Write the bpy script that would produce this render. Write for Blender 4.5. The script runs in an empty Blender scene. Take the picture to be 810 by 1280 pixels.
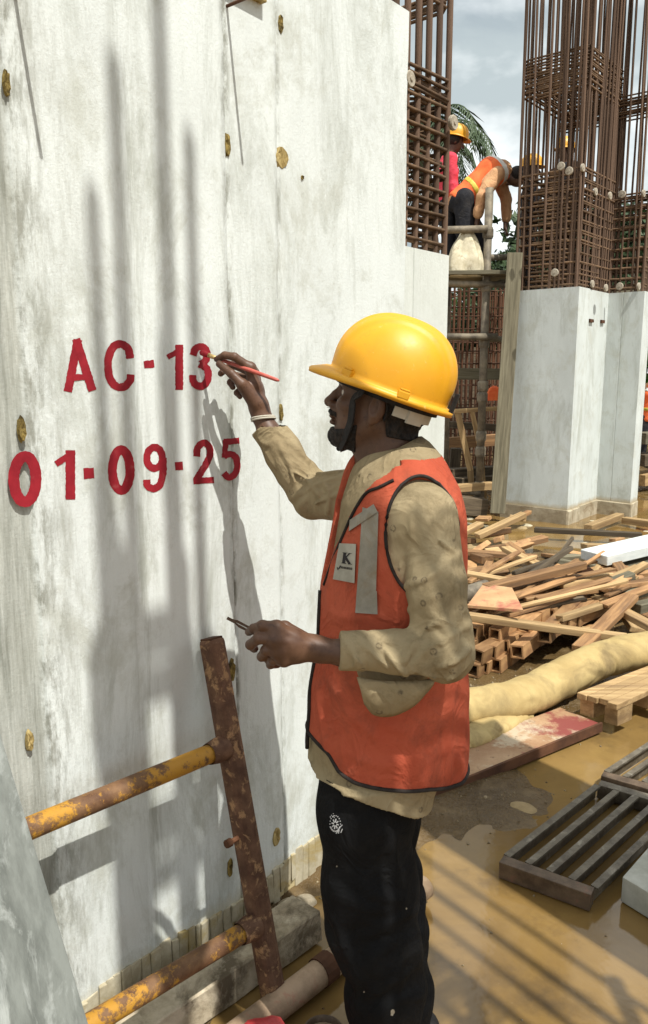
import bpy, bmesh, math, random
import numpy as np
from mathutils import Vector, Matrix
random.seed(11)
RNG = np.random.default_rng(5)
scene = bpy.context.scene
col = scene.collection
PI = math.pi

# ------------------------------------------------------------------ camera
CAM_H, PITCH, FPX = 1.65, math.radians(10.0), 980.0
cd = bpy.data.cameras.new('camera')
cam = bpy.data.objects.new('camera', cd)
col.objects.link(cam)
cam.location = (0, 0, CAM_H)
cam.rotation_euler = (math.radians(90) - PITCH, 0, 0)
cd.sensor_fit = 'VERTICAL'
cd.sensor_height = 24.0
cd.lens = FPX / 1280 * 24.0
cd.clip_start, cd.clip_end = 0.05, 2000
scene.camera = cam

# ------------------------------------------------------------------ sun, sky, exposure
SUN = Vector((0.622, -0.816, 1.80)).normalized()          # towards the sun
SUN_EL = math.asin(SUN.z)
SUN_AZ = math.atan2(SUN.x, SUN.y)
sl = bpy.data.lights.new('sun', 'SUN')
sl.energy = 5.0
sl.angle = math.radians(0.53)
sl.color = (1.0, 0.975, 0.905)
so = bpy.data.objects.new('sun', sl)
col.objects.link(so)
so.rotation_euler = SUN.to_track_quat('Z', 'Y').to_euler()
so.location = (6, -8, 18)

world = bpy.data.worlds.new('World')
scene.world = world
world.use_nodes = True
wn, wl = world.node_tree.nodes, world.node_tree.links
wn.clear()
w_out = wn.new('ShaderNodeOutputWorld')
w_bg = wn.new('ShaderNodeBackground')
w_bg.inputs['Strength'].default_value = 0.074
w_sky = wn.new('ShaderNodeTexSky')
w_sky.sky_type = 'NISHITA'
w_sky.sun_disc = False
w_sky.sun_elevation = SUN_EL
w_sky.sun_rotation = SUN_AZ
w_sky.dust_density = 2.5
w_sky.air_density = 1.2
w_tc = wn.new('ShaderNodeTexCoord')
w_map = wn.new('ShaderNodeMapping')
w_map.inputs['Scale'].default_value = (1.0, 1.0, 1.9)
w_map.inputs['Location'].default_value = (0.35, 0.1, 0.22)
w_n1 = wn.new('ShaderNodeTexNoise')
w_n1.inputs['Scale'].default_value = 2.6
w_n1.inputs['Detail'].default_value = 8
w_n1.inputs['Roughness'].default_value = 0.52
w_n1.inputs['Distortion'].default_value = 0.4
w_r1 = wn.new('ShaderNodeValToRGB')                       # cloud cover
w_r1.color_ramp.elements[0].position = 0.30
w_r1.color_ramp.elements[1].position = 0.52
w_n2 = wn.new('ShaderNodeTexNoise')
w_n2.inputs['Scale'].default_value = 3.4
w_n2.inputs['Detail'].default_value = 7
w_r2 = wn.new('ShaderNodeValToRGB')                       # grey undersides to white tops
w_r2.color_ramp.elements[0].position = 0.40
w_r2.color_ramp.elements[0].color = (6.8, 7.8, 8.1, 1)
w_r2.color_ramp.elements[1].position = 0.60
w_r2.color_ramp.elements[1].color = (20.0, 20.4, 20.2, 1)
w_mix = wn.new('ShaderNodeMix')
w_mix.data_type = 'RGBA'
wl.new(w_tc.outputs['Generated'], w_map.inputs['Vector'])
wl.new(w_map.outputs['Vector'], w_n1.inputs['Vector'])
wl.new(w_map.outputs['Vector'], w_n2.inputs['Vector'])
wl.new(w_n1.outputs['Fac'], w_r1.inputs['Fac'])
wl.new(w_n2.outputs['Fac'], w_r2.inputs['Fac'])
wl.new(w_r1.outputs['Color'], w_mix.inputs[0])
wl.new(w_sky.outputs['Color'], w_mix.inputs[6])
wl.new(w_r2.outputs['Color'], w_mix.inputs[7])
wl.new(w_mix.outputs[2], w_bg.inputs['Color'])
wl.new(w_bg.outputs[0], w_out.inputs['Surface'])

scene.view_settings.view_transform = 'Standard'
scene.view_settings.look = 'None'
scene.view_settings.exposure = 0.16
scene.view_settings.gamma = 1.0
scene.view_settings.use_curve_mapping = False
scene.cycles.max_bounces = 6
scene.cycles.diffuse_bounces = 3
scene.cycles.glossy_bounces = 3

# ------------------------------------------------------------------ survey helpers: from the photo's sight lines to metres
CT, ST = math.cos(PITCH), math.sin(PITCH)
def ray(px, py):
    a, b = (px - 405) / FPX, (640 - py) / FPX
    return np.array((a, CT + b * ST, -ST + b * CT))
def P(px, py, Y):
    d = ray(px, py)
    k = Y / d[1]
    return np.array((d[0] * k, Y, CAM_H + d[2] * k))
def G(px, py, h=0.0):
    d = ray(px, py)
    k = (h - CAM_H) / d[2]
    return np.array((d[0] * k, d[1] * k, h))
WT = np.array((0.639, 0.769, 0.0)); WT /= np.linalg.norm(WT)      # along the painted wall, receding
WN = np.array((WT[1], -WT[0], 0.0))                               # out of the painted wall
WP = np.array((-0.164, 2.22, 0.0))
def W(s, z, d=0.0):
    return WP + WT * s + WN * d + np.array((0, 0, z))
def wall_sz(px, py, d=0.0):
    r = ray(px, py)
    c = np.array((0, 0, CAM_H))
    k = (d - np.dot(c - WP, WN)) / np.dot(r, WN)
    p = c + r * k
    return float(np.dot(p - WP, WT)), float(p[2])

# ------------------------------------------------------------------ objects
def link(o, parent=None):
    col.objects.link(o)
    if parent is not None:
        o.parent = parent
    return o
def tag(o, label=None, cat=None, group=None, kind=None):
    if label: o['label'] = label
    if cat: o['category'] = cat
    if group: o['group'] = group
    if kind: o['kind'] = kind
    return o
def thing(name, loc, label, cat, group=None):
    o = bpy.data.objects.new(name, None)
    o.empty_display_size = 0.1
    o.location = [float(v) for v in loc]
    col.objects.link(o)
    return tag(o, label, cat, group)
def world_loc(o):
    v = Vector((0, 0, 0))
    while o is not None:
        v = v + o.location
        o = o.parent
    return v
def mesh_obj(name, verts, faces, m, parent=None, smooth=False, origin=None):
    """verts in world metres; the object's origin is its parent's, or origin, or the middle of its base"""
    v = np.asarray(verts, dtype=np.float64).reshape(-1, 3)
    if parent is not None and origin is None:
        off = np.array(world_loc(parent)); loc = None
    elif origin is not None:
        off = np.asarray(origin, float)
        loc = off - (np.array(world_loc(parent)) if parent is not None else 0)
    else:
        off = np.array(((v[:, 0].min() + v[:, 0].max()) / 2, (v[:, 1].min() + v[:, 1].max()) / 2, v[:, 2].min())); loc = off
    me = bpy.data.meshes.new(name)
    if isinstance(faces, np.ndarray):
        me.vertices.add(len(v)); me.vertices.foreach_set('co', (v - off).astype(np.float32).ravel())
        nf, k = faces.shape
        me.loops.add(nf * k); me.loops.foreach_set('vertex_index', faces.astype(np.int32).ravel())
        me.polygons.add(nf); me.polygons.foreach_set('loop_start', np.arange(0, nf * k, k, dtype=np.int32))
        me.update(calc_edges=True); me.validate()
    else:
        me.from_pydata([tuple(p) for p in (v - off)], [], faces)
        me.update()
    if m is not None:
        me.materials.append(m)
    if smooth:
        me.polygons.foreach_set('use_smooth', np.ones(len(me.polygons), dtype=bool))
    o = bpy.data.objects.new(name, me)
    if loc is not None:
        o.location = [float(x) for x in loc]
    return link(o, parent)

def unit(v):
    v = np.asarray(v, float)
    return v / (np.linalg.norm(v) + 1e-12)
def frame(d, up=(0, 0, 1)):
    d = unit(d)
    u = np.asarray(up, float)
    if abs(np.dot(d, unit(u))) > 0.97:
        u = np.array((0.0, 1.0, 0.0)) if abs(d[1]) < 0.9 else np.array((1.0, 0, 0))
    x = unit(np.cross(u, d))
    return x, np.cross(d, x), d

class MB:
    """collects shapes that become one mesh"""
    def __init__(self):
        self.v, self.f = [], []
    def add(self, v, f):
        n = len(self.v)
        self.v += [tuple(map(float, p)) for p in v]
        self.f += [tuple(i + n for i in q) for q in f]
        return self
    def box(self, c, sx, sy, sz, ax=((1, 0, 0), (0, 1, 0), (0, 0, 1)), jit=0.0):
        c = np.asarray(c, float); ax = [unit(a) for a in ax]
        v = []
        for i in (-1, 1):
            for j in (-1, 1):
                for k in (-1, 1):
                    q = c + ax[0] * i * sx / 2 + ax[1] * j * sy / 2 + ax[2] * k * sz / 2
                    v.append(q + (RNG.uniform(-jit, jit, 3) if jit else 0))
        return self.add(v, [(0, 1, 3, 2), (4, 6, 7, 5), (0, 4, 5, 1), (2, 3, 7, 6), (0, 2, 6, 4), (1, 5, 7, 3)])
    def tube(self, pts, r, n=8, caps=True, flat=1.0, up=(0, 0, 1)):
        pts = [np.asarray(p, float) for p in pts]
        rs = [r] * len(pts) if np.isscalar(r) else list(r)
        v, f = [], []
        px = None
        for i, p in enumerate(pts):
            d = pts[min(i + 1, len(pts) - 1)] - pts[max(i - 1, 0)]
            if px is None:
                x, y, d = frame(d, up)
            else:
                d = unit(d); x = unit(px - d * np.dot(px, d)); y = np.cross(d, x)
            px = x
            for k in range(n):
                a = 2 * PI * k / n
                v.append(p + x * math.cos(a) * rs[i] + y * math.sin(a) * rs[i] * flat)
        for i in range(len(pts) - 1):
            for k in range(n):
                a, b = i * n + k, i * n + (k + 1) % n
                f.append((a, b, b + n, a + n))
        if caps:
            f.append(tuple(range(n))[::-1]); f.append(tuple(range((len(pts) - 1) * n, len(pts) * n)))
        return self.add(v, f)
    def ring(self, pts, r, n=6):
        """closed tube"""
        pts = [np.asarray(p, float) for p in pts]
        m = len(pts); v, f = [], []
        for i in range(m):
            d = pts[(i + 1) % m] - pts[i - 1]
            x, y, d = frame(d)
            for k in range(n):
                a = 2 * PI * k / n
                v.append(pts[i] + x * math.cos(a) * r + y * math.sin(a) * r)
        for i in range(m):
            for k in range(n):
                a, b = i * n + k, i * n + (k + 1) % n
                c, d2 = ((i + 1) % m) * n + k, ((i + 1) % m) * n + (k + 1) % n
                f.append((a, b, d2, c))
        return self.add(v, f)
    def prism(self, poly, ext):
        """flat polygon (3-D points, anticlockwise seen against ext) pushed along ext"""
        n = len(poly); e = np.asarray(ext, float)
        v = [np.asarray(p, float) for p in poly] + [np.asarray(p, float) + e for p in poly]
        f = [tuple(range(n))[::-1], tuple(range(n, 2 * n))]
        for i in range(n):
            j = (i + 1) % n
            f.append((i, j, j + n, i + n))
        return self.add(v, f)
    def build(self, name, m, parent=None, smooth=False, bevel=0.0, origin=None, fixn=True):
        o = mesh_obj(name, self.v, self.f, m, parent, smooth, origin)
        if fixn:
            bm = bmesh.new(); bm.from_mesh(o.data)
            bmesh.ops.recalc_face_normals(bm, faces=bm.faces[:])
            if bevel:
                eds = [e for e in bm.edges if len(e.link_faces) == 2 and e.calc_face_angle(0) > 0.6]
                bmesh.ops.bevel(bm, geom=eds, offset=bevel, segments=2, affect='EDGES', profile=0.6)
            bm.to_mesh(o.data); bm.free()
        if smooth:
            o.data.polygons.foreach_set('use_smooth', np.ones(len(o.data.polygons), dtype=bool))
        return o

# ------------------------------------------------------------------ materials
def _n(nt, t, **kw):
    n = nt.nodes.new(t)
    for k, v in kw.items():
        if k in n.inputs: n.inputs[k].default_value = v
        else: setattr(n, k, v)
    return n
def c4(c): return (c[0], c[1], c[2], 1.0)
def ramp(nt, src, p0, p1, c0=(0, 0, 0), c1=(1, 1, 1)):
    r = nt.nodes.new('ShaderNodeValToRGB')
    r.color_ramp.elements[0].position = p0; r.color_ramp.elements[0].color = c4(c0)
    r.color_ramp.elements[1].position = p1; r.color_ramp.elements[1].color = c4(c1)
    nt.links.new(src, r.inputs['Fac'])
    return r.outputs['Color']
def mixc(nt, fac, a, b, mode='MIX'):
    m = nt.nodes.new('ShaderNodeMix'); m.data_type = 'RGBA'; m.blend_type = mode
    for sock, val in ((0, fac), (6, a), (7, b)):
        if isinstance(val, bpy.types.NodeSocket): nt.links.new(val, m.inputs[sock])
        elif sock == 0: m.inputs[0].default_value = val
        else: m.inputs[sock].default_value = c4(val)
    return m.outputs[2]
def math_(nt, op, a, b=0.0, clamp=False):
    m = nt.nodes.new('ShaderNodeMath'); m.operation = op; m.use_clamp = clamp
    for i, val in enumerate((a, b)):
        if isinstance(val, bpy.types.NodeSocket): nt.links.new(val, m.inputs[i])
        else: m.inputs[i].default_value = val
    return m.outputs[0]
def coords(nt, stretch=(1, 1, 1), kind='Object', loc=(0, 0, 0)):
    tc = nt.nodes.new('ShaderNodeTexCoord'); mp = nt.nodes.new('ShaderNodeMapping')
    mp.inputs['Scale'].default_value = stretch
    mp.inputs['Location'].default_value = loc
    nt.links.new(tc.outputs[kind], mp.inputs['Vector'])
    return mp.outputs['Vector']
def noise(nt, vec, scale, detail=5, rough=0.6, dist=0.0):
    n = _n(nt, 'ShaderNodeTexNoise', Scale=scale, Detail=detail, Roughness=rough, Distortion=dist)
    nt.links.new(vec, n.inputs['Vector'])
    return n.outputs['Fac']
def new_mat(name, rough=0.7, spec=0.3, metal=0.0):
    m = bpy.data.materials.new(name); m.use_nodes = True
    nt = m.node_tree
    b = nt.nodes['Principled BSDF']
    b.inputs['Roughness'].default_value = rough
    b.inputs['Specular IOR Level'].default_value = spec
    b.inputs['Metallic'].default_value = metal
    return m, nt, b
def bump(nt, b, h, strength=0.3, dist=0.01):
    n = _n(nt, 'ShaderNodeBump', Strength=strength, Distance=dist)
    nt.links.new(h, n.inputs['Height'])
    nt.links.new(n.outputs['Normal'], b.inputs['Normal'])
def per_object(nt, c, amount=0.25):
    """each object of a kind a little lighter or darker"""
    oi = nt.nodes.new('ShaderNodeObjectInfo')
    v = math_(nt, 'ADD', math_(nt, 'MULTIPLY', oi.outputs['Random'], 2 * amount), 1 - amount)
    h = nt.nodes.new('ShaderNodeHueSaturation')
    nt.links.new(v, h.inputs['Value']); nt.links.new(c, h.inputs['Color'])
    return h.outputs['Color']
def mat(name, c1, c2, scale=8.0, rough=0.75, spec=0.25, metal=0.0, stretch=(1, 1, 1), lo=0.38, hi=0.62,
        bstr=0.25, bscale=60.0, bdist=0.004, c3=None, scale3=2.0, lo3=0.55, hi3=0.68, vary=0.0):
    m, nt, b = new_mat(name, rough, spec, metal)
    v = coords(nt, stretch)
    c = mixc(nt, ramp(nt, noise(nt, v, scale, 7, 0.65), lo, hi), c1, c2)
    if c3 is not None:
        c = mixc(nt, ramp(nt, noise(nt, v, scale3, 6, 0.7, 0.5), lo3, hi3), c, c3)
    if vary:
        c = per_object(nt, c, vary)
    nt.links.new(c, b.inputs['Base Color'])
    if bstr:
        bump(nt, b, noise(nt, v, bscale, 6, 0.7), bstr, bdist)
    return m

M = {}
M['rust_bar'] = mat('rust_bar', (0.074, 0.047, 0.034), (0.17, 0.108, 0.072), 9, 0.85, 0.15, stretch=(1, 1, 1), bscale=90, vary=0.3)
M['rust_dark'] = mat('rust_dark', (0.07, 0.035, 0.022), (0.14, 0.065, 0.035), 7, 0.85, 0.15, vary=0.3)
M['rust_tie'] = mat('rust_tie', (0.085, 0.054, 0.034), (0.19, 0.118, 0.068), 12, 0.85, 0.15, vary=0.25)
M['pipe_grey'] = mat('pipe_grey', (0.12, 0.10, 0.075), (0.25, 0.21, 0.15), 10, 0.65, 0.3, metal=0.2, vary=0.2)
M['disc'] = mat('spacer_disc', (0.30, 0.26, 0.20), (0.46, 0.41, 0.33), 30, 0.9, 0.1)
M['wood_pale'] = mat('wood_pale', (0.28, 0.18, 0.083), (0.43, 0.295, 0.147), 5, 0.75, 0.2, stretch=(0.5, 7, 7), bscale=14, bdist=0.003,
                     c3=(0.22, 0.14, 0.07), scale3=1.6, lo3=0.48, hi3=0.66, vary=0.28)
M['wood_brown'] = mat('wood_brown', (0.17, 0.09, 0.042), (0.32, 0.18, 0.08), 5, 0.7, 0.25, stretch=(0.6, 8, 8), bscale=14, bdist=0.003,
                      c3=(0.15, 0.09, 0.05), scale3=1.8, lo3=0.50, hi3=0.68, vary=0.32)
M['wood_grey'] = mat('wood_grey', (0.11, 0.097, 0.064), (0.20, 0.178, 0.12), 5, 0.8, 0.2, stretch=(0.5, 9, 9), bscale=14, bdist=0.003,
                     c3=(0.09, 0.075, 0.05), scale3=2.2, lo3=0.5, hi3=0.8, vary=0.2)
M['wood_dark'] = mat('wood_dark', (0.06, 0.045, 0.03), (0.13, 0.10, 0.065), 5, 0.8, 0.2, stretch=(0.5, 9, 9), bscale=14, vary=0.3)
M['tie_shade'] = mat('rust_tie_shade', (0.05, 0.028, 0.02), (0.10, 0.055, 0.035), 9, 0.9, 0.1, vary=0.3)  # far ties: gloom of the scaffold gap put into the rust colour
M['tube_brown'] = mat('tube_brown', (0.23, 0.122, 0.056), (0.38, 0.22, 0.10), 6, 0.6, 0.3, stretch=(1, 3, 3), bscale=30,
                      c3=(0.16, 0.08, 0.04), scale3=2.5, lo3=0.56, hi3=0.72, vary=0.28)
# ================================================================== the setting
def ground_material():
    m, nt, b = new_mat('wet_mud', 0.55, 0.3)
    v = coords(nt)
    n1 = noise(nt, v, 1.3, 8, 0.62)
    c = mixc(nt, ramp(nt, n1, 0.36, 0.64), (0.080, 0.050, 0.020), (0.160, 0.103, 0.043))
    n2 = noise(nt, v, 7.0, 8, 0.7)
    c = mixc(nt, ramp(nt, n2, 0.52, 0.72), c, (0.22, 0.155, 0.078))
    n3 = noise(nt, v, 24.0, 6, 0.7)
    c = mixc(nt, ramp(nt, n3, 0.60, 0.72), c, (0.10, 0.07, 0.04))
    nt.links.new(c, b.inputs['Base Color'])
    nt.links.new(ramp(nt, n2, 0.3, 0.7, (0.10,) * 3, (0.45,) * 3), b.inputs['Roughness'])
    bump(nt, b, math_(nt, 'ADD', n3, math_(nt, 'MULTIPLY', n2, 1.5)), 0.7, 0.02)
    return m
def water_material():
    m, nt, b = new_mat('muddy_water', 0.05, 0.5)
    v = coords(nt)
    n1 = noise(nt, v, 1.1, 6, 0.6, 0.6)
    c = mixc(nt, ramp(nt, n1, 0.36, 0.66), (0.175, 0.105, 0.034), (0.255, 0.162, 0.056))
    sw = noise(nt, coords(nt, (1.0, 1.15, 1), 'Object', (2, 5, 0)), 2.3, 8, 0.72, 0.7)
    c = mixc(nt, math_(nt, 'MULTIPLY', ramp(nt, sw, 0.44, 0.66), 0.42), c, (0.115, 0.070, 0.026))
    n2 = noise(nt, v, 55.0, 4, 0.7)
    c = mixc(nt, ramp(nt, n2, 0.68, 0.76), c, (0.30, 0.22, 0.11))
    n4 = noise(nt, coords(nt, (1, 1, 1), 'Object', (3, 1, 0)), 2.6, 7, 0.65)
    c = mixc(nt, ramp(nt, n4, 0.55, 0.72), c, (0.09, 0.058, 0.026))
    nt.links.new(c, b.inputs['Base Color'])
    nt.links.new(ramp(nt, n4, 0.35, 0.7, (0.03,) * 3, (0.14,) * 3), b.inputs['Roughness'])
    n3 = noise(nt, v, 9.0, 3, 0.5)
    bump(nt, b, math_(nt, 'ADD', n3, math_(nt, 'MULTIPLY', noise(nt, v, 70, 4, 0.6), 0.12)), 0.10, 0.01)
    return m

def vn(P_, sc, seed=0):
    """value noise, -1..1"""
    q = np.asarray(P_, np.float64) * np.asarray(sc, float) + 57.3 * (seed + 1)
    i = np.floor(q).astype(np.int64); f = q - i
    f = f * f * (3 - 2 * f)
    def h(a, b, c):
        n = (a * 374761393 + b * 668265263 + c * 2147483647 + seed * 974711) & 0xffffffff
        n = ((n ^ (n >> 13)) * 1274126177) & 0xffffffff
        n = n ^ (n >> 16)
        return (n & 0xffff) / 32767.5 - 1
    r = 0
    for a in (0, 1):
        wa = f[:, 0] if a else 1 - f[:, 0]
        for b in (0, 1):
            wb = f[:, 1] if b else 1 - f[:, 1]
            for c in (0, 1):
                wc = f[:, 2] if c else 1 - f[:, 2]
                r = r + wa * wb * wc * h(i[:, 0] + a, i[:, 1] + b, i[:, 2] + c)
    return r

def bumps(x, y):
    q = np.stack([x, y, 0 * x], 1)
    h = 0.020 * vn(q, (0.9, 0.9, 1), 3) + 0.012 * vn(q, (2.7, 2.7, 1), 4) + 0.009 * vn(q, (7, 7, 1), 6) + 0.0055 * vn(q, (17, 17, 1), 8)
    # wet bank under the wall and past the grate, open water in the foreground
    bank = 0.022 * np.exp(-((np.abs((x + 0.164) * WN[0] + (y - 2.22) * WN[1])) / 0.16) ** 2)
    mud = 0.017 * np.exp(-(((x - 0.60) / 0.34) ** 2 + ((y - 3.05) / 0.42) ** 2))
    pile = 0.05 * np.exp(-(((x - 2.2) / 1.3) ** 2 + ((y - 6.0) / 1.6) ** 2))
    far = 0.05 * np.clip((y - 9.5) / 3, 0, 1)
    pool = -0.030 * np.exp(-(((x - 0.6) / 0.7) ** 2 + ((y - 2.0) / 0.45) ** 2)) - 0.035 * np.exp(-(((x - 2.3) / 0.9) ** 2 + ((y - 8.0) / 0.6) ** 2)) \
           - 0.03 * np.exp(-(((x - 1.3) / 0.35) ** 2 + ((y - 3.1) / 0.5) ** 2))
    return h - 0.012 + bank + mud + pile + far + pool
def terrain():
    xs = np.unique(np.concatenate([np.linspace(-600, -8, 12), np.linspace(-8, -2, 24), np.arange(-2, 4.5, 0.03), np.linspace(4.5, 12, 36), np.linspace(12, 600, 14)]))
    ys = np.unique(np.concatenate([np.linspace(-400, -3, 10), np.linspace(-3, 0.8, 26), np.arange(0.8, 5.0, 0.03), np.arange(5.0, 14, 0.08), np.linspace(14, 30, 30), np.linspace(30, 900, 16)]))
    X, Y = np.meshgrid(xs, ys)
    z = bumps(X.ravel(), Y.ravel())
    v = np.stack([X.ravel(), Y.ravel(), z], 1)
    nx, ny = len(xs), len(ys)
    i = np.arange(ny - 1)[:, None] * nx + np.arange(nx - 1)[None, :]
    f = np.stack([i, i + 1, i + nx + 1, i + nx], -1).reshape(-1, 4)
    tag(mesh_obj('ground', v, f, ground_material(), smooth=True, origin=(0, 0, 0)), kind='structure')
    w = [(-30, -20, 0), (30, -20, 0), (30, 13, 0), (-30, 13, 0)]
    tag(mesh_obj('puddle_water', w, [(0, 1, 2, 3)], water_material(), origin=(0, 0, 0)), kind='structure')
terrain()
def grit():
    """gravel and crumbs too many to count, lying on the mud"""
    rg = np.random.default_rng(3)
    n = 4200
    x = np.concatenate([rg.uniform(-0.5, 2.4, n // 2), rg.uniform(0.3, 4.5, n - n // 2)]); y = np.concatenate([rg.uniform(1.5, 4.2, n // 2), rg.uniform(4.0, 10.5, n - n // 2)])
    z = bumps(x, y)
    keep = (z > -0.006) | (rg.uniform(size=n) < 0.10)
    x, y, z = x[keep], y[keep], np.maximum(z[keep], 0.0); m = len(x)
    r = rg.uniform(0.0015, 0.0055, m) * (1 + 0.14 * y) * np.where(rg.uniform(size=m) < 0.05, 2.2, 1)
    base = np.array([(1, 0, 0), (-0.5, 0.87, 0), (-0.5, -0.87, 0), (0, 0, 0.9), (0.3, 0.3, -0.4)])
    a = rg.uniform(0, 2 * PI, m); c, s = np.cos(a), np.sin(a)
    B = base[None] * rg.uniform(0.6, 1.3, (m, 5, 3)) * r[:, None, None]
    V = np.stack([B[..., 0] * c[:, None] - B[..., 1] * s[:, None] + x[:, None], B[..., 0] * s[:, None] + B[..., 1] * c[:, None] + y[:, None], B[..., 2] + z[:, None]], -1).reshape(-1, 3)
    t = np.array([(0, 1, 3), (1, 2, 3), (2, 0, 3), (1, 0, 4), (2, 1, 4), (0, 2, 4)])
    F = (np.arange(m)[:, None, None] * 5 + t[None]).reshape(-1, 3)
    tag(mesh_obj('gravel', V, F, mat('grit', (0.12, 0.085, 0.05), (0.34, 0.27, 0.17), 9, 0.8, 0.25, bstr=0), origin=(0, 0, 0)), 'loose gravel and mortar grit on the wet mud', 'gravel', kind='stuff')
grit()

# ------------------------------------------------------------------ concrete
def wall_material(name='whitewashed_concrete', base=(0.725, 0.762, 0.738), dirt=1.0):
    m, nt, b = new_mat(name, 0.85, 0.2)
    uv = nt.nodes.new('ShaderNodeUVMap')
    def mp(sx, sy, lx=0.0, ly=0.0):
        q = nt.nodes.new('ShaderNodeMapping')
        q.inputs['Scale'].default_value = (sx, sy, 1); q.inputs['Location'].default_value = (lx, ly, 0)
        nt.links.new(uv.outputs[0], q.inputs['Vector']); return q.outputs['Vector']
    broad = noise(nt, mp(1.6, 1.0), 2.0, 7, 0.6)
    c = mixc(nt, ramp(nt, broad, 0.38, 0.62), tuple(0.90 * x for x in base), base)
    # brushed white wash: fine vertical strokes
    strokes = noise(nt, mp(16, 0.9), 3.0, 6, 0.65)
    c = mixc(nt, math_(nt, 'MULTIPLY', ramp(nt, strokes, 0.44, 0.66), 0.16), c, tuple(0.80 * x for x in base))
    # grey patches where the concrete shows through, in runs
    runs = noise(nt, mp(2.6, 0.62, 3.1), 2.2, 9, 0.78, 0.5)
    c = mixc(nt, math_(nt, 'MULTIPLY', ramp(nt, runs, 0.50, 0.68), 0.70 * dirt), c, (0.33, 0.345, 0.295))
    patch = noise(nt, mp(1.7, 1.2, 7.7, 1.2), 2.6, 9, 0.75, 0.35)
    c = mixc(nt, math_(nt, 'MULTIPLY', ramp(nt, patch, 0.51, 0.63), 0.62 * dirt), c, (0.45, 0.46, 0.40))
    speck = noise(nt, mp(3, 1.6), 34.0, 6, 0.75)
    c = mixc(nt, math_(nt, 'MULTIPLY', ramp(nt, speck, 0.66, 0.74), 0.55 * dirt), c, (0.27, 0.27, 0.23))
    fine = noise(nt, mp(1, 1), 120.0, 4, 0.7)
    c = mixc(nt, math_(nt, 'MULTIPLY', ramp(nt, fine, 0.35, 0.7), 0.14), c, (0.50, 0.51, 0.46))
    return m, nt, b, c, mp, strokes, fine, speck
def finish_wall(nt, b, c, strokes, fine, speck):
    nt.links.new(c, b.inputs['Base Color'])
    h = math_(nt, 'ADD', math_(nt, 'MULTIPLY', strokes, 1.0), math_(nt, 'ADD', math_(nt, 'MULTIPLY', fine, 0.5), math_(nt, 'MULTIPLY', speck, -0.8)))
    bump(nt, b, h, 0.35, 0.006)
def s_of(nt, mp):
    sep = nt.nodes.new('ShaderNodeSeparateXYZ'); nt.links.new(mp(1, 1), sep.inputs[0]); return sep.outputs[0], sep.outputs[1]

S286 = wall_sz(287, 400)[0]; S350 = wall_sz(349, 400)[0]; S27 = wall_sz(26, 393)[0]
S_END = wall_sz(508, 200)[0]
def main_wall_material():
    m, nt, b, c, mp, st, fi, sp = wall_material(dirt=1.0)
    s, z = s_of(nt, mp)
    def near(s0, w0, w1):                                # 1 close to the joint at s0, 0 away from it
        d = math_(nt, 'ABSOLUTE', math_(nt, 'SUBTRACT', s, s0))
        r = nt.nodes.new('ShaderNodeMapRange'); r.inputs['From Min'].default_value = w1; r.inputs['From Max'].default_value = w0
        nt.links.new(d, r.inputs['Value']); return r.outputs[0]
    br = noise(nt, mp(9, 2.2, 1.0), 4.0, 7, 0.75)
    brk = ramp(nt, br, 0.46, 0.60)
    for s0, w1, k in ((S286, 0.020, 0.85), (S350, 0.014, 0.6), (S27, 0.10, 0.85)):
        c = mixc(nt, math_(nt, 'MULTIPLY', math_(nt, 'MULTIPLY', near(s0, 0.002, w1), brk), k), c, (0.20, 0.20, 0.16))
    # bare grey panel past the left joint, damp streak right of it
    lf = nt.nodes.new('ShaderNodeMapRange'); lf.inputs['From Min'].default_value = S27 + 0.004; lf.inputs['From Max'].default_value = S27 - 0.01
    nt.links.new(s, lf.inputs['Value'])
    grey = mixc(nt, ramp(nt, noise(nt, mp(22, 1.3, 2), 2.4, 7, 0.7), 0.36, 0.62), (0.20, 0.205, 0.17), (0.50, 0.51, 0.46))
    c = mixc(nt, math_(nt, 'MULTIPLY', lf.outputs[0], 0.85), c, grey)
    c = mixc(nt, math_(nt, 'MULTIPLY', math_(nt, 'MULTIPLY', near(S27 + 0.03, 0.02, 0.20), ramp(nt, noise(nt, mp(7, 0.8, 5), 3, 8, 0.75), 0.48, 0.64)), 0.7), c, (0.33, 0.335, 0.29))
    sA = wall_sz(160, 240)[0]
    c = mixc(nt, math_(nt, 'MULTIPLY', math_(nt, 'MULTIPLY', near(sA, 0.005, 0.055), ramp(nt, noise(nt, mp(14, 0.9, 9), 3, 8, 0.75), 0.44, 0.60)), 0.6), c, (0.30, 0.31, 0.26))
    # splash line at the foot
    ft = nt.nodes.new('ShaderNodeMapRange'); ft.inputs['From Min'].default_value = 0.20; ft.inputs['From Max'].default_value = 0.10
    nt.links.new(math_(nt, 'ADD', z, math_(nt, 'MULTIPLY', br, 0.10)), ft.inputs['Value'])
    c = mixc(nt, math_(nt, 'MULTIPLY', ft.outputs[0], 0.85), c, (0.46, 0.36, 0.16))
    finish_wall(nt, b, c, st, fi, sp)
    return m
def plain_wall_material(name, base, dirt, muddy=0.22, zmud=0.0):
    m, nt, b, c, mp, st, fi, sp = wall_material(name, base, dirt)
    s, z = s_of(nt, mp)
    ft = nt.nodes.new('ShaderNodeMapRange'); ft.inputs['From Min'].default_value = muddy + 0.03; ft.inputs['From Max'].default_value = muddy - 0.02
    nt.links.new(math_(nt, 'ADD', z, math_(nt, 'MULTIPLY', noise(nt, mp(2, 2), 6, 6, 0.7), 0.06)), ft.inputs['Value'])
    c = mixc(nt, math_(nt, 'MULTIPLY', ft.outputs[0], 0.75), c, (0.36, 0.27, 0.14))
    finish_wall(nt, b, c, st, fi, sp)
    return m
M['wall'] = main_wall_material()
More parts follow.
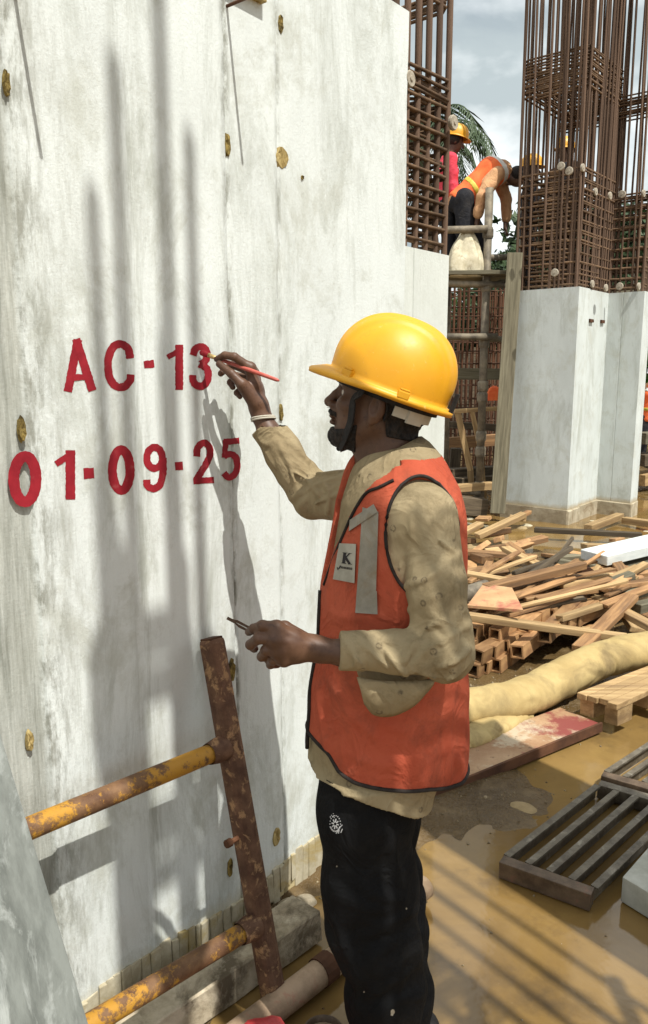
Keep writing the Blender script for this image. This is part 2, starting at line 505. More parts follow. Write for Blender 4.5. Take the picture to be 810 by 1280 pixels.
M['block'] = plain_wall_material('white_block_concrete', (0.70, 0.73, 0.685), 0.35)
M['column'] = plain_wall_material('whitened_column_concrete', (0.60, 0.64, 0.62), 1.0)

def uv_sheet(name, profile, z0, z1, nz, m, parent, noise_amp=0.0012, topcap=True):
    """vertical surface along a plan polyline [(xy)], with arc-length / height UVs; closed plan gets a top cap"""
    pr = [np.asarray(p[:2], float) for p in profile]
    s = [0.0]
    for a, b in zip(pr, pr[1:]): s.append(s[-1] + float(np.linalg.norm(b - a)))
    zs = np.linspace(z0, z1, nz)
    v, uv, f = [], [], []
    for z in zs:
        for p, si in zip(pr, s):
            v.append((p[0], p[1], z)); uv.append((si, z))
    v = np.array(v)
    n = len(pr)
    for i in range(nz - 1):
        for k in range(n - 1):
            a = i * n + k
            f.append((a, a + 1, a + n + 1, a + n))
    if topcap: f.append(tuple(range((nz - 1) * n, nz * n - 1)))
    o = mesh_obj(name, v, f, m, parent)
    ul = o.data.uv_layers.new(name='uv')
    idx = np.empty(len(o.data.loops), np.int32); o.data.loops.foreach_get('vertex_index', idx)
    ul.data.foreach_set('uv', np.array(uv, np.float32)[idx].ravel())
    return o

wall = thing('concrete_column', W(-0.5, 0), 'big whitewashed concrete column face with red painted lettering on it', 'column')
S_A = -2.6
def wall_relief(s, z):
    q = np.stack([s, z, 0 * s], 1)
    return 0.0018 * vn(q, (2.2, 1.1, 1), 1) + 0.0008 * vn(q, (7, 3, 1), 2)
def main_wall():
    # front face as one sheet of fine strips, recessed at the form joints
    ss = set(np.round(np.arange(S_A, S_END, 0.04), 4)) | {S_END}
    for j in (S27, S286, S350):
        for d in (-0.004, -0.0015, 0.0015, 0.004): ss.add(round(j + d, 5))
    ss = np.array(sorted(ss))
    prof = np.zeros_like(ss)
    for j, dep in ((S27, 0.006), (S286, 0.004), (S350, 0.003)):
        prof -= dep * (np.abs(ss - j) < 0.002)
    prof -= 0.010 * (ss < S27 - 0.002)
    zs = np.linspace(-0.05, 2.79, 90)
    SS, ZZ = np.meshgrid(ss, zs)
    q = np.stack([SS.ravel(), ZZ.ravel(), 0 * SS.ravel()], 1)
    D = np.tile(prof, (len(zs), 1)).ravel() + wall_relief(SS.ravel(), ZZ.ravel())
    # right edge a little ragged
    edge = (SS.ravel() > S_END - 0.01)
    V = np.array([W(a, z, d) for a, z, d in zip(SS.ravel(), ZZ.ravel(), D)])
    V[edge] += np.outer(0.006 * vn(q, (1, 5, 1), 7)[edge] , WT)
    n = len(ss); nz = len(zs)
    i = np.arange(nz - 1)[:, None] * n + np.arange(n - 1)[None, :]
    f = np.stack([i, i + 1, i + n + 1, i + n], -1).reshape(-1, 4)
    o = mesh_obj('wall_face', V, f, M['wall'], wall, smooth=True)
    ul = o.data.uv_layers.new(name='uv')
    idx = np.empty(len(o.data.loops), np.int32); o.data.loops.foreach_get('vertex_index', idx)
    ul.data.foreach_set('uv', np.stack([SS.ravel(), ZZ.ravel()], 1).astype(np.float32)[idx].ravel())
    # the body of the column behind the face
    e, th = S_END - 0.004, 0.55
    plan = [W(e, 0, 0.0), W(e, 0, -th), W(S_A, 0, -th), W(S_A, 0, 0.0)]
    uv_sheet('column_body', plan, -0.05, 2.788, 12, M['block'], wall, topcap=False)
    t = MB().prism([W(S_A, 2.780, -0.006), W(e, 2.780, -0.006), W(e, 2.780, -th), W(S_A, 2.780, -th)], (0, 0, 0.008))
    t.build('column_top', M['block'], wall)
main_wall()

# ragged lump of slurry along the foot of the wall
M['slurry'] = mat('slurry', (0.34, 0.29, 0.19), (0.50, 0.45, 0.33), 14, 0.9, 0.15, c3=(0.36, 0.27, 0.10), scale3=6, lo3=0.50, hi3=0.66, bscale=50, bstr=0.5)
def rough_foot():
    m = MB(); s = -1.5
    while s < S_END - 0.03:
        w = random.uniform(0.018, 0.04); h = 0.118 + 0.018 * math.sin(s * 9) + random.uniform(-0.006, 0.006); lo = random.uniform(-0.02, 0.03) + 0.02 * math.sin(s * 23)
        d = random.uniform(0.006, 0.013)
        m.box(W(s + w / 2, (h + lo) / 2, d / 2 - 0.003), w * 0.97, d, h - lo, (WT, WN, (0, 0, 1)), 0.004)
        s += w
    o = m.build('slurry_rib', M['slurry'], wall, bevel=0.003); o['kind'] = 'stuff'
rough_foot()

# ------------------------------------------------------------------ painted lettering (flat paint on the wall)
M['red_paint'] = mat('red_paint', (0.22, 0.009, 0.017), (0.32, 0.016, 0.026), 14, 0.7, 0.25, bscale=90, bstr=0.2, bdist=0.002, c3=(0.36, 0.075, 0.075), scale3=26, lo3=0.58, hi3=0.74)
def zz(x, y): return (x * 320 / 810.0, 400 + y * 320 / 810.0)     # reading of the close-up
def stroke(name, lines, w):
    m = MB()
    for li, line in enumerate(lines):
        width = w
        if isinstance(line[0], (int, float)): width, line = line[0], line[1]
        p = [np.array(zz(*q)) for q in line]
        closed = np.linalg.norm(p[0] - p[-1]) < 0.3
        d = [p[0]]
        for a, b in zip(p, p[1:]):
            k = max(1, int(np.linalg.norm(b - a) / 2.2))
            d += [a + (b - a) * (t + 1) / k for t in range(k)]
        d = np.array(d)
        n = len(d)
        if closed: d = d[:-1]; n -= 1
        vs = []
        for i in range(n):
            a, b = (d[i - 1], d[(i + 1) % n]) if closed else (d[max(i - 1, 0)], d[min(i + 1, n - 1)])
            t = (b - a) / (np.linalg.norm(b - a) + 1e-9); nn = np.array((-t[1], t[0]))
            hw = width * 320 / 810 / 2
            for sgn in (1, -1):
                q = d[i] + nn * sgn * (hw + random.uniform(-0.42, 0.42))
                s, z = wall_sz(*q)
                vs.append(W(s, z, wall_relief(np.array([s]), np.array([z]))[0] + 0.0007 + 0.00025 * li))
        f = []
        for i in range(n if closed else n - 1):
            j = (i + 1) % n
            f.append((2 * i, 2 * i + 1, 2 * j + 1, 2 * j))
        m.add(vs, f)
    return m.build(name, M['red_paint'], wall, fixn=True)
def arc(cx, cy, rx, ry, a0, a1, k=28):
    return [(cx + rx * math.cos(math.radians(a0 + (a1 - a0) * i / k)), cy + ry * math.sin(math.radians(a0 + (a1 - a0) * i / k))) for i in range(k + 1)]
def smooth_line(pts, k=6):
    p = [np.array(q, float) for q in pts]; p = [2 * p[0] - p[1]] + p + [2 * p[-1] - p[-2]]; out = []
    for i in range(1, len(p) - 2):
        for t in np.linspace(0, 1, k, endpoint=False):
            a, b, c, d = p[i - 1:i + 3]
            out.append(tuple(0.5 * ((2 * b) + (c - a) * t + (2 * a - 5 * b + 4 * c - d) * t * t + (3 * b - a - 3 * c + d) * t ** 3)))
    return out + [tuple(p[-2])]
stroke('painted_letter_a', [[(214, 227), (246, 62)], [(240, 60), (292, 224)], [20, [(230, 182), (274, 180)]]], 27)
stroke('painted_letter_c', [smooth_line([(412, 122), (406, 92), (382, 76), (356, 88), (342, 130), (346, 180), (368, 210), (394, 210), (411, 192), (414, 172)])], 25)
stroke('painted_dash', [[24, [(456, 142), (488, 138)]]], 24)
stroke('painted_digit', [[25, [(567, 78), (567, 221)]], [17, [(530, 118), (562, 100)]]], 25)
stroke('painted_digit', [smooth_line([(610, 112), (618, 92), (636, 84), (652, 96), (652, 124), (636, 140)]), smooth_line([(630, 139), (654, 154), (657, 186), (642, 208), (620, 206), (610, 188), (610, 174)])], 23)
stroke('painted_digit', [arc(78, 503, 35, 72, 0, 360)], 35)
stroke('painted_digit', [[31, [(222, 412), (222, 568)]], [20, [(176, 456), (212, 432)]]], 31)
stroke('painted_dash', [[34, [(264, 486), (297, 484)]]], 34)
stroke('painted_digit', [arc(383, 475, 28, 64, 0, 360)], 29)
stroke('painted_digit', [arc(489, 436, 25, 33, 0, 360), smooth_line([(515, 436), (516, 478), (506, 520), (485, 533), (466, 524), (464, 505)])], 23)
stroke('painted_dot', [[26, [(554, 463), (579, 461)]]], 26)
stroke('painted_digit', [smooth_line([(622, 432), (626, 404), (644, 389), (661, 400), (664, 428), (650, 460), (632, 488), (622, 506)]), [20, [(612, 510), (677, 506)]]], 22)
stroke('painted_digit', [[20, [(757, 382), (708, 386)]], [18, [(714, 380), (710, 436)]], smooth_line([(709, 430), (728, 424), (746, 436), (750, 466), (740, 490), (722, 498), (708, 484)])], 21)

# ------------------------------------------------------------------ tie holes, their plugs, and pins left in the face
M['plug'] = mat('plug_wood', (0.27, 0.19, 0.065), (0.48, 0.37, 0.16), 30, 0.8, 0.2, bscale=60, bstr=0.6, stretch=(3, 3, 0.6))
M['plug_dark'] = mat('hole_dirt', (0.06, 0.045, 0.02), (0.30, 0.22, 0.07), 40, 0.9, 0.1, bscale=80, bstr=0.6)
def plug(px, py, rx, ry, m):
    s0, z0 = wall_sz(px, py)
    k = 1.75 / 985
    rx *= 0.8; ry *= 0.85; ks = abs(wall_sz(px + rx, py)[0] - wall_sz(px - rx, py)[0]) / 2; kz = abs(wall_sz(px, py + ry)[1] - wall_sz(px, py - ry)[1]) / 2
    n = 16; v = [W(s0, z0, 0.002)]
    for ring_, (rr, dd) in enumerate(((0.55, 0.004), (1.0, 0.0045), (1.15, -0.004))):
        for i in range(n):
            a = 2 * PI * i / n; j = 1 + random.uniform(-0.13, 0.13)
            v.append(W(s0 + ks * rr * j * math.cos(a), z0 + kz * rr * j * math.sin(a), dd + random.uniform(-0.002, 0.002)))
    f = [(0, 1 + i, 1 + (i + 1) % n) for i in range(n)]
    for r_ in (0, 1):
        for i in range(n):
            a, b = 1 + r_ * n + i, 1 + r_ * n + (i + 1) % n
            f.append((a, a + n, b + n, b))
    mesh_obj('tie_hole_plug', v, f, m, wall)
for a in ((352, 198, 8.5, 15, M['plug']), (284, 181, 4, 16, M['plug_dark']), (350, 30, 3.5, 13, M['plug_dark']), (8, 104, 5, 18, M['plug_dark']),
          (27, 537, 6, 17, M['plug_dark']), (37, 926, 5, 15, M['plug']), (345, 1046, 5.5, 13, M['plug']), (351, 516, 2.5, 11, M['plug_dark']),
          (289, 838, 5, 16, M['plug_dark']), (287, 1084, 4, 13, M['plug_dark']), (377, 222, 2, 3, M['plug_dark'])):
    plug(*a)
for px, py, L in ((283, 8, 0.20), (19, -4, 0.16)):
    s0, z0 = wall_sz(px, py)
    MB().tube([W(s0, z0, -0.01), W(s0, z0, L)], 0.004, 6).build('wire_pin', M['rust_dark'], wall)
s0, z0 = wall_sz(300, -2)
tb = MB().box(W(s0 + 0.01, z0 + 0.035, 0.010), 0.13, 0.022, 0.05, (WT, WN, (0, 0, 1)), 0.002)
tag(tb.build('timber_wedge', M['plug'], bevel=0.002), 'yellow timber wedge nailed high up on the white wall', 'wedge')

# ------------------------------------------------------------------ the lower column beyond the wall
B0, B1 = S_END + 0.012, wall_sz(561, 330, -0.03)[0]
BLK_TOP = wall_sz(532, 313, -0.03)[1]
blk = thing('concrete_column', W((B0 + B1) / 2, 0, -0.2), 'short bright white concrete column behind the lettered wall, rebar rising from its top', 'column')
plan = [W(B0, 0, -0.03), W(B0 + 0.085, 0, -0.03), W(B0 + 0.089, 0, -0.036), W(B0 + 0.093, 0, -0.03), W(B1, 0, -0.03), W(B1, 0, -0.50), W(B0, 0, -0.50), W(B0, 0, -0.03)]
uv_sheet('column_body', plan, -0.05, BLK_TOP, 20, M['block'], blk)

# ------------------------------------------------------------------ stepped column on the right
U, Vv = WT, np.array((-WT[1], WT[0], 0))
C0 = G(708, 656)
COL_TOP = P(717, 358, C0[1])[2]
K0 = C0 + 0.80 * Vv
K2 = C0 + 0.30 * U
K2b = K2 + 0.025 * Vv
K3 = C0 + 0.92 * U + 0.025 * Vv
K4 = K3 - 0.40 * Vv
K5 = K4 + 0.24 * U
K6 = K5 + 1.175 * Vv
rcol = thing('concrete_column', (C0 + K6) / 2, 'stepped whitened concrete column with a thick rebar cage above it', 'column')
g1 = K3 + (K4 - K3) * 0.42; gd = unit(K4 - K3); gn = np.array((-gd[1], gd[0], 0)) * 0.006
uv_sheet('column_body', [K0, C0, K2, K2b, K3, g1 - gd * 0.006, g1 + gn, g1 + gd * 0.006, K4, K5, K6, K0], -0.05, COL_TOP, 24, M['column'], rcol)
mf = MB()
for a, b_ in ((K0, C0), (C0, K2), (K2b, K3), (K3, K4), (K4, K5)):
    d = unit(b_ - a); nrm = np.array((d[1], -d[0], 0))
    L = np.linalg.norm(b_ - a)
    mf.box((a + b_) / 2 + nrm * 0.008 + np.array((0, 0, 0.06)), L + 0.02, 0.022, 0.20, (d, nrm, (0, 0, 1)), 0.012)
mf.build('column_foot', mat('muddy_concrete', (0.30, 0.25, 0.17), (0.46, 0.40, 0.29), 7, 0.85, 0.2, c3=(0.22, 0.16, 0.09), scale3=4, bscale=40, bstr=0.5), rcol, bevel=0.006)
for px, py in ((738, 401), (752, 402)):                  # little form clips left on the bright face
    d = ray(px, py); k = np.dot(K2b - np.array((0, 0, CAM_H)), WN) / np.dot(d, WN); p = np.array((0, 0, CAM_H)) + d * k
    q = MB().box(p + WN * 0.012, 0.10, 0.02, 0.035, (U, WN, (0, 0, 1)), 0.002)
    q.build('form_clip', M['rust_dark'], rcol, bevel=0.003)
# ================================================================== reinforcement
def unit_bar(n=7):
    m = MB().tube([(0, 0, 0), (0, 0, 1)], 1.0, n)
    o = m.build('rebar', M['rust_bar']); me = o.data; bpy.data.objects.remove(o)
    me.polygons.foreach_set('use_smooth', [len(p.vertices) == 4 for p in me.polygons])
    return me
BAR = unit_bar()
BAR_D = BAR.copy(); BAR_D.materials.clear(); BAR_D.materials.append(M['rust_dark'])
def put_bar(parent, x, y, z0, z1, r, me=BAR, lean=(0, 0)):
    o = bpy.data.objects.new('rebar', me); link(o, parent)
    q = world_loc(parent)
    z = Vector((lean[0], lean[1], z1 - z0)); L = z.length
    rot = z.to_track_quat('Z', 'Y').to_matrix().to_4x4()
    o.matrix_local = Matrix.Translation(Vector((x, y, z0)) - q) @ rot @ Matrix.Diagonal((r, r, L, 1))
    return o
def tie_mesh(plan, r):
    """hoop with rounded corners through plan corners, laid at z = 0 about the first corner"""
    pts = []
    n = len(plan)
    for i in range(n):
        a, b, c = (np.append(plan[(i + k) % n][:2], 0.0) for k in (-1, 0, 1))
        for t in (0.03, ):
            pts.append(b + unit(a - b) * t); pts.append(b + unit(c - b) * t)
    o0 = np.append(plan[0][:2], 0)
    m = MB().ring([p - o0 for p in pts], r, 5)
    o = m.build('tie_ring', M['rust_tie'], origin=(0, 0, 0)); me = o.data; bpy.data.objects.remove(o)
    me.polygons.foreach_set('use_smooth', [True] * len(me.polygons))
    return me
def put_ties(parent, plan, zs, r, jz=0.01, tilt=0.01, me=None):
    me = me or tie_mesh(plan, r)
    q = world_loc(parent)
    for z in zs:
        o = bpy.data.objects.new('tie_ring', me); link(o, parent)
        o.location = Vector((plan[0][0], plan[0][1], z + random.uniform(-jz, jz))) - q
        o.rotation_euler = (random.uniform(-tilt, tilt), random.uniform(-tilt, tilt), random.uniform(-tilt, tilt) * 0.5)
    return me
def disc_mesh(r, t):
    m = MB().tube([(0, 0, -t / 2), (0, 0, -t / 2 + 0.004), (0, 0, t / 2 - 0.004), (0, 0, t / 2)], [r * 0.9, r, r, r * 0.9], 18)
    m.tube([(0, 0, t / 2 - 0.002), (0, 0, t / 2 + 0.003)], [r * 0.35, r * 0.3], 10)
    o = m.build('spacer_disc', M['disc'], smooth=False); me = o.data; bpy.data.objects.remove(o); return me
def put_disc(parent, p, d, me):
    o = bpy.data.objects.new('spacer_disc', me); link(o, parent)
    o.matrix_local = Matrix.Translation(Vector(p) - world_loc(parent)) @ Vector(d).to_track_quat('Z', 'Y').to_matrix().to_4x4()
def along(a, b, step, j=0.008):
    L = np.linalg.norm(b - a); k = max(1, int(round(L / step)))
    return [a + (b - a) * (i / k) + RNG.uniform(-j, j, 3) for i in range(k + 1)]

# --- cage on the lower column beside the wall
cage = thing('rebar_cage', W((B0 + B1) / 2, BLK_TOP, -0.2), 'rusty rebar cage on the short column next to the lettered wall', 'rebar cage')
e = 0.014
cp = [W(B0 - 0.02, 0, -0.03 - e), W(B1 - e, 0, -0.03 - e), W(B1 - e, 0, -0.42), W(B0 - 0.02, 0, -0.42)]
zt = P(535, 112, 2.95)[2]
for i in range(6):
    p = cp[0] + (cp[1] - cp[0]) * (i / 5)
    put_bar(cage, p[0], p[1], BLK_TOP - 0.03, BLK_TOP + 3.2, 0.0115)
    q = cp[3] + (cp[2] - cp[3]) * ((i + 0.4) / 5)
    if i < 5: put_bar(cage, q[0], q[1], BLK_TOP - 0.03, BLK_TOP + 3.2, 0.0115)
for i in (1, 2):
    p = cp[1] + (cp[2] - cp[1]) * (i / 3); put_bar(cage, p[0], p[1], BLK_TOP - 0.03, BLK_TOP + 3.2, 0.0115)
me = put_ties(cage, cp, np.linspace(BLK_TOP + 0.03, zt, 12), 0.0065, 0.004, 0.02)
cp2 = [p + 0.012 * unit(np.array((*(p - (cp[0] + cp[2]) / 2)[:2], 0))) for p in cp]
put_ties(cage, cp2, list(np.linspace(BLK_TOP + 0.035, zt - 0.01, 12)) + [zt + 0.02, zt - 0.04, zt + 0.035], 0.0065, 0.008, 0.03)
put_ties(cage, cp, [P(545, 2, 2.95)[2] + 0.012 * k for k in range(6)], 0.0065, 0.004, 0.02, me)
mid = [(cp[0] + cp[1]) / 2, (cp[2] + cp[3]) / 2]
put_ties(cage, [cp[0] + (cp[1] - cp[0]) * 0.3, cp[0] + (cp[1] - cp[0]) * 0.7, cp[3] + (cp[2] - cp[3]) * 0.7, cp[3] + (cp[2] - cp[3]) * 0.3], np.linspace(BLK_TOP + 0.05, zt, 10), 0.006, 0.01, 0.02)
dm = disc_mesh(0.026, 0.016)
for f_, z in ((0.08, zt - 0.03), (0.93, zt - 0.10)):
    p = cp[0] + (cp[1] - cp[0]) * f_; put_disc(cage, (p[0] + WN[0] * 0.03, p[1] + WN[1] * 0.03, z), WN, dm)

# --- the great cage on the stepped column
big = thing('rebar_cage', ((C0 + K6) / 2) * np.array((1, 1, 0)) + np.array((0, 0, COL_TOP)), 'tall rusty rebar cage with close ties standing on the stepped column', 'rebar cage')
ins = 0.05
k0 = K0 - Vv * ins + U * ins; k1 = C0 + Vv * ins + U * ins; k2 = C0 + 0.30 * U + Vv * ins - U * 0.0; k7 = K0 - Vv * ins + 1.10 * U
k3 = K3 + Vv * ins - U * 0.0; k4 = K4 + Vv * ins + U * ins; k5 = K5 + Vv * ins - U * ins; k6 = K6 - Vv * ins - U * ins
planA = [k0, k1, k1 + U * 0.98, k0 + U * 0.98]
planB = [k4, k5, k6, k4 + Vv * 1.07]
planC = [k1 + Vv * 0.1, k1 + U * 1.05 + Vv * 0.1, k1 + U * 1.05 + Vv * 0.55, k1 + Vv * 0.55]
Y1 = C0[1]
zA = P(700, 200, Y1)[2]; zB = P(780, 232, Y1 + 0.5)[2]
top = COL_TOP + 5.2
n_bar = 0
for (a, b, step, r) in ((k0, k1, 0.075, 0.0125), (k1, k1 + U * 0.98, 0.072, 0.013), (k1 + 0.012 * Vv, k1 + 0.3 * Vv, 0.05, 0.014), (k0, k0 + U * 0.98, 0.11, 0.012),
                        (k0 + U * 0.98, k1 + U * 0.98, 0.12, 0.012), (k4, k5, 0.06, 0.0135), (k4, k4 + Vv * 0.36, 0.058, 0.0125), (k5, k6, 0.12, 0.012),
                        (k4 + Vv * 0.40 , k4 + Vv * 1.0, 0.12, 0.012), (k3, k1 + U * 0.4, 0.07, 0.0125)):
    for p in along(a, b, step):
        put_bar(big, p[0], p[1], COL_TOP - 0.03, top + random.choice((0, 0, 0, -0.3, -0.9)), r * random.uniform(0.9, 1.1), lean=tuple(RNG.uniform(-0.07, 0.07, 2)))
        n_bar += 1
put_ties(big, planA, np.arange(COL_TOP + 0.05, zA, 0.105), 0.0135, 0.012, 0.012)
put_ties(big, [p + 0.0 for p in planC], np.arange(COL_TOP + 0.09, zA - 0.1, 0.105), 0.0135, 0.015, 0.015)
put_ties(big, planB, np.arange(COL_TOP + 0.05, zB, 0.108), 0.0135, 0.012, 0.012)
put_ties(big, [k1 + (k0 - k1) * 0.55, k1 + U * 0.03, k1 + U * 0.6, k1 + (k0 - k1) * 0.55 + U * 0.6], np.arange(COL_TOP + 0.07, zA, 0.10), 0.010, 0.02, 0.015)
put_ties(big, [p + 0.03 * U for p in planB], np.arange(COL_TOP + 0.10, zB, 0.122), 0.011, 0.015, 0.02)
put_ties(big, [k0 + (k1 - k0) * 0.3, k1 + (k0 - k1) * 0.2, k1 + (k0 - k1) * 0.2 + U * 0.95, k0 + (k1 - k0) * 0.3 + U * 0.95], np.arange(COL_TOP + 0.12, zA, 0.118), 0.0085, 0.02, 0.015)
zc = P(700, 100, Y1)[2]
put_ties(big, planA, [zc + 0.030 * i for i in range(13)], 0.011, 0.010, 0.012)
zc2 = P(775, 138, Y1 + 0.5)[2]
put_ties(big, planB, [zc2 + 0.032 * i for i in range(8)], 0.0095, 0.010, 0.015)
put_ties(big, planC, [zc2 + 0.09 + 0.032 * i for i in range(8)], 0.0095, 0.010, 0.02)
dm2 = disc_mesh(0.040, 0.024)
for px, py, dr in ((727, 210, WN), (743, 240, WN), (761, 245, WN), (803, 242, WN), (739, 355, WN), (756, 360, WN), (797, 358, WN), (702, 208, -U), (694, 341, -U), (778, 243, -U), (775, 358, -U), (712, 214, -U)):
    Yd = {'n': Y1}['n'] + (0.15 if px < 735 else 0.62 if px > 765 else 0.42)
    if px < 715: Yd = Y1 + 0.02
    p = P(px, py, Yd - 0.10)
    put_disc(big, p, dr, dm2)

# --- more cages far behind, seen through the scaffold
def far_cage(x, y, w, d, z0, z1, label, nx, ny, tie_step=0.2, r=0.016):
    c = thing('rebar_cage', (x, y, z0), label, 'rebar cage')
    cx = [np.array((x + i * w / 2, y + j * d / 2, 0)) for i, j in ((-1, -1), (1, -1), (1, 1), (-1, 1))]
    for i in range(nx):
        for j in range(ny):
            if 0 < j < ny - 1 and 0 < i < nx - 1: continue
            put_bar(c, x - w / 2 + w * i / (nx - 1) + random.uniform(-.02, .02), y - d / 2 + d * j / (ny - 1), z0, z1 + random.uniform(-0.2, 0.2), r * random.uniform(0.8, 1.2), BAR_D)
    td = tie_mesh(cx, 0.010).copy(); td.materials.clear(); td.materials.append(M['tie_shade'])
    put_ties(c, cx, np.arange(z0 + 0.1, z1 - 0.05, tie_step), 0.011, 0.03, 0.02, td)
far_cage(2.05, 12.4, 1.5, 0.9, 0.0, 3.0, 'dark rusty rebar wall seen behind the scaffold tower', 22, 4, 0.17)
far_cage(3.6, 13.6, 1.0, 0.8, 0.0, 2.9, 'dark rebar cage in the gap between scaffold and leaning plank', 14, 3, 0.2)
far_cage(7.4, 15.0, 1.4, 1.0, 0.0, 6.8, 'distant brown rebar cage past the right edge of the stepped column', 12, 4, 0.25)

# ================================================================== unseen bars that throw the stripes; scaffold, tie stack and box added for shade
ZO = 2.40
ov = thing('added_scaffold_bay', (0.9, -1.1, 0), 'added overhead scaffold bay behind the camera holding rebar cages up to throw shade', 'scaffold')  # added to hold the unseen shade-casting bars overhead
def op(a, b, name='ledger'): MB().tube([np.array(a), np.array(b)], 0.024, 10).build(name, M['pipe_grey'], ov, smooth=True)
for x_ in (-1.4, 2.7):
    for y_ in (-0.75, -1.9): op((x_, y_, 0), (x_, y_, 3.2), 'standard')
    op((x_, -2.0, ZO - 0.125), (x_, -0.65, ZO - 0.125))
for y_ in (-0.75, -1.9): op((-1.5, y_, ZO - 0.075), (2.8, y_, ZO - 0.075))
for x_ in (0.42, 0.82, 1.22, 1.62, 1.98): op((x_, -2.05, ZO - 0.026), (x_, 0.84, ZO - 0.026), 'transom')
off = thing('rebar_cage', (0.85, 0.35, ZO), 'loose rebar cage stood on the added overhead scaffold out of frame', 'rebar cage')
def shade_bar(px, py_top, D, r):
    s, z = wall_sz(px, py_top)
    p = W(s, z) + np.array((SUN.x, SUN.y, SUN.z)) / np.dot(np.array(SUN), WN) * D
    put_bar(off, p[0], p[1], ZO, p[2], r)
    return p
for px, py, D, r in ((115, 245, 1.8, 0.020), (141, 80, 1.9, 0.021), (193, -120, 1.75, 0.024), (236, 175, 1.85, 0.020), (150, 330, 2.0, 0.022), (126, 600, 1.9, 0.024),
                     (206, 420, 1.95, 0.022), (214, 660, 1.8, 0.022), (150, 690, 2.05, 0.020), (228, 700, 2.0, 0.022), (138, 640, 1.7, 0.02), (262, 800, 1.9, 0.02)):
    shade_bar(px, py, D, r)
def shade_hoops(px0, px1, py, D, n, dz):
    a = [W(*wall_sz(px, py)) + np.array(SUN) / np.dot(np.array(SUN), WN) * D for px in (px0, px1)]
    zb = (a[0][2] + a[1][2]) / 2
    plan = [a[0], a[1], a[1] + WN * 0.30, a[0] + WN * 0.30]
    put_ties(off, plan, [zb + dz * i for i in range(n)], 0.012, 0.008, 0.02)
shade_hoops(114, 236, 875, 1.8, 7, 0.036)

off2 = thing('rebar_cage', (1.4, 0.5, ZO), 'second loose rebar cage on the added overhead scaffold, right of the first and out of frame, with an added tie stack', 'rebar cage')
sh = np.array((SUN.x, SUN.y, 0)) / math.hypot(SUN.x, SUN.y)
pr = np.array((-sh[1], sh[0], 0))
gb = G(640, 1215)
for i in range(7):
    p = gb + pr * (-0.34 + 0.105 * i + random.uniform(-.01, .01)) + sh * (1.75 + 0.12 * (i % 2))
    put_bar(off2, p[0], p[1], ZO, 4.4, 0.012 + 0.004 * (i % 3 == 1))
pl = [gb + pr * a + sh * b for a, b in ((-0.36, 1.72), (0.32, 1.72), (0.32, 2.0), (-0.36, 2.0))]
# tie stack added high up, only to dim the sun on the painter's back
oc = np.array((1.10, 0.44, 0.0))
tp = [oc + pr * a + sh * b for a, b in ((-0.11, -0.06), (0.34, -0.06), (0.34, 0.06), (-0.11, 0.06))]
for p in tp: put_bar(off2, p[0], p[1], ZO, 3.72, 0.010)
put_ties(off2, tp, np.arange(2.66, 3.70, 0.050), 0.0074, 0.010, 0.03)
fb = thing('shade_box', (0, 0, 0), 'added plywood formwork box standing out of frame', 'blocker')  # unseen box added to cast shade over the grate
fc = (G(530, 1042) + G(680, 1112) + G(640, 945) + G(740, 985)) / 4
fc = fc + sh * 1.50
w_ = 0.62
m = MB(); m.box(fc + np.array((0, 0, 1.7)), w_, 0.40, 3.4, (pr, sh, (0, 0, 1))); m.build('shade_box_body', M['wood_grey'], fb)
for i in range(6):
    MB().box(fc + np.array((0, 0, 0.3 + 0.55 * i)), w_ + 0.16, 0.52, 0.08, (pr, sh, (0, 0, 1))).build('shade_box_rail', M['wood_pale'], fb)

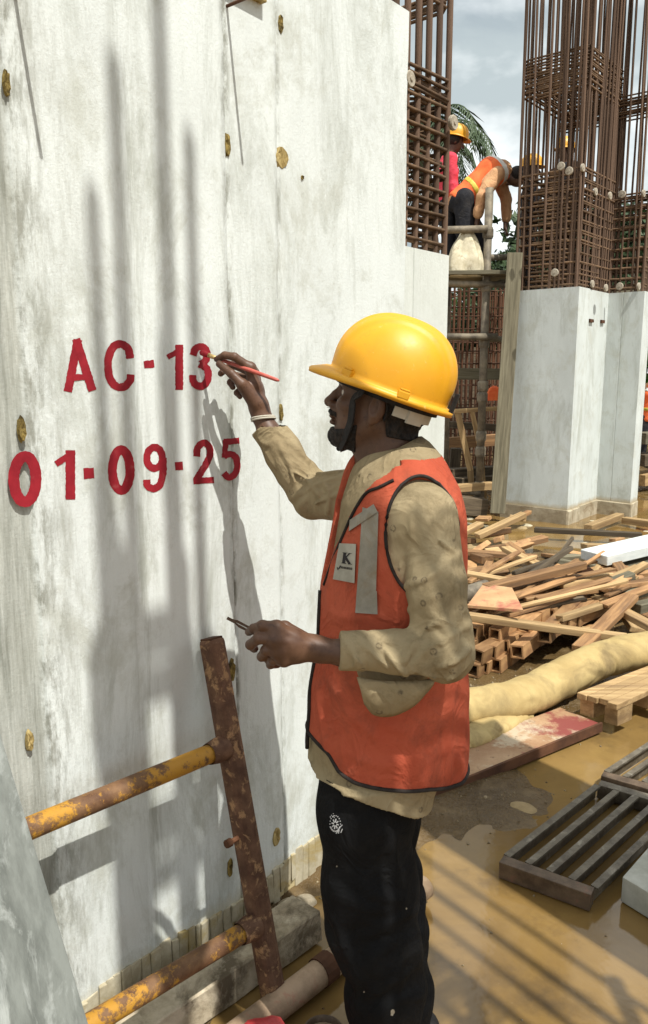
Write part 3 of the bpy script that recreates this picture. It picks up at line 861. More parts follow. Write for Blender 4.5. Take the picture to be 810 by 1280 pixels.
# ================================================================== timber and debris
def beam(name, p0, p1, w, h, m, label, cat, group=None, roll=0.0, bow=0.0, hollow=0.0, chew=0.004, up=(0, 0, 1)):
    """a length of timber or tube in its own axes, grain along X"""
    p0, p1 = np.asarray(p0, float), np.asarray(p1, float)
    L = float(np.linalg.norm(p1 - p0)); d = unit(p1 - p0)
    x, y, d = frame(d, up)
    c, s = math.cos(roll), math.sin(roll)
    side, upv = x * c + y * s, y * c - x * s
    v, f = [], []
    if hollow:
        t = hollow
        for k, X in enumerate((0, L)):
            for q in (1, 0):
                ww, hh = (w / 2, h / 2) if q else (w / 2 - t, h / 2 - t)
                for (a, b) in ((-1, -1), (1, -1), (1, 1), (-1, 1)): v.append((X, a * ww, b * hh))
        for i in range(4):
            j = (i + 1) % 4
            f += [(i, j, 8 + j, 8 + i), (4 + j, 4 + i, 12 + i, 12 + j), (j, i, 4 + i, 4 + j), (8 + i, 8 + j, 12 + j, 12 + i)]
    else:
        n = 6
        for k in range(n + 1):
            t = k / n; zb = bow * math.sin(PI * t)
            jj = chew if k in (0, n) else chew * 0.4
            for (a, b) in ((-1, -1), (1, -1), (1, 1), (-1, 1)):
                v.append((L * t + (random.uniform(-jj * 2, jj * 2) if k in (0, n) else 0), a * w / 2 + random.uniform(-jj, jj) * 0.5, b * h / 2 + zb + random.uniform(-jj, jj) * 0.5))
        for k in range(n):
            for i in range(4):
                j = (i + 1) % 4; f.append((4 * k + i, 4 * k + j, 4 * k + 4 + j, 4 * k + 4 + i))
        f += [(3, 2, 1, 0), (4 * n, 4 * n + 1, 4 * n + 2, 4 * n + 3)]
    me = bpy.data.meshes.new(name); me.from_pydata(v, [], f)
    bm = bmesh.new(); bm.from_mesh(me); bmesh.ops.recalc_face_normals(bm, faces=bm.faces[:])
    if not hollow:
        eds = [e for e in bm.edges if len(e.link_faces) == 2 and e.calc_face_angle(0) > 0.9]
        bmesh.ops.bevel(bm, geom=eds, offset=min(0.004, 0.12 * min(w, h)), segments=1, affect='EDGES')
    bm.to_mesh(me); bm.free(); me.update()
    me.materials.append(m)
    o = bpy.data.objects.new(name, me); col.objects.link(o)
    R_ = Matrix((d, side, upv)).transposed().to_4x4()
    o.matrix_world = Matrix.Translation(Vector(p0)) @ R_
    return tag(o, label, cat, group)

BG = 'loose battens over the debris pile'
def bat(a, b, za, zb, w, h, m, label, cat='batten', group=None, **k):
    w *= 0.82; h *= 0.82
    return beam('timber_batten', G(a[0], a[1], za), G(b[0], b[1], zb), w, h, M[m], label, cat, group, **k)
# long pieces lying over the heap
bat((580, 770), (785, 798), 0.30, 0.20, 0.075, 0.05, 'wood_pale', 'long pale batten lying across the front of the brown tube stack')
bat((632, 686), (830, 792), 0.24, 0.22, 0.09, 0.05, 'wood_pale', 'long pale batten sloping down to the right edge across the heap')
bat((606, 736), (728, 706), 0.34, 0.40, 0.10, 0.06, 'wood_brown', 'reddish brown batten lying over the back of the tube stack')
bat((577, 716), (640, 727), 0.28, 0.26, 0.10, 0.035, 'wood_pale', 'pale board end poking out behind the painter\'s elbow')
bat((655, 727), (711, 738), 0.26, 0.24, 0.09, 0.03, 'wood_pale', 'short pale board with a dark edge under the brown batten')
bat((724, 812), (790, 746), 0.20, 0.26, 0.10, 0.05, 'wood_brown', 'brown batten crossing the long pale battens at the right')
bat((736, 741), (775, 741), 0.16, 0.20, 0.10, 0.05, 'wood_pale', 'pale offcut lying between the crossing battens and grey pieces')
bat((668, 662), (802, 669), 0.10, 0.10, 0.09, 0.06, 'wood_dark', 'dark wet plank lying in the puddle before the stepped column')
bat((578, 690), (672, 697), 0.14, 0.12, 0.12, 0.05, 'wood_brown', 'brown plank half sunk in the puddle behind the heap')
bat((597, 670), (655, 643), 0.12, 0.30, 0.12, 0.06, 'wood_pale', 'pale broken timber at the foot of the leaning plank')
bat((575, 668), (600, 655), 0.12, 0.15, 0.10, 0.06, 'wood_pale', 'small pale timber stub behind the painter\'s shoulder')
bat((630, 655), (662, 640), 0.10, 0.16, 0.07, 0.05, 'wood_brown', 'brown stub against the foot of the stepped column')
bat((577, 690), (610, 700), 0.10, 0.12, 0.14, 0.08, 'wood_brown', 'thick brown block in the mud behind the arm')
bat((612, 704), (598, 730), 0.14, 0.16, 0.07, 0.05, 'wood_brown', 'short brown stick leaning on the back of the heap')
bat((690, 713), (660, 700), 0.16, 0.14, 0.08, 0.05, 'wood_pale', 'short pale stick behind the brown batten')
bat((757, 735), (790, 722), 0.26, 0.30, 0.09, 0.10, 'wood_grey', 'grey timber block with a dark end beside the white channel')
bat((775, 744), (822, 735), 0.22, 0.24, 0.09, 0.08, 'wood_grey', 'grey timber lying at the right edge of the picture below the white channel')
bat((768, 703), (785, 728), 0.26, 0.22, 0.10, 0.08, 'wood_brown', 'brown chunk under the white channel')
bat((795, 760), (830, 752), 0.20, 0.20, 0.10, 0.07, 'wood_grey', 'grey plank end behind the long pale batten at the right edge')
# white painted channel
ch = beam('steel_channel', G(742, 697, 0.30), G(850, 672, 0.36), 0.26, 0.075, M['block'] if False else mat('white_channel_paint', (0.52, 0.55, 0.53), (0.64, 0.66, 0.63), 6, 0.5, 0.3, stretch=(1, 4, 4), vary=0.0),
          'white painted steel channel lying over the debris at the right', 'channel', chew=0.0)
beam('steel_plate', G(770, 716, 0.18), G(850, 704, 0.22), 0.30, 0.10, M['wood_grey'], 'grey dirty box section behind the white channel', 'box section')
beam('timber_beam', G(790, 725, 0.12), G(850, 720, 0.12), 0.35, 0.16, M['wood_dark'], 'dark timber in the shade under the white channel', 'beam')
# the stack of hollow brown tubes
TG = 'hollow brown tubes stacked behind the hose'
def tube_piece(px, py, z, ang, L, w=0.072, tilt=0.0, lab='hollow brown square tube in the stack behind the hose', hollow=0.009, m='tube_brown', grp=TG, roll=None):
    p = G(px, py, z)
    d = np.array((math.cos(math.radians(ang)), math.sin(math.radians(ang)), tilt))
    return beam('square_tube', p, p + unit(d) * L, w, w, M[m], lab, 'tube', grp, roll=random.uniform(-.12, .12) if roll is None else roll, hollow=hollow)
for i, (px, py) in enumerate([(590, 838), (603, 834), (618, 832), (578, 828), (632, 824), (646, 815), (596, 820), (612, 815), (628, 808), (585, 808), (655, 802),
                              (640, 798), (600, 800), (668, 800), (680, 795), (618, 793), (590, 790), (690, 786), (655, 783), (636, 780), (704, 782), (606, 778), (670, 772), (716, 776), (586, 772), (686, 768)]):
    z = 0.05 + 0.075 * (0 if i < 5 else 1 if i < 14 else 2)
    tube_piece(px, py, z, 52 + random.uniform(-7, 7), random.uniform(0.9, 1.5), 0.072 * random.uniform(0.95, 1.1), random.uniform(-.02, .02))
SG = 'loose brown sticks on top of the tube stack'
for i in range(64):
    px, py = random.uniform(580, 765), random.uniform(716, 775)
    a = random.choice((30, 38, 45, 50, 55, 20)) + random.uniform(-8, 8)
    wk = random.choice(('wood_brown', 'tube_brown', 'wood_pale', 'wood_brown', 'tube_brown', 'wood_pale', 'wood_brown', 'wood_dark'))
    wl_ = {'wood_brown': 'brown', 'tube_brown': 'reddish', 'wood_pale': 'pale', 'wood_dark': 'dark wet'}[wk]
    p = G(px, py, random.uniform(0.16, 0.30)); L = random.uniform(0.35, 1.15)
    beam('timber_stick', p, p + L * np.array((math.cos(math.radians(a)), math.sin(math.radians(a)), random.uniform(-.04, .08))), random.uniform(0.025, 0.06), random.uniform(0.015, 0.04),
         M[wk], wl_ + ' loose stick lying on top of the brown tube stack', 'stick', wl_ + ' ' + SG.replace('brown ', ''), roll=random.uniform(-.3, .3))
CG = 'offcuts scattered round the debris pile'
for i in range(54):
    if i < 16: px, py = random.uniform(715, 820), random.uniform(745, 800)
    elif i < 30: px, py = random.uniform(575, 665), random.uniform(645, 720)
    elif i < 38: px, py = random.uniform(740, 815), random.uniform(700, 745)
    else: px, py = random.uniform(580, 770), random.uniform(672, 735)
    a = random.uniform(0, PI)
    p = G(px, py, random.uniform(0.03, 0.12)); L = random.uniform(0.12, 0.4)
    beam('wood_offcut', p, p + L * np.array((math.cos(a), math.sin(a), random.uniform(-.15, .15))), random.uniform(0.05, 0.13), random.uniform(0.03, 0.07),
         M[random.choice(('wood_brown', 'wood_pale', 'wood_grey', 'tube_brown'))], 'small wood offcut ' + ('under the crossing battens right of the tube stack' if i < 16 else 'in the mud at the foot of the leaning plank' if i < 30 else 'below the white channel at the right edge' if i < 38 else 'behind the tube stack at the edge of the puddle'), 'offcut', CG + (' right', ' left', ' under the channel', ' behind')[0 if i < 16 else 1 if i < 30 else 2 if i < 38 else 3], roll=random.uniform(-.6, .6))
# reddish plywood sheet on the stack, its boards and grey pipe
M['ply_red'] = mat('ply_red', (0.42, 0.24, 0.12), (0.52, 0.33, 0.17), 5, 0.75, 0.2, c3=(0.38, 0.14, 0.09), scale3=4, lo3=0.5, hi3=0.62)
q = [G(584, 760, 0.32), G(654, 766, 0.34), G(640, 738, 0.36), G(604, 733, 0.34)]
tag(MB().prism(q, (0, 0, 0.018)).build('plywood_offcut', M['ply_red'], bevel=0.002), 'reddish plywood offcut lying on top of the tube stack', 'plywood')
pi = MB().tube([G(574, 746, 0.30), G(608, 735, 0.32)], 0.055, 14).build('grey_pipe', M['pipe_grey'], smooth=True)
tag(pi, 'grey plastic pipe poking out behind the painter\'s elbow', 'pipe')
m = MB(); m.tube([G(733, 722, 0.22), G(722, 716, 0.22)], 0.075, 16)
tag(m.build('pipe_stub', M['rust_dark'], smooth=False), 'short dark round pipe stub lying near the white channel', 'pipe')

# hose: thick canvas sleeve
M['canvas'] = mat('canvas_hose', (0.36, 0.26, 0.11), (0.46, 0.345, 0.155), 5, 0.8, 0.2, c3=(0.20, 0.145, 0.07), scale3=3.4, lo3=0.47, hi3=0.70, bscale=110, bstr=0.25, bdist=0.003)
def soft_tube(name, pts, r, m, label, cat, seg=170, n=48, squash=0.90, wob=0.008):
    p = np.array(smooth_line3(pts, seg // (len(pts) - 1)))
    k = len(p); v, f = [], []
    px = None
    ang = np.arange(n) * 2 * PI / n
    for i in range(k):
        d = unit(p[min(i + 1, k - 1)] - p[max(i - 1, 0)])
        x = unit(np.cross((0, 0, 1), d)); y = np.cross(d, x)
        for a in ang:
            v.append(p[i] + r * (x * math.cos(a) * 1.04 + y * math.sin(a) * squash))
    v = np.array(v)
    c = np.repeat(p, n, 0)
    nn = (v - c) / r
    along_ = np.repeat(np.arange(k) / k * 14, n)
    w = wob * vn(v, (3.5, 3.5, 3.5), 12) + 0.5 * wob * vn(np.stack([along_ * 2.2, nn[:, 2] * 1.6, nn[:, 0]], 1), (1, 1, 1), 14) + 0.0045 * vn(v, (22, 22, 9), 15) - 0.006 * np.maximum(0, 1 - np.abs(vn(np.stack([along_ * 1.3, nn[:, 2] * 0.8, nn[:, 0] * 0.8], 1), (1, 1, 1), 16)) * 7)
    v = v + nn * w[:, None]
    i = np.arange(k - 1)[:, None] * n + np.arange(n)[None, :]
    j = np.arange(k - 1)[:, None] * n + (np.arange(n)[None, :] + 1) % n
    f = np.stack([i, j, j + n, i + n], -1).reshape(-1, 4)
    o = mesh_obj(name, v, f, m, smooth=True)
    return tag(o, label, cat)
def smooth_line3(pts, k=8):
    p = [np.asarray(q, float) for q in pts]; p = [2 * p[0] - p[1]] + p + [2 * p[-1] - p[-2]]; out = []
    for i in range(1, len(p) - 2):
        for t in np.linspace(0, 1, k, endpoint=False):
            a, b, c, d = p[i - 1:i + 3]
            out.append(0.5 * ((2 * b) + (c - a) * t + (2 * a - 5 * b + 4 * c - d) * t * t + (3 * b - a - 3 * c + d) * t ** 3))
    return out + [p[-2]]
soft_tube('canvas_hose', [G(380, 905, 0.10), G(480, 896, 0.10), G(575, 886, 0.10), G(640, 876, 0.10), G(698, 850, 0.12), G(748, 826, 0.16), G(800, 813, 0.20), G(870, 808, 0.20)], 0.105, M['canvas'],
          'thick tan canvas hose running behind the painter to the right edge', 'hose')
soft_tube('canvas_sleeve', [G(440, 945, 0.05), G(530, 933, 0.055), G(585, 922, 0.055), G(622, 905, 0.05), G(650, 893, 0.03)], 0.075, M['canvas'],
          'thinner flattened tan sleeve on the mud below the big hose', 'hose', squash=0.62)

# wooden pallet board at the right
pal = thing('wooden_pallet', G(775, 885), 'sawn wooden pallet section lying on the painted board by the hose', 'pallet')
a, b, c, d = G(722, 872, 0.135), G(772, 888, 0.135), G(870, 842, 0.135), G(826, 832, 0.135)
for i in range(4):
    t0, t1 = i / 4 + 0.006, (i + 1) / 4 - 0.006
    q0, q1, q2, q3 = a + (b - a) * t0, a + (b - a) * t1, d + (c - d) * t1, d + (c - d) * t0
    j = unit(d - a) * random.uniform(-0.03, 0.02)
    MB().prism([q0 + j, q1 + j, q2, q3], (0, 0, 0.028)).build('board', M['wood_pale'], pal, bevel=0.003)
for t in (0.02, 0.5, 0.95):
    p0 = a + (d - a) * t + (b - a) * 0.03; p1 = p0 + (b - a) * 0.94
    if t == 0.02:                                         # the near bearer is two blocks with a gap between
        for u0, u1 in ((0, 0.36), (0.66, 1.0)):
            MB().box((p0 + (p1 - p0) * (u0 + u1) / 2) - np.array((0, 0, 0.043)) + unit(d - a) * 0.06, np.linalg.norm(p1 - p0) * (u1 - u0), 0.12, 0.084, (unit(p1 - p0), unit(d - a), (0, 0, 1)), 0.002).build('bearer', M['wood_pale'], pal, bevel=0.003)
    else:
        MB().box((p0 + p1) / 2 - np.array((0, 0, 0.043)), np.linalg.norm(p1 - p0), 0.09, 0.084, (unit(p1 - p0), unit(d - a), (0, 0, 1)), 0.002).build('bearer', M['wood_pale'], pal, bevel=0.003)

# paint-stained shutter board
def painted_board_material():
    m, nt, b = new_mat('stained_board', 0.6, 0.3)
    v = coords(nt)
    c = mixc(nt, ramp(nt, noise(nt, v, 3.0, 7, 0.7), 0.4, 0.6), (0.30, 0.17, 0.09), (0.44, 0.29, 0.17))
    c = mixc(nt, ramp(nt, noise(nt, coords(nt, (1, 1, 1), 'Object', (4, 2, 0)), 3.4, 7, 0.68), 0.52, 0.58), c, (0.46, 0.37, 0.26))
    c = mixc(nt, ramp(nt, noise(nt, coords(nt, (1, 1, 1), 'Object', (1.3, 5, 0)), 2.8, 7, 0.68), 0.52, 0.59), c, (0.22, 0.055, 0.045))
    c = mixc(nt, ramp(nt, noise(nt, v, 26, 5, 0.7), 0.60, 0.7), c, (0.16, 0.09, 0.05))
    nt.links.new(c, b.inputs['Base Color'])
    bump(nt, b, noise(nt, v, 40, 6, 0.7), 0.4, 0.004)
    return m
M['board'] = painted_board_material()
q = [G(500, 1008, 0.045), G(752, 905, 0.05), G(700, 884, 0.05), G(480, 965, 0.045)]
bo = MB().prism([p - np.array((0, 0, 0.03)) for p in q], (0, 0, 0.03)).build('shutter_board', M['board'], bevel=0.003)
tag(bo, 'shutter board stained with red and white paint lying on the mud', 'board')
MB().box((q[0] + q[1]) / 2 + np.array((0, 0, -0.014)) - unit(np.cross(q[1] - q[0], (0, 0, 1))) * 0.004 * 0, np.linalg.norm(q[1] - q[0]), 0.012, 0.044, (unit(q[1] - q[0]), unit(np.cross((0, 0, 1), q[1] - q[0])), (0, 0, 1))).build('edge_strip', M['rust_dark'], bo)

# steel grate panels and the grey box at the right
M['steel_wet'] = mat('wet_steel', (0.085, 0.068, 0.048), (0.17, 0.145, 0.105), 16, 0.5, 0.45, metal=0.25, stretch=(1, 1, 1), c3=(0.27, 0.24, 0.19), scale3=20, lo3=0.56, hi3=0.68, bscale=70, bstr=0.4)
M['steel_rust'] = mat('wet_steel_rusty', (0.075, 0.050, 0.032), (0.145, 0.10, 0.064), 16, 0.55, 0.4, metal=0.15, c3=(0.25, 0.10, 0.07), scale3=9, lo3=0.6, hi3=0.7, bscale=70, bstr=0.4)
def grate(label, A, B, D, n, h, zb):
    """A, B the near corners, D the far left corner (ground points); n bars from near to far"""
    g = thing('steel_grate', (A + B) / 2, label, 'grate')
    near, far = unit(B - A), unit(D - A)
    L = np.linalg.norm(D - A); Wd = np.linalg.norm(B - A)
    up = np.array((0, 0, 1.0))
    z = np.array((0, 0, zb))
    MB().box((A + B) / 2 + z + up * h / 2, Wd, 0.045, h, (near, np.cross(up, near), up), 0.002).build('end_bar', M['steel_rust'], g, bevel=0.003)
    MB().box((A + B) / 2 + far * L + z + up * h / 2, Wd, 0.045, h, (near, np.cross(up, near), up), 0.002).build('end_bar', M['steel_wet'], g, bevel=0.003)
    nrm = np.cross(up, far)
    for i in range(n):
        p = A + (B - A) * ((i + 0.06) / (n - 0.88)) + far * L / 2
        w = 0.024
        MB().box(p + z + up * (h - 0.004), L - 0.05, w, 0.008, (far, nrm, up), 0.001).build('bar', M['steel_wet'], g)
        MB().box(p + z + up * (h / 2 - 0.006) + nrm * (w / 2 - 0.003), L - 0.05, 0.006, h - 0.012, (far, nrm, up), 0.001).build('bar_web', M['steel_wet'], g)
    return L
gA, gB = G(626, 1094), G(739, 1136)
gD = G(748, 996)
grate('near rusty steel grate panel lying in the wet mud', gA, gB, gD, 5, 0.058, 0.004)
gA2 = gD + unit(gD - gA) * 0.07 - unit(gB - gA) * 0.02; gB2 = gA2 + (gB - gA)
grate('second steel grate panel lying beyond the first one', gA2, gB2, gA2 + unit(gD - gA) * 1.1 + unit(gB - gA) * 0.06, 5, 0.062, 0.006)
gp = [G(778, 1098, 0.085), G(840, 1135, 0.085), G(940, 1090, 0.085), G(818, 1052, 0.085)]
M['box_grey'] = mat('box_grey', (0.33, 0.33, 0.28), (0.46, 0.46, 0.41), 9, 0.6, 0.3, c3=(0.16, 0.14, 0.10), scale3=8, lo3=0.54, hi3=0.66)
tag(MB().prism([p - np.array((0, 0, 0.08)) for p in gp], (0, 0, 0.085)).build('steel_form_panel', M['box_grey'], bevel=0.003), 'grey steel form panel lying in front of the grate at the right edge', 'panel')
bp = [G(800, 1000, 0.02), G(900, 1050, 0.02), G(960, 930, 0.02), G(860, 880, 0.02)]

# mud lumps
M['mud'] = mat('mud_lump', (0.25, 0.18, 0.09), (0.38, 0.28, 0.15), 12, 0.8, 0.25, bscale=40, bstr=0.6, bdist=0.01)
def lump(px, py, r, h, m, label, cat, seed, name='mud_lump', zb=0.0):
    c = G(px, py, zb); n, k = 20, 7; v, f = [], []
    for i in range(k):
        t = i / (k - 1) * PI / 2
        for j in range(n):
            a = 2 * PI * j / n
            v.append((r * math.cos(t) * math.cos(a), 0.75 * r * math.cos(t) * math.sin(a), h * math.sin(t) - 0.015))
    v = np.array(v); w = vn(v, (9 / r * .15,) * 2 + (20,), seed); w2 = vn(v, (34, 34, 34), seed + 1)
    v = v * (1 + 0.30 * w + 0.10 * w2)[:, None] + c
    f = [(i * n + j, i * n + (j + 1) % n, (i + 1) * n + (j + 1) % n, (i + 1) * n + j) for i in range(k - 1) for j in range(n)] + [tuple(range((k - 1) * n, k * n))]
    return tag(mesh_obj(name, v, f, m, smooth=True), label, cat)
lump(651, 1010, 0.075, 0.03, M['mud'], 'low tan mud lump in the shade beside the grate', 'mud lump', 31)
lump(620, 906, 0.10, 0.07, M['mud'], 'crusty mud lump at the end of the flattened sleeve', 'mud lump', 33)
for i in range(34):
    px, py = (random.uniform(560, 680), random.uniform(636, 690)) if i < 14 else (random.uniform(700, 812), random.uniform(640, 690)) if i < 20 else (random.uniform(330, 800), random.uniform(1000, 1270))
    r = random.uniform(0.03, 0.09) if i < 20 else random.uniform(0.006, 0.014)
    tag(lump(px, py, r, r * 0.6, M[random.choice(('mud', 'slurry'))], 'small crumb of mortar or mud on the wet ground', 'crumb', 40 + i, 'mortar_crumb'), group='crumbs on the wet ground')

# ================================================================== at the foot of the wall
M['crust'] = mat('mortar_crust', (0.34, 0.28, 0.19), (0.58, 0.50, 0.37), 11, 0.9, 0.15, c3=(0.15, 0.12, 0.08), scale3=5, lo3=0.5, hi3=0.64, bscale=45, bstr=0.6, bdist=0.008)
M['pipe_muddy'] = mat('muddy_pipe', (0.23, 0.16, 0.10), (0.42, 0.30, 0.20), 10, 0.75, 0.25, c3=(0.36, 0.13, 0.09), scale3=6, lo3=0.58, hi3=0.7, bscale=40, bstr=0.5)
beam('timber_beam', G(168, 1318, 0.055) - WN * 0.05, G(398, 1158, 0.055) - WN * 0.05, 0.11, 0.10, M['crust'], 'mortar crusted timber beam along the foot of the lettered wall', 'beam', chew=0.012)
pm = MB()
pts = smooth_line3([G(290, 1300, 0.045), G(405, 1212, 0.045), G(530, 1108, 0.05)], 8)
pm.tube(pts, 0.037, 24)
tag(pm.build('muddy_pipe', M['pipe_muddy'], smooth=True), 'muddy pink stained pipe lying on the ground behind the painter\'s leg', 'pipe')
pc = MB().tube([G(398, 1217, 0.045), G(412, 1206, 0.045)], 0.041, 14).build('pipe_socket', M['rust_dark'], smooth=False)
pc.parent = None
tag(pc, 'dark socket on the muddy pipe by the trouser leg', 'pipe socket')
for i in range(14):
    t = random.random()
    lump(200 + 190 * t + random.uniform(-10, 30), 1262 - 140 * t + random.uniform(-12, 6), random.uniform(0.02, 0.055), random.uniform(0.03, 0.06), M['crust'], 'broken mortar lump between the beam and the wall foot', 'mortar lump', 90 + i, 'mortar_lump')['group'] = 'mortar lumps at the wall foot'

# ------------------------------------------------------------------ rusty yellow scaffold frame leaning on the wall
def yellow_material():
    m, nt, b = new_mat('chipped_yellow', 0.6, 0.35)
    v = coords(nt)
    base = mixc(nt, ramp(nt, noise(nt, v, 18, 7, 0.7), 0.35, 0.65), (0.10, 0.048, 0.024), (0.21, 0.115, 0.055))
    yel = mixc(nt, noise(nt, v, 8, 4, 0.6), (0.36, 0.17, 0.02), (0.52, 0.275, 0.035))
    big_ = noise(nt, v, 3.0, 3, 0.5)
    fn = noise(nt, v, 34, 7, 0.72)
    f = ramp(nt, math_(nt, 'ADD', math_(nt, 'MULTIPLY', big_, 0.55), math_(nt, 'MULTIPLY', fn, 0.6)), 0.575, 0.630)
    f = mixc(nt, 1.0, f, (1, 1, 1), 'MULTIPLY')
    c = mixc(nt, f, base, yel)
    nt.links.new(c, b.inputs['Base Color'])
    bump(nt, b, math_(nt, 'ADD', f, math_(nt, 'MULTIPLY', fn, 0.7)), 0.35, 0.003)
    return m
M['yellow'] = yellow_material()
M['post'] = mat('rusted_post', (0.085, 0.042, 0.026), (0.16, 0.085, 0.05), 20, 0.75, 0.25, c3=(0.34, 0.20, 0.10), scale3=26, lo3=0.54, hi3=0.62, bscale=60, bstr=0.5, bdist=0.004)
s_top, z_top = wall_sz(262, 797, 0.035)
ptop = W(s_top, z_top, 0.042)
pbot = G(346, 1268) + np.array((0, 0, 0.0))
fr = thing('rusty_scaffold', pbot, 'rusty yellow scaffold frame leaning against the white wall', 'scaffold frame')
pd = unit(ptop - pbot)
sidev = unit(WT - pd * np.dot(WT, pd)); outv = np.cross(sidev, pd)
m = MB(); m.box((ptop + pbot) / 2, np.linalg.norm(ptop - pbot), 0.055, 0.052, (pd, sidev, outv)); m.build('post', M['post'], fr, bevel=0.014, smooth=False)
MB().box(ptop - pd * 0.001, 0.006, 0.044, 0.041, (pd, sidev, outv)).build('post_cap', M['rust_dark'], fr, bevel=0.002)
def on_post(py):
    best = min(np.linspace(0, 1, 400), key=lambda t: abs(py - proj(pbot + (ptop - pbot) * t)[1]))
    return pbot + (ptop - pbot) * best
def proj(p):
    q = np.asarray(p, float) - np.array((0, 0, CAM_H))
    fw = q[1] * CT - q[2] * ST; u = q[1] * ST + q[2] * CT
    return 405 + FPX * q[0] / fw, 640 - FPX * u / fw
def rung(py, target):
    p0 = on_post(py)
    # direction in the leaning plane whose far end meets the sight line through target
    o = np.array((0, 0, CAM_H)); r = ray(*target); n = outv
    k = np.dot(p0 - o, n) / np.dot(r, n)
    d = unit(o + r * k - p0)
    p1 = p0 + d * 0.98
    pts = [p0 + (p1 - p0) * t for t in np.linspace(0, 1, 9)]
    o1 = MB().tube(pts, 0.0245, 18).build('rung', M['yellow'], fr, smooth=True)
    MB().tube([p0 + d * 0.02, p0 + d * 0.045, p0 + d * 0.075], [0.034, 0.033, 0.0275], 18, caps=False).build('weld_collar', M['post'], o1, smooth=True)
    return p1
e1 = rung(932, (40, 1034)); e2 = rung(1152, (110, 1282))
d2 = unit(e1 - e2)
f1 = e2 - d2 * max(0.0, e2[2] / d2[2] - 0.0) * 1.0
MB().box((e1 + d2 * 0.25 + f1) / 2, np.linalg.norm(e1 + d2 * 0.25 - f1), 0.058, 0.054, (d2, sidev, outv)).build('post', M['post'], fr, bevel=0.012)
pp = on_post(1042)
MB().tube([pp - sidev * 0.02, pp - sidev * 0.062], 0.007, 8).build('lock_pin', M['rust_dark'], fr)
MB().tube([pp - sidev * 0.052, pp - sidev * 0.068], 0.011, 8).build('lock_pin', M['rust_dark'], fr)

# grey board leaning in front of the frame at the lower left
M['grey_board'] = mat('weathered_board', (0.13, 0.14, 0.128), (0.215, 0.23, 0.212), 4, 0.65, 0.3, stretch=(7, 7, 0.7), c3=(0.36, 0.38, 0.36), scale3=2.2, lo3=0.52, hi3=0.66, bscale=22, bstr=0.25, bdist=0.003)
def board_pt(px, py, lean=0.30):
    """sight line onto a plane leaning on the wall: d = 0.46 - lean * z"""
    o = np.array((0, 0, CAM_H)); r = ray(px, py); n = WN + np.array((0, 0, lean)); n /= np.linalg.norm(n)
    k = np.dot(W(0, 0, 0.47) - o, n) / np.dot(r, n)
    return o + r * k, n
(t0, nb), (t1, _) = board_pt(-6, 895), board_pt(112, 1284)
ed = unit(t1 - t0); t1 = t1 + ed * (t1[2] / -ed[2])
sd = unit(np.cross(nb, ed)); sd = sd if sd[0] < 0 else -sd
poly = [t1, t0, t0 + sd * 0.9 - ed * 0.05, t1 + sd * 0.9]
poly[3] = poly[3] + ed * (poly[3][2] / -ed[2]) if poly[3][2] > 0 else poly[3]
bd = MB().prism(poly, -nb * 0.022).build('form_board', M['grey_board'], bevel=0.003)
tag(bd, 'weathered grey board leaning at the lower left in front of the yellow frame', 'board')

# red sack and paint tin at the bottom edge
M['red_plastic'] = mat('red_plastic', (0.45, 0.03, 0.035), (0.58, 0.06, 0.06), 9, 0.45, 0.4, bscale=25, bstr=0.5, bdist=0.01)
def bag():
    n, k = 28, 12; c = G(325, 1326, 0.05); v = []
    for i in range(k):
        t = i / (k - 1) * PI - PI / 2
        for j in range(n):
            a = 2 * PI * j / n; v.append((0.105 * math.cos(t) ** 0.7 * math.cos(a) if abs(math.cos(t)) > 1e-6 else 0, 0.085 * (abs(math.cos(t)) ** 0.7) * math.sin(a), 0.062 * math.sin(t)))
    v = np.array(v); w = vn(v, (16, 16, 16), 71) * 0.30 + vn(v, (40, 40, 40), 72) * 0.12
    v = v * (1 + w)[:, None] + c
    f = [(i * n + j, i * n + (j + 1) % n, (i + 1) * n + (j + 1) % n, (i + 1) * n + j) for i in range(k - 1) for j in range(n)]
    tag(mesh_obj('plastic_bag', v, f, M['red_plastic'], smooth=True), 'crumpled red plastic bag on the ground by the frame foot', 'bag')
bag()
tin = thing('paint_tin', G(404, 1332), 'open paint tin beside the red bag with its rim just in view', 'tin')
tc = G(404, 1332)
m = MB(); n = 28
pr_ = [(0.047, 0.0), (0.050, 0.004), (0.050, 0.088), (0.052, 0.092), (0.050, 0.096), (0.047, 0.094), (0.046, 0.075)]
v = [tc + np.array((r * math.cos(2 * PI * j / n), r * math.sin(2 * PI * j / n), z)) for r, z in pr_ for j in range(n)]
m.add(v, [(i * n + j, i * n + (j + 1) % n, (i + 1) * n + (j + 1) % n, (i + 1) * n + j) for i in range(len(pr_) - 1) for j in range(n)])
m.build('can', M['steel_rust'], tin, smooth=True, fixn=False)
m = MB().add([tc + np.array((0.0465 * math.cos(2 * PI * j / n), 0.0465 * math.sin(2 * PI * j / n), 0.078)) for j in range(n)], [tuple(range(n))]); m.build('paint_surface', M['pipe_muddy'], tin, fixn=False)
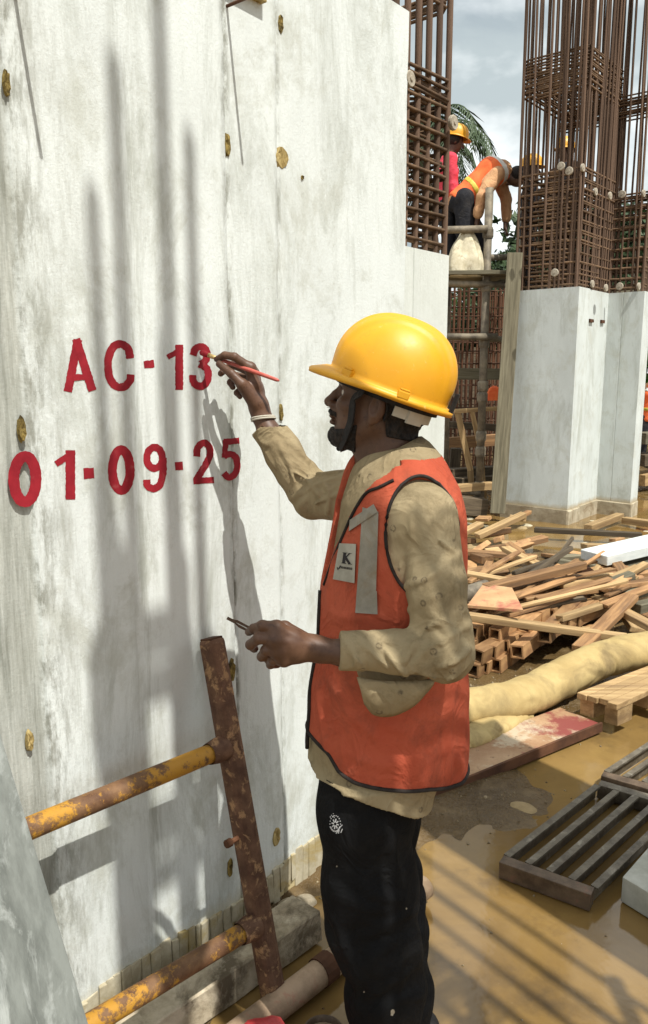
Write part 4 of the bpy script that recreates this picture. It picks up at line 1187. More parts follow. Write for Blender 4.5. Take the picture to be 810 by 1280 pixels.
# ================================================================== scaffold tower
sc_ = thing('scaffold_tower', G(600, 640), 'grey tube scaffold tower carrying the two workers', 'scaffold')
YS = 9.2
def pipe(a, b, r, name='ledger', m='pipe_grey', parent=None):
    return MB().tube([a, b], r, 10).build(name, M[m], parent or sc_, smooth=True)
def coupler(p, d, r=0.062):
    d = unit(d); MB().tube([p - d * 0.06, p - d * 0.035, p + d * 0.035, p + d * 0.06], [r * 0.86, r, r, r * 0.86], 10).build('coupler', M['pipe_grey'], sc_)
pS0, pS1 = P(598, 640, YS), P(612, 235, YS)
pipe(pS0, pS1, 0.046, 'standard')
for py in (288, 352, 421, 476, 490, 540, 560, 606, 618):
    t = (py - 640) / (235 - 640); coupler(pS0 + (pS1 - pS0) * t, pS1 - pS0)
pipe(P(540, 288, YS - 0.07), P(609, 286, YS - 0.07), 0.040)
pipe(P(609, 322, YS + 0.07), P(655, 321, YS + 0.5), 0.036)
pipe(P(540, 354, YS - 0.07), P(636, 356, YS - 0.02), 0.036)
pipe(P(540, 421, YS - 0.07), P(622, 421, YS - 0.07), 0.040)
pipe(P(606, 423, YS + 0.07), P(650, 425, YS + 1.0), 0.036)
pipe(P(545, 612, YS - 0.1), P(600, 616, YS - 0.1), 0.036)
pipe(P(556, 640, YS + 1.2), P(560, 250, YS + 1.2), 0.046, 'standard')
pipe(P(634, 640, YS + 1.4), P(655, 262, YS + 1.4), 0.046, 'standard')
pipe(P(560, 355, YS + 1.2), P(650, 352, YS + 1.4), 0.036)
pipe(P(560, 470, YS + 1.2), P(640, 468, YS + 1.4), 0.036)
pipe(P(603, 356, YS), P(600, 352, YS + 1.35), 0.036)
ZD = P(600, 346, YS)[2]
X0, X1 = P(545, 346, YS)[0], P(642, 346, YS)[0]
for i in range(6):
    y = YS - 0.05 + 0.24 * i
    beam('deck_plank', (X0 + random.uniform(-.1, .05), y, ZD + 0.03), (X1 + random.uniform(-.1, .15), y + random.uniform(-.05, .05), ZD + 0.03), 0.21, 0.045, M['wood_grey'],
         ('nearest', 'second', 'third', 'fourth', 'fifth', 'farthest')[i] + ' grey deck plank laid on the scaffold under the workers', 'plank', 'deck planks on the scaffold')
# timbers lying and propped inside the tower
def inp(a, b, Ya, Yb, w, h, m, label, cat='timber'):
    return beam('timber', P(a[0], a[1], Ya), P(b[0], b[1], Yb), w, h, M[m], label, cat)
inp((552, 467), (640, 468), 9.9, 9.9, 0.10, 0.14, 'wood_grey', 'grey horizontal timber across the scaffold at mid height')
tr = thing('timber_trestle', P(590, 600, 9.0), 'pale trestle of sticks leaning inside the scaffold', 'trestle')
for a, b in (((568, 514), (630, 510)), ((572, 515), (588, 588)), ((590, 515), (600, 560)), ((588, 588), (590, 640)), ((600, 560), (606, 640))):
    o = beam('stick', P(*a, 9.55), P(*b, 9.55), 0.07, 0.05, M['wood_pale'], None, None); mw = o.matrix_world.copy(); o.parent = tr; o.matrix_local = Matrix.Translation(-tr.location) @ mw
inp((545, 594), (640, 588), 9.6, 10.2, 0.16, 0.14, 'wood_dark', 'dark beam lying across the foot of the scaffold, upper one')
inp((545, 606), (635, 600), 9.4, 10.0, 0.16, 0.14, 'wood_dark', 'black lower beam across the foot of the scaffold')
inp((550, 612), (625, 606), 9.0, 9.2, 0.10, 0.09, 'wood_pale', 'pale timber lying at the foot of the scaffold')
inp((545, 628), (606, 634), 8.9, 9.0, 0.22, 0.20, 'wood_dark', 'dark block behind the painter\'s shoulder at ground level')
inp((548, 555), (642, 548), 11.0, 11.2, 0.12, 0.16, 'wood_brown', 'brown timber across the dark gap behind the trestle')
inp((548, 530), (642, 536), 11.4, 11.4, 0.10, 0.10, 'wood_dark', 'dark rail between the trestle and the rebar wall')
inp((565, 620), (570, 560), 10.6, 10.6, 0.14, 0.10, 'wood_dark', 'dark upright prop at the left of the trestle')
inp((630, 620), (632, 520), 10.8, 10.8, 0.12, 0.10, 'wood_brown', 'brown upright prop behind the leaning plank')
hb = thing('backdrop', (2.4, 16.2, 0), 'added dark timber hoarding far behind the scaffold', 'backdrop')  # dark boards added to stand in for the darkness in the gap
for i in range(24):
    MB().box((0.2 + i * 0.19, 16.2 + random.uniform(-.02, .02), 1.05), 0.178, 0.03, 2.1 + random.uniform(-.25, .25)).build('board', M['wood_dark'], hb)
# leaning plank against the stepped column
beam('leaning_plank', P(622, 642, 8.75), P(644, 316, 8.95), 0.165, 0.06, M['wood_grey'], 'long weathered plank leaning upright beside the stepped column', 'plank', up=(0.25, 1, 0), roll=0.0, chew=0.003)
cone = thing('safety_vest', P(617, 500, 10.6), 'orange cloth hung on the timber behind the scaffold', 'cloth')
M['hivis'] = mat('hivis_orange', (0.80, 0.13, 0.04), (0.90, 0.20, 0.06), 9, 0.7, 0.2)
o = lump(617, 495, 0.11, 0.22, M['hivis'], 'orange safety helmet lying on the timber behind the scaffold', 'helmet', 77, 'orange_helmet')
bpy.data.objects.remove(cone)
o.location = Vector(P(617, 501, 10.6)); 
# rebar stub in front of the column
stub = MB().tube([G(776, 640, -0.02), P(775, 598, G(776, 640)[1])], 0.028, 8).build('rebar_stub', M['rust_bar'])
tag(stub, 'single rusty bar stub standing in front of the stepped column', 'rebar stub')
for a, b, lab in (((735, 660), (775, 645), 'pale stick on the wet ground before the stepped column'), ((780, 650), (815, 655), 'pale pipe end at the right edge past the stepped column')):
    beam('timber_stick', G(a[0], a[1], 0.06), G(b[0], b[1], 0.08), 0.09, 0.07, M['wood_pale'], lab, 'stick')
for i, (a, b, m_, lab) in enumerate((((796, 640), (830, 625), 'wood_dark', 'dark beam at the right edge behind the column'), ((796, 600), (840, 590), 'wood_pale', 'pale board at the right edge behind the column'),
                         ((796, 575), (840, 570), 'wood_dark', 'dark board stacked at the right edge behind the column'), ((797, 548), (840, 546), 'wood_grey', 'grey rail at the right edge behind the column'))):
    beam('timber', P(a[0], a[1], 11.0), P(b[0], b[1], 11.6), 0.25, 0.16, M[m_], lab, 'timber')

# ================================================================== sack hung on the scaffold
M['sack'] = mat('pale_sack', (0.50, 0.44, 0.30), (0.66, 0.60, 0.45), 10, 0.85, 0.15, c3=(0.32, 0.26, 0.16), scale3=9, lo3=0.55, hi3=0.7, bscale=30, bstr=0.4, bdist=0.01)
def sack():
    n, k = 40, 26; v = []
    c0 = P(581, 346, YS - 0.02); c1 = P(583, 288, YS - 0.02)
    for i in range(k):
        t = i / (k - 1)
        c = c0 + (c1 - c0) * t
        w = 0.125 * (1 - t) ** 0.8 + 0.075 + 0.03 * math.sin(4 * t)
        for j in range(n):
            a = 2 * PI * j / n
            rr = 1 + 0.16 * math.sin(5 * a + 2 * t) + 0.10 * math.sin(9 * a - 3 * t)
            v.append(c + np.array((w * rr * math.cos(a), 0.55 * w * rr * math.sin(a), 0)))
    v = np.array(v); v[:, 0] += 0.02 * vn(v, (9, 9, 9), 81); v[:, 1] += 0.02 * vn(v, (9, 9, 9), 82)
    f = [(i * n + j, i * n + (j + 1) % n, (i + 1) * n + (j + 1) % n, (i + 1) * n + j) for i in range(k - 1) for j in range(n)]
    f += [tuple(range(n))[::-1], tuple(range((k - 1) * n, k * n))]
    tag(mesh_obj('cloth_sack', v, f, M['sack'], smooth=True), 'pale cloth sack hanging at the workers\' feet on the scaffold', 'sack')
sack()

# ================================================================== trees
def leaf_material(name, a, b_):
    m, nt, b = new_mat(name, 0.6, 0.3)
    oi = coords(nt)
    c = mixc(nt, ramp(nt, noise(nt, oi, 1.6, 5, 0.7), 0.35, 0.65), a, b_)
    nt.links.new(c, b.inputs['Base Color'])
    b.inputs['Transmission Weight'].default_value = 0.0
    return m
M['leaf_dark'] = leaf_material('leaf_dark', (0.018, 0.035, 0.014), (0.045, 0.075, 0.025))
M['leaf_mid'] = leaf_material('leaf_mid', (0.035, 0.075, 0.02), (0.075, 0.13, 0.035))
M['leaf_bright'] = leaf_material('leaf_bright', (0.06, 0.15, 0.02), (0.12, 0.24, 0.04))
M['palm'] = leaf_material('palm_leaf', (0.035, 0.060, 0.028), (0.075, 0.105, 0.05))
M['bark'] = mat('bark', (0.10, 0.075, 0.05), (0.18, 0.14, 0.10), 12, 0.9, 0.1)
def tree(x, y, h, r, clumps, leaf, label, seed, lsize=0.28, trunk_r=0.16, low=0.35):
    rg = np.random.default_rng(seed)
    t = thing('broadleaf_tree', (x, y, 0), label, 'tree')
    m = MB(); m.tube([(x, y, -0.1), (x + 0.1, y, h * 0.3), (x - 0.05, y + 0.1, h * 0.62)], [trunk_r * 1.3, trunk_r, trunk_r * 0.55], 8)
    cs = []
    for i in range(clumps):
        u = rg.normal(size=3); u /= np.linalg.norm(u)
        q = np.array((x, y, h * (low + (1 - low) / 2))) + u * np.array((r, r, h * (1 - low) / 2)) * rg.uniform(0.35, 0.95)
        cs.append((q, rg.uniform(0.22, 0.42) * r))
        if i % 3 == 0: m.tube([(x, y, h * 0.35), (np.array((x, y, h * 0.45)) + q) / 2, q], [trunk_r * 0.5, trunk_r * 0.3, trunk_r * 0.1], 5, caps=False)
    m.build('trunk', M['bark'], t, smooth=True)
    V, F = [], []
    per = max(40, int((7000 if lsize > 0.15 else 16000) / clumps))
    for q, cr in cs:
        d = rg.normal(size=(per, 3)); d /= np.linalg.norm(d, axis=1)[:, None]
        c = q + d * (cr * rg.uniform(0.3, 1.0, (per, 1)) ** 0.6) * np.array((1.15, 1.15, 0.8))
        a = rg.normal(size=(per, 3)); a /= np.linalg.norm(a, axis=1)[:, None]
        b = np.cross(a, rg.normal(size=(per, 3))); b /= np.linalg.norm(b, axis=1)[:, None]
        s = lsize * rg.uniform(0.5, 1.1, (per, 1))
        V.append(np.stack([c - a * s, c + b * s * 0.4, c + a * s, c - b * s * 0.4], 1).reshape(-1, 3))
    V = np.concatenate(V); F = np.arange(len(V)).reshape(-1, 4)
    mesh_obj('crown', V, F, leaf, t)
def palm(x, y, h, label, seed, fl=3.2):
    rg = random.Random(seed)
    t = thing('palm_tree', (x, y, 0), label, 'palm tree')
    pts = [np.array((x + 0.25 * math.sin(k * 0.5) , y, h * k / 8)) for k in range(9)]
    MB().tube(pts, [0.24 - 0.012 * k for k in range(9)], 10).build('trunk', M['bark'], t, smooth=True)
    top = pts[-1]
    for i in range(30):
        az = 2 * PI * i / 30 + rg.uniform(-.12, .12); el = rg.uniform(-0.3, 1.1); L = fl * rg.uniform(0.8, 1.1)
        d = np.array((math.cos(az), math.sin(az), 0)); sd = np.array((-d[1], d[0], 0))
        m = MB(); p = top.copy(); e_ = el; prev = p
        n = 15
        sp = [p.copy()]
        for k in range(n):
            p = p + (d * math.cos(e_) + np.array((0, 0, math.sin(e_)))) * L / n
            e_ -= 0.145 + 0.01 * k
            sp.append(p.copy())
        m.tube(sp, [0.03 * (1 - k / (n + 3)) for k in range(n + 1)], 4, caps=False)
        for k in range(2, n * 2):
            q = sp[k // 2] + (sp[min(k // 2 + 1, n)] - sp[k // 2]) * (0.5 * (k % 2))
            ax = unit(sp[min(k // 2 + 1, n)] - sp[k // 2 - 1])
            ll = 0.62 * math.sin(PI * (0.12 + 0.82 * k / (2 * n))) * fl / 3.2
            for s in (-1, 1):
                tip = q + sd * s * ll * 0.72 + ax * ll * 0.55 + np.array((0, 0, -ll * rg.uniform(0.35, 0.75)))
                m.add([q - ax * 0.035, q + ax * 0.035, (q + tip) / 2 + ax * 0.035 + np.array((0, 0, 0.03)), tip], [(0, 1, 2, 3)])
        m.build('frond', M['palm'], t, fixn=False)
pc_ = P(566, 168, 22)
palm(pc_[0] - 0.6, 22, pc_[2], 'coconut palm with drooping fronds behind the workers', 3, 3.5)
pc_ = P(640, 330, 26)
for (px, Y, h, r, n, lf, lab, sd_, ls, low) in (
        (632, 21, 4.4, 1.9, 60, 'leaf_dark', 'dark leafy tree under the bending worker', 21, 0.11, 0.15),
        (672, 24, 6.6, 2.2, 70, 'leaf_dark', 'dark broadleaf tree directly behind the tall rebar cage', 22, 0.22, 0.25),
        (735, 25, 7.4, 2.6, 80, 'leaf_dark', 'tallest dark tree behind the right half of the rebar cage', 23, 0.24, 0.25),
        (800, 27, 6.8, 2.6, 80, 'leaf_dark', 'dark tree at the right edge behind the rebar', 24, 0.24, 0.2),
        (600, 26, 4.6, 1.9, 60, 'leaf_mid', 'mid green bushy tree low behind the scaffold deck', 25, 0.13, 0.12),
        (655, 30, 4.9, 2.4, 60, 'leaf_mid', 'paler green tree in the gap beside the rebar cage', 26, 0.13, 0.12),
        (850, 20, 2.9, 2.0, 60, 'leaf_bright', 'bright green bush at the right edge behind the white helmet', 27, 0.20, 0.05),
        (520, 34, 4.4, 3.0, 60, 'leaf_mid', 'far green tree hidden mostly by the lettered wall', 28, 0.28, 0.15)):
    tree(P(px, 467, Y)[0], Y, h, r, n, M[lf], lab, sd_, ls, 0.16, low)
rg = np.random.default_rng(9)
n = 16000
c = np.stack([rg.uniform(-40, 70, n), rg.uniform(40, 52, n), np.abs(rg.normal(0, 1.9, n))], 1); c[:, 2] = np.minimum(c[:, 2], 4.4) * (0.8 + 0.25 * np.sin(c[:, 0] * 0.7))
a = rg.normal(size=(n, 3)); b = np.cross(a, rg.normal(size=(n, 3)))
a /= np.linalg.norm(a, axis=1)[:, None]; b /= np.linalg.norm(b, axis=1)[:, None]
V = np.stack([c - a * .6, c + b * .3, c + a * .6, c - b * .3], 1).reshape(-1, 3)
tag(mesh_obj('far_shrubbery', V, np.arange(len(V)).reshape(-1, 4), M['leaf_mid']), 'green belt of far shrubs closing the site behind', 'shrubs', kind='stuff')
# ================================================================== people: smooth solids from distance fields
def ssmin(a, b, k):
    h = np.clip(0.5 + 0.5 * (b - a) / k, 0, 1)
    return b + (a - b) * h - k * h * (1 - h)
def ssmax(a, b, k): return -ssmin(-a, -b, k)
def cap(Q, a, b, r1, r2=None):
    r2 = r1 if r2 is None else r2
    a, b = np.asarray(a, float), np.asarray(b, float)
    d = b - a; t = np.clip(((Q - a) @ d) / (d @ d + 1e-12), 0, 1)
    return np.linalg.norm(Q - a - t[:, None] * d, axis=1) - (r1 + (r2 - r1) * t)
def chain(Q, pts, rs, k=0.01):
    d = None
    for i in range(len(pts) - 1):
        e = cap(Q, pts[i], pts[i + 1], rs[i], rs[i + 1])
        d = e if d is None else ssmin(d, e, k)
    return d
def ell(Q, c, r, R=None):
    q = Q - np.asarray(c, float)
    if R is not None: q = q @ np.asarray(R, float).T        # rows of R are the axes
    r = np.asarray(r, float)
    k0 = np.linalg.norm(q / r, axis=1); k1 = np.linalg.norm(q / (r * r), axis=1) + 1e-9
    return k0 * (k0 - 1) / k1
def loft(Q, secs, f, l, k=0.03):
    """secs: (centre, half depth along f, half width along l)"""
    d = None
    for (c0, a0, b0), (c1, a1, b1) in zip(secs, secs[1:]):
        c0, c1 = np.asarray(c0, float), np.asarray(c1, float)
        ax = c1 - c0; L2 = ax @ ax
        t = np.clip(((Q - c0) @ ax) / L2, 0, 1)
        w = Q - c0 - t[:, None] * ax
        a = a0 + (a1 - a0) * t; b = b0 + (b1 - b0) * t
        axn = unit(ax)
        ff = unit(f - axn * (f @ axn)); ll = np.cross(axn, ff)
        wf, wl_, wa = w @ ff, w @ ll, w @ axn
        mn = np.minimum(a, b)
        q = np.sqrt((wf / a) ** 2 + (wl_ / b) ** 2 + (wa / mn) ** 2)
        e = (q - 1) * mn
        d = e if d is None else ssmin(d, e, k)
    return d
def surface(F, lo, hi, h, margin=1.0):
    """naive surface nets of F < 0 on a grid of step h, evaluated only near the surface"""
    lo, hi = np.asarray(lo, float), np.asarray(hi, float); C = 4; margin = min(margin, 0.45)
    nb = np.maximum(1, np.ceil((hi - lo) / (h * C)).astype(int)); N = nb * C + 1
    g = [lo[i] + (np.arange(nb[i]) + 0.5) * h * C for i in range(3)]
    B = np.stack(np.meshgrid(*g, indexing='ij'), -1).reshape(-1, 3)
    db = F(B).reshape(nb)
    act = np.abs(db) < h * C * 0.9 * (1 + margin)
    D = np.repeat(np.repeat(np.repeat(db, C, 0), C, 1), C, 2).astype(np.float32)
    D = np.pad(D, ((0, 1),) * 3, mode='edge')
    A = np.repeat(np.repeat(np.repeat(act, C, 0), C, 1), C, 2); A = np.pad(A, ((0, 1),) * 3, mode='edge')
    A2 = A.copy()
    for ax in range(3):
        s = [slice(None)] * 3; t = [slice(None)] * 3; s[ax] = slice(1, None); t[ax] = slice(None, -1)
        A2[tuple(s)] |= A2[tuple(t)]
    idx = np.argwhere(A2)
    for i in range(0, len(idx), 400000):
        q = idx[i:i + 400000]
        D[q[:, 0], q[:, 1], q[:, 2]] = F(lo + q * h)
    S = D < 0
    n = np.zeros(np.array(S.shape) - 1, np.int8)
    cs = [(a, b, c) for a in (0, 1) for b in (0, 1) for c in (0, 1)]
    for a, b, c in cs: n += S[a:S.shape[0] - 1 + a, b:S.shape[1] - 1 + b, c:S.shape[2] - 1 + c]
    mix = (n > 0) & (n < 8)
    cell = np.argwhere(mix); m = len(cell)
    ids = np.full(mix.shape, -1, np.int64); ids[mix] = np.arange(m)
    acc = np.zeros((m, 3)); cnt = np.zeros(m)
    for u in cs:
        for ax in range(3):
            if u[ax]: continue
            w = list(u); w[ax] = 1
            d0 = D[cell[:, 0] + u[0], cell[:, 1] + u[1], cell[:, 2] + u[2]].astype(float)
            d1 = D[cell[:, 0] + w[0], cell[:, 1] + w[1], cell[:, 2] + w[2]].astype(float)
            x = (d0 < 0) != (d1 < 0)
            t = np.where(x, d0 / np.where(np.abs(d0 - d1) < 1e-12, 1, d0 - d1), 0)
            p = np.array(u, float)[None, :] + t[:, None] * (np.array(w) - np.array(u))
            acc[x] += p[x]; cnt[x] += 1
    V = lo + (cell + acc / np.maximum(cnt, 1)[:, None]) * h
    quads = []
    for ax in range(3):
        o1, o2 = (ax + 1) % 3, (ax + 2) % 3
        sl0 = [slice(1, -1)] * 3; sl0[ax] = slice(0, -1); sl1 = [slice(1, -1)] * 3; sl1[ax] = slice(1, None)
        a, b = S[tuple(sl0)], S[tuple(sl1)]
        e = np.argwhere(a != b)
        if not len(e): continue
        base = e.copy(); base[:, o1] += 1; base[:, o2] += 1
        flip = a[e[:, 0], e[:, 1], e[:, 2]]
        def at(d1, d2):
            q = base.copy(); q[:, o1] -= d1; q[:, o2] -= d2; return ids[q[:, 0], q[:, 1], q[:, 2]]
        q = np.stack([at(1, 1), at(0, 1), at(0, 0), at(1, 0)], 1)
        q[~flip] = q[~flip][:, ::-1]
        quads.append(q)
    Fq = np.concatenate(quads); Fq = Fq[(Fq >= 0).all(1)]
    return V, Fq
def solid(name, F, lo, hi, h, m, parent, margin=1.0):
    V, Q = surface(F, lo, hi, h, margin)
    return mesh_obj(name, V, Q, m, parent, smooth=True)
def hit(F, o, d, far=1.0, n=160):
    """first point along o + d t with F < 0"""
    o, d = np.asarray(o, float), unit(d)
    t = np.linspace(0, far, n); v = F(o + t[:, None] * d)
    k = np.argmax(v < 0)
    if not (v[k] < 0): return None
    if k == 0: return o
    a, b = t[k - 1], t[k]
    for _ in range(14):
        c = (a + b) / 2
        if F((o + c * d)[None, :])[0] < 0: b = c
        else: a = c
    return o + d * b
def grad(F, p, e=0.004):
    q = np.array([p + np.eye(3)[i] * e for i in range(3)] + [p - np.eye(3)[i] * e for i in range(3)])
    v = F(q); return unit(v[:3] - v[3:])

# ------------------------------------------------------------------ cloth, skin, helmet materials
def skin_material(name='skin'):
    m, nt, b = new_mat(name, 0.48, 0.4)
    v = coords(nt)
    c = mixc(nt, ramp(nt, noise(nt, v, 22, 5, 0.6), 0.35, 0.65), (0.080, 0.038, 0.022), (0.120, 0.060, 0.034))
    c = mixc(nt, ramp(nt, noise(nt, v, 90, 4, 0.6), 0.55, 0.75), c, (0.062, 0.028, 0.017))
    nt.links.new(c, b.inputs['Base Color'])
    bump(nt, b, noise(nt, v, 240, 4, 0.6), 0.18, 0.0015)
    return m
def cloth_material(name, c1, c2, dirt, weave=900.0, print_=None, rough=0.9, fold=0.25):
    m, nt, b = new_mat(name, rough, 0.12)
    v = coords(nt)
    c = mixc(nt, ramp(nt, noise(nt, v, 5, 7, 0.65), 0.36, 0.64), c1, c2)
    c = mixc(nt, math_(nt, 'MULTIPLY', ramp(nt, noise(nt, v, 9, 8, 0.75, 0.4), 0.50, 0.68), 0.60), c, dirt)
    c = mixc(nt, math_(nt, 'MULTIPLY', ramp(nt, noise(nt, v, 60, 5, 0.7), 0.66, 0.74), 0.5), c, dirt)
    if print_:
        vo = _n(nt, 'ShaderNodeTexVoronoi', Scale=23.0, Randomness=0.75); nt.links.new(v, vo.inputs['Vector'])
        d = vo.outputs['Distance']
        ring_ = math_(nt, 'SUBTRACT', 1.0, math_(nt, 'MULTIPLY', math_(nt, 'ABSOLUTE', math_(nt, 'SUBTRACT', d, 0.13)), 15.0), clamp=True)
        dot_ = math_(nt, 'SUBTRACT', 1.0, math_(nt, 'MULTIPLY', d, 19.0), clamp=True)
        pat = math_(nt, 'ADD', ring_, dot_, clamp=True)
        brk = ramp(nt, noise(nt, v, 150, 3, 0.6), 0.40, 0.56)
        c = mixc(nt, math_(nt, 'MULTIPLY', math_(nt, 'MULTIPLY', pat, brk), 0.85), c, print_)
    nt.links.new(c, b.inputs['Base Color'])
    rdg = math_(nt, 'ABSOLUTE', math_(nt, 'SUBTRACT', noise(nt, coords(nt, (1, 1, 0.8)), 11, 3, 0.5, 1.0), 0.5))
    rdg = math_(nt, 'MULTIPLY', ramp(nt, rdg, 0.0, 0.10, (1, 1, 1), (0, 0, 0)), 1.1)
    h = math_(nt, 'ADD', math_(nt, 'ADD', rdg, math_(nt, 'MULTIPLY', noise(nt, v, 14, 5, 0.6, 0.8), fold * 8)), math_(nt, 'MULTIPLY', noise(nt, v, weave, 2, 0.5), 0.35))
    bump(nt, b, h, 0.45, 0.006)
    b.inputs['Sheen Weight'].default_value = 0.0
    return m
M['skin'] = skin_material()
M['shirt'] = cloth_material('khaki_shirt', (0.265, 0.205, 0.117), (0.355, 0.285, 0.172), (0.12, 0.09, 0.048), print_=(0.10, 0.075, 0.05))
M['vest'] = cloth_material('orange_vest', (0.38, 0.070, 0.036), (0.47, 0.105, 0.056), (0.17, 0.055, 0.034), weave=700)
M['piping'] = mat('black_piping', (0.018, 0.014, 0.012), (0.035, 0.028, 0.024), 40, 0.8, 0.2)
M['strip'] = mat('grey_reflective', (0.21, 0.19, 0.15), (0.29, 0.265, 0.215), 25, 0.5, 0.4, c3=(0.22, 0.17, 0.11), scale3=14, lo3=0.55, hi3=0.7, bscale=300, bstr=0.2)
M['trousers'] = cloth_material('black_trousers', (0.0055, 0.0055, 0.006), (0.009, 0.009, 0.0095), (0.017, 0.016, 0.015), rough=0.85, fold=0.35)
M['hair'] = mat('black_hair', (0.005, 0.004, 0.004), (0.030, 0.022, 0.017), 160, 0.7, 0.3, stretch=(1, 1, 0.3), bscale=320, bstr=0.7, bdist=0.004)
M['black_band'] = mat('black_strap', (0.012, 0.011, 0.011), (0.022, 0.02, 0.02), 60, 0.7, 0.25)
M['beige_plastic'] = mat('beige_plastic', (0.42, 0.385, 0.31), (0.50, 0.46, 0.38), 20, 0.5, 0.35)
def helmet_material():
    m, nt, b = new_mat('yellow_helmet', 0.33, 0.5)
    v = coords(nt)
    c = mixc(nt, ramp(nt, noise(nt, v, 6, 5, 0.6), 0.35, 0.65), (0.68, 0.315, 0.008), (0.75, 0.370, 0.012))
    c = mixc(nt, math_(nt, 'MULTIPLY', ramp(nt, noise(nt, v, 26, 7, 0.75), 0.56, 0.72), 0.6), c, (0.46, 0.22, 0.025))
    c = mixc(nt, math_(nt, 'MULTIPLY', ramp(nt, noise(nt, coords(nt, (1, 1, 1), 'Object', (5, 5, 5)), 40, 7, 0.8), 0.61, 0.68), 0.55), c, (0.82, 0.60, 0.26))
    nt.links.new(c, b.inputs['Base Color'])
    nt.links.new(ramp(nt, noise(nt, v, 18, 6, 0.7), 0.3, 0.75, (0.36,) * 3, (0.60,) * 3), b.inputs['Roughness'])
    bump(nt, b, noise(nt, v, 60, 6, 0.75), 0.12, 0.002)
    return m
M['helmet'] = helmet_material()
M['helmet_white'] = mat('white_helmet', (0.74, 0.75, 0.74), (0.8, 0.8, 0.79), 8, 0.35, 0.5)
M['eye'] = mat('eye_white', (0.55, 0.50, 0.45), (0.6, 0.56, 0.5), 8, 0.25, 0.5)
M['iris'] = mat('eye_dark', (0.012, 0.008, 0.006), (0.02, 0.012, 0.01), 8, 0.2, 0.5)

def helmet(parent, c, f, up, m, s=1.0, detail=True):
    """hard hat: domed shell with a raised crown band, rolled rim and front peak. c: middle of the rim plane"""
    f = unit(f); up = unit(up - f * (up @ f)); l = np.cross(up, f)
    nA, nT = 120, 40
    def rim(ph):                                             # half lengths of the shell at the rim
        return 0.127 + 0.004 * math.cos(ph), 0.106
    V, F = [], []
    prof = []
    for t in np.linspace(0, PI / 2, nT): prof.append((math.cos(t) ** 0.80 if t < PI / 2 - 1e-6 else 0.0, math.sin(t) ** 0.92))
    for (rr, zz_) in prof:
        for k in range(nA):
            ph = 2 * PI * k / nA
            a, b_ = rim(ph)
            x, y, z = a * rr * math.cos(ph), b_ * rr * math.sin(ph), 0.136 * zz_ + 0.006
            # raised band from peak to nape and two side flutes
            w = (0.0050 / (1 + math.exp((abs(y) - 0.050 - 0.012 * x) * 700)) + 0.0030 / (1 + math.exp((abs(y) - 0.020) * 900))) * (1 - math.exp(-(zz_ / 0.30) ** 2))
            nrm = unit((x / a, y / b_, 0.9 * zz_ + 0.05))
            p = np.array((x, y, z)) + nrm * w
            V.append(p)
    for i in range(nT - 1):
        for k in range(nA): F.append((i * nA + k, i * nA + (k + 1) % nA, (i + 1) * nA + (k + 1) % nA, (i + 1) * nA + k))
    # rolled rim and peak
    def lip(ph):
        front = max(0.0, math.cos(ph)); back = max(0.0, -math.cos(ph))
        return 0.010 + 0.032 * front ** 2.0 + 0.006 * back ** 2
    prev = [k for k in range(nA)]
    def ringv(fn):
        n0 = len(V)
        for k in range(nA): V.append(np.array(fn(2 * PI * k / nA)))
        return [n0 + k for k in range(nA)]
    def pt(ph, out, z):
        a, b_ = rim(ph); L = lip(ph)
        return ((a + L * out) * math.cos(ph), (b_ + L * out) * math.sin(ph) * 1.0, z)
    drop = lambda ph: 0.010 * max(0, math.cos(ph)) ** 2
    rings = [ringv(lambda ph: pt(ph, 0.25, 0.004)), ringv(lambda ph: pt(ph, 0.92, 0.001 - drop(ph))), ringv(lambda ph: pt(ph, 1.0, -0.003 - drop(ph))),
             ringv(lambda ph: pt(ph, 0.96, -0.010 - drop(ph))), ringv(lambda ph: pt(ph, 0.86, -0.0075 - drop(ph))), ringv(lambda ph: pt(ph, 0.0, -0.004)), ]
    inner = []
    for (rr, zz_) in prof[:-1:6]:
        inner.append(ringv(lambda ph: (0.965 * rim(ph)[0] * rr * math.cos(ph), 0.965 * rim(ph)[1] * rr * math.sin(ph), 0.130 * zz_)))
    for rg_ in rings + inner:
        for k in range(nA): F.append((prev[k], rg_[k], rg_[(k + 1) % nA], prev[(k + 1) % nA]))
        prev = rg_
    R_ = np.stack([f, l, up], 0)
    to = lambda v: (np.asarray(v, float) * s) @ R_ + c
    shell = mesh_obj('helmet', to(V), F, m, parent, smooth=True)
    if detail:
        for ph in (0.30 * PI, 0.60 * PI, 1.40 * PI, 1.70 * PI):
            if ph in (1.40 * PI, 1.70 * PI) and False: continue
            a, b_ = rim(ph)
            q = np.array((a * math.cos(ph), b_ * math.sin(ph), 0)); d = unit((math.cos(ph) / a, math.sin(ph) / b_, 0)); tn = np.array((-d[1], d[0], 0))
            mb = MB()
            mb.box(to(q + d * 0.005 + np.array((0, 0, 0.006))), 0.024 * s, 0.012 * s, 0.016 * s, (tn @ R_, d @ R_, up), 0.0)
            mb.build('slot_lug', m, shell, bevel=0.003)
            mb = MB()
            for off_, wx, wz in ((np.array((0, 0, 0.016)), 0.020, 0.004),):
                mb.box(to(q + d * 0.006 + off_), wx * s, 0.008 * s, wz * s, (tn @ R_, d @ R_, up))
            mb.build('slot_bar', m, shell, bevel=0.0015)
    return shell, to

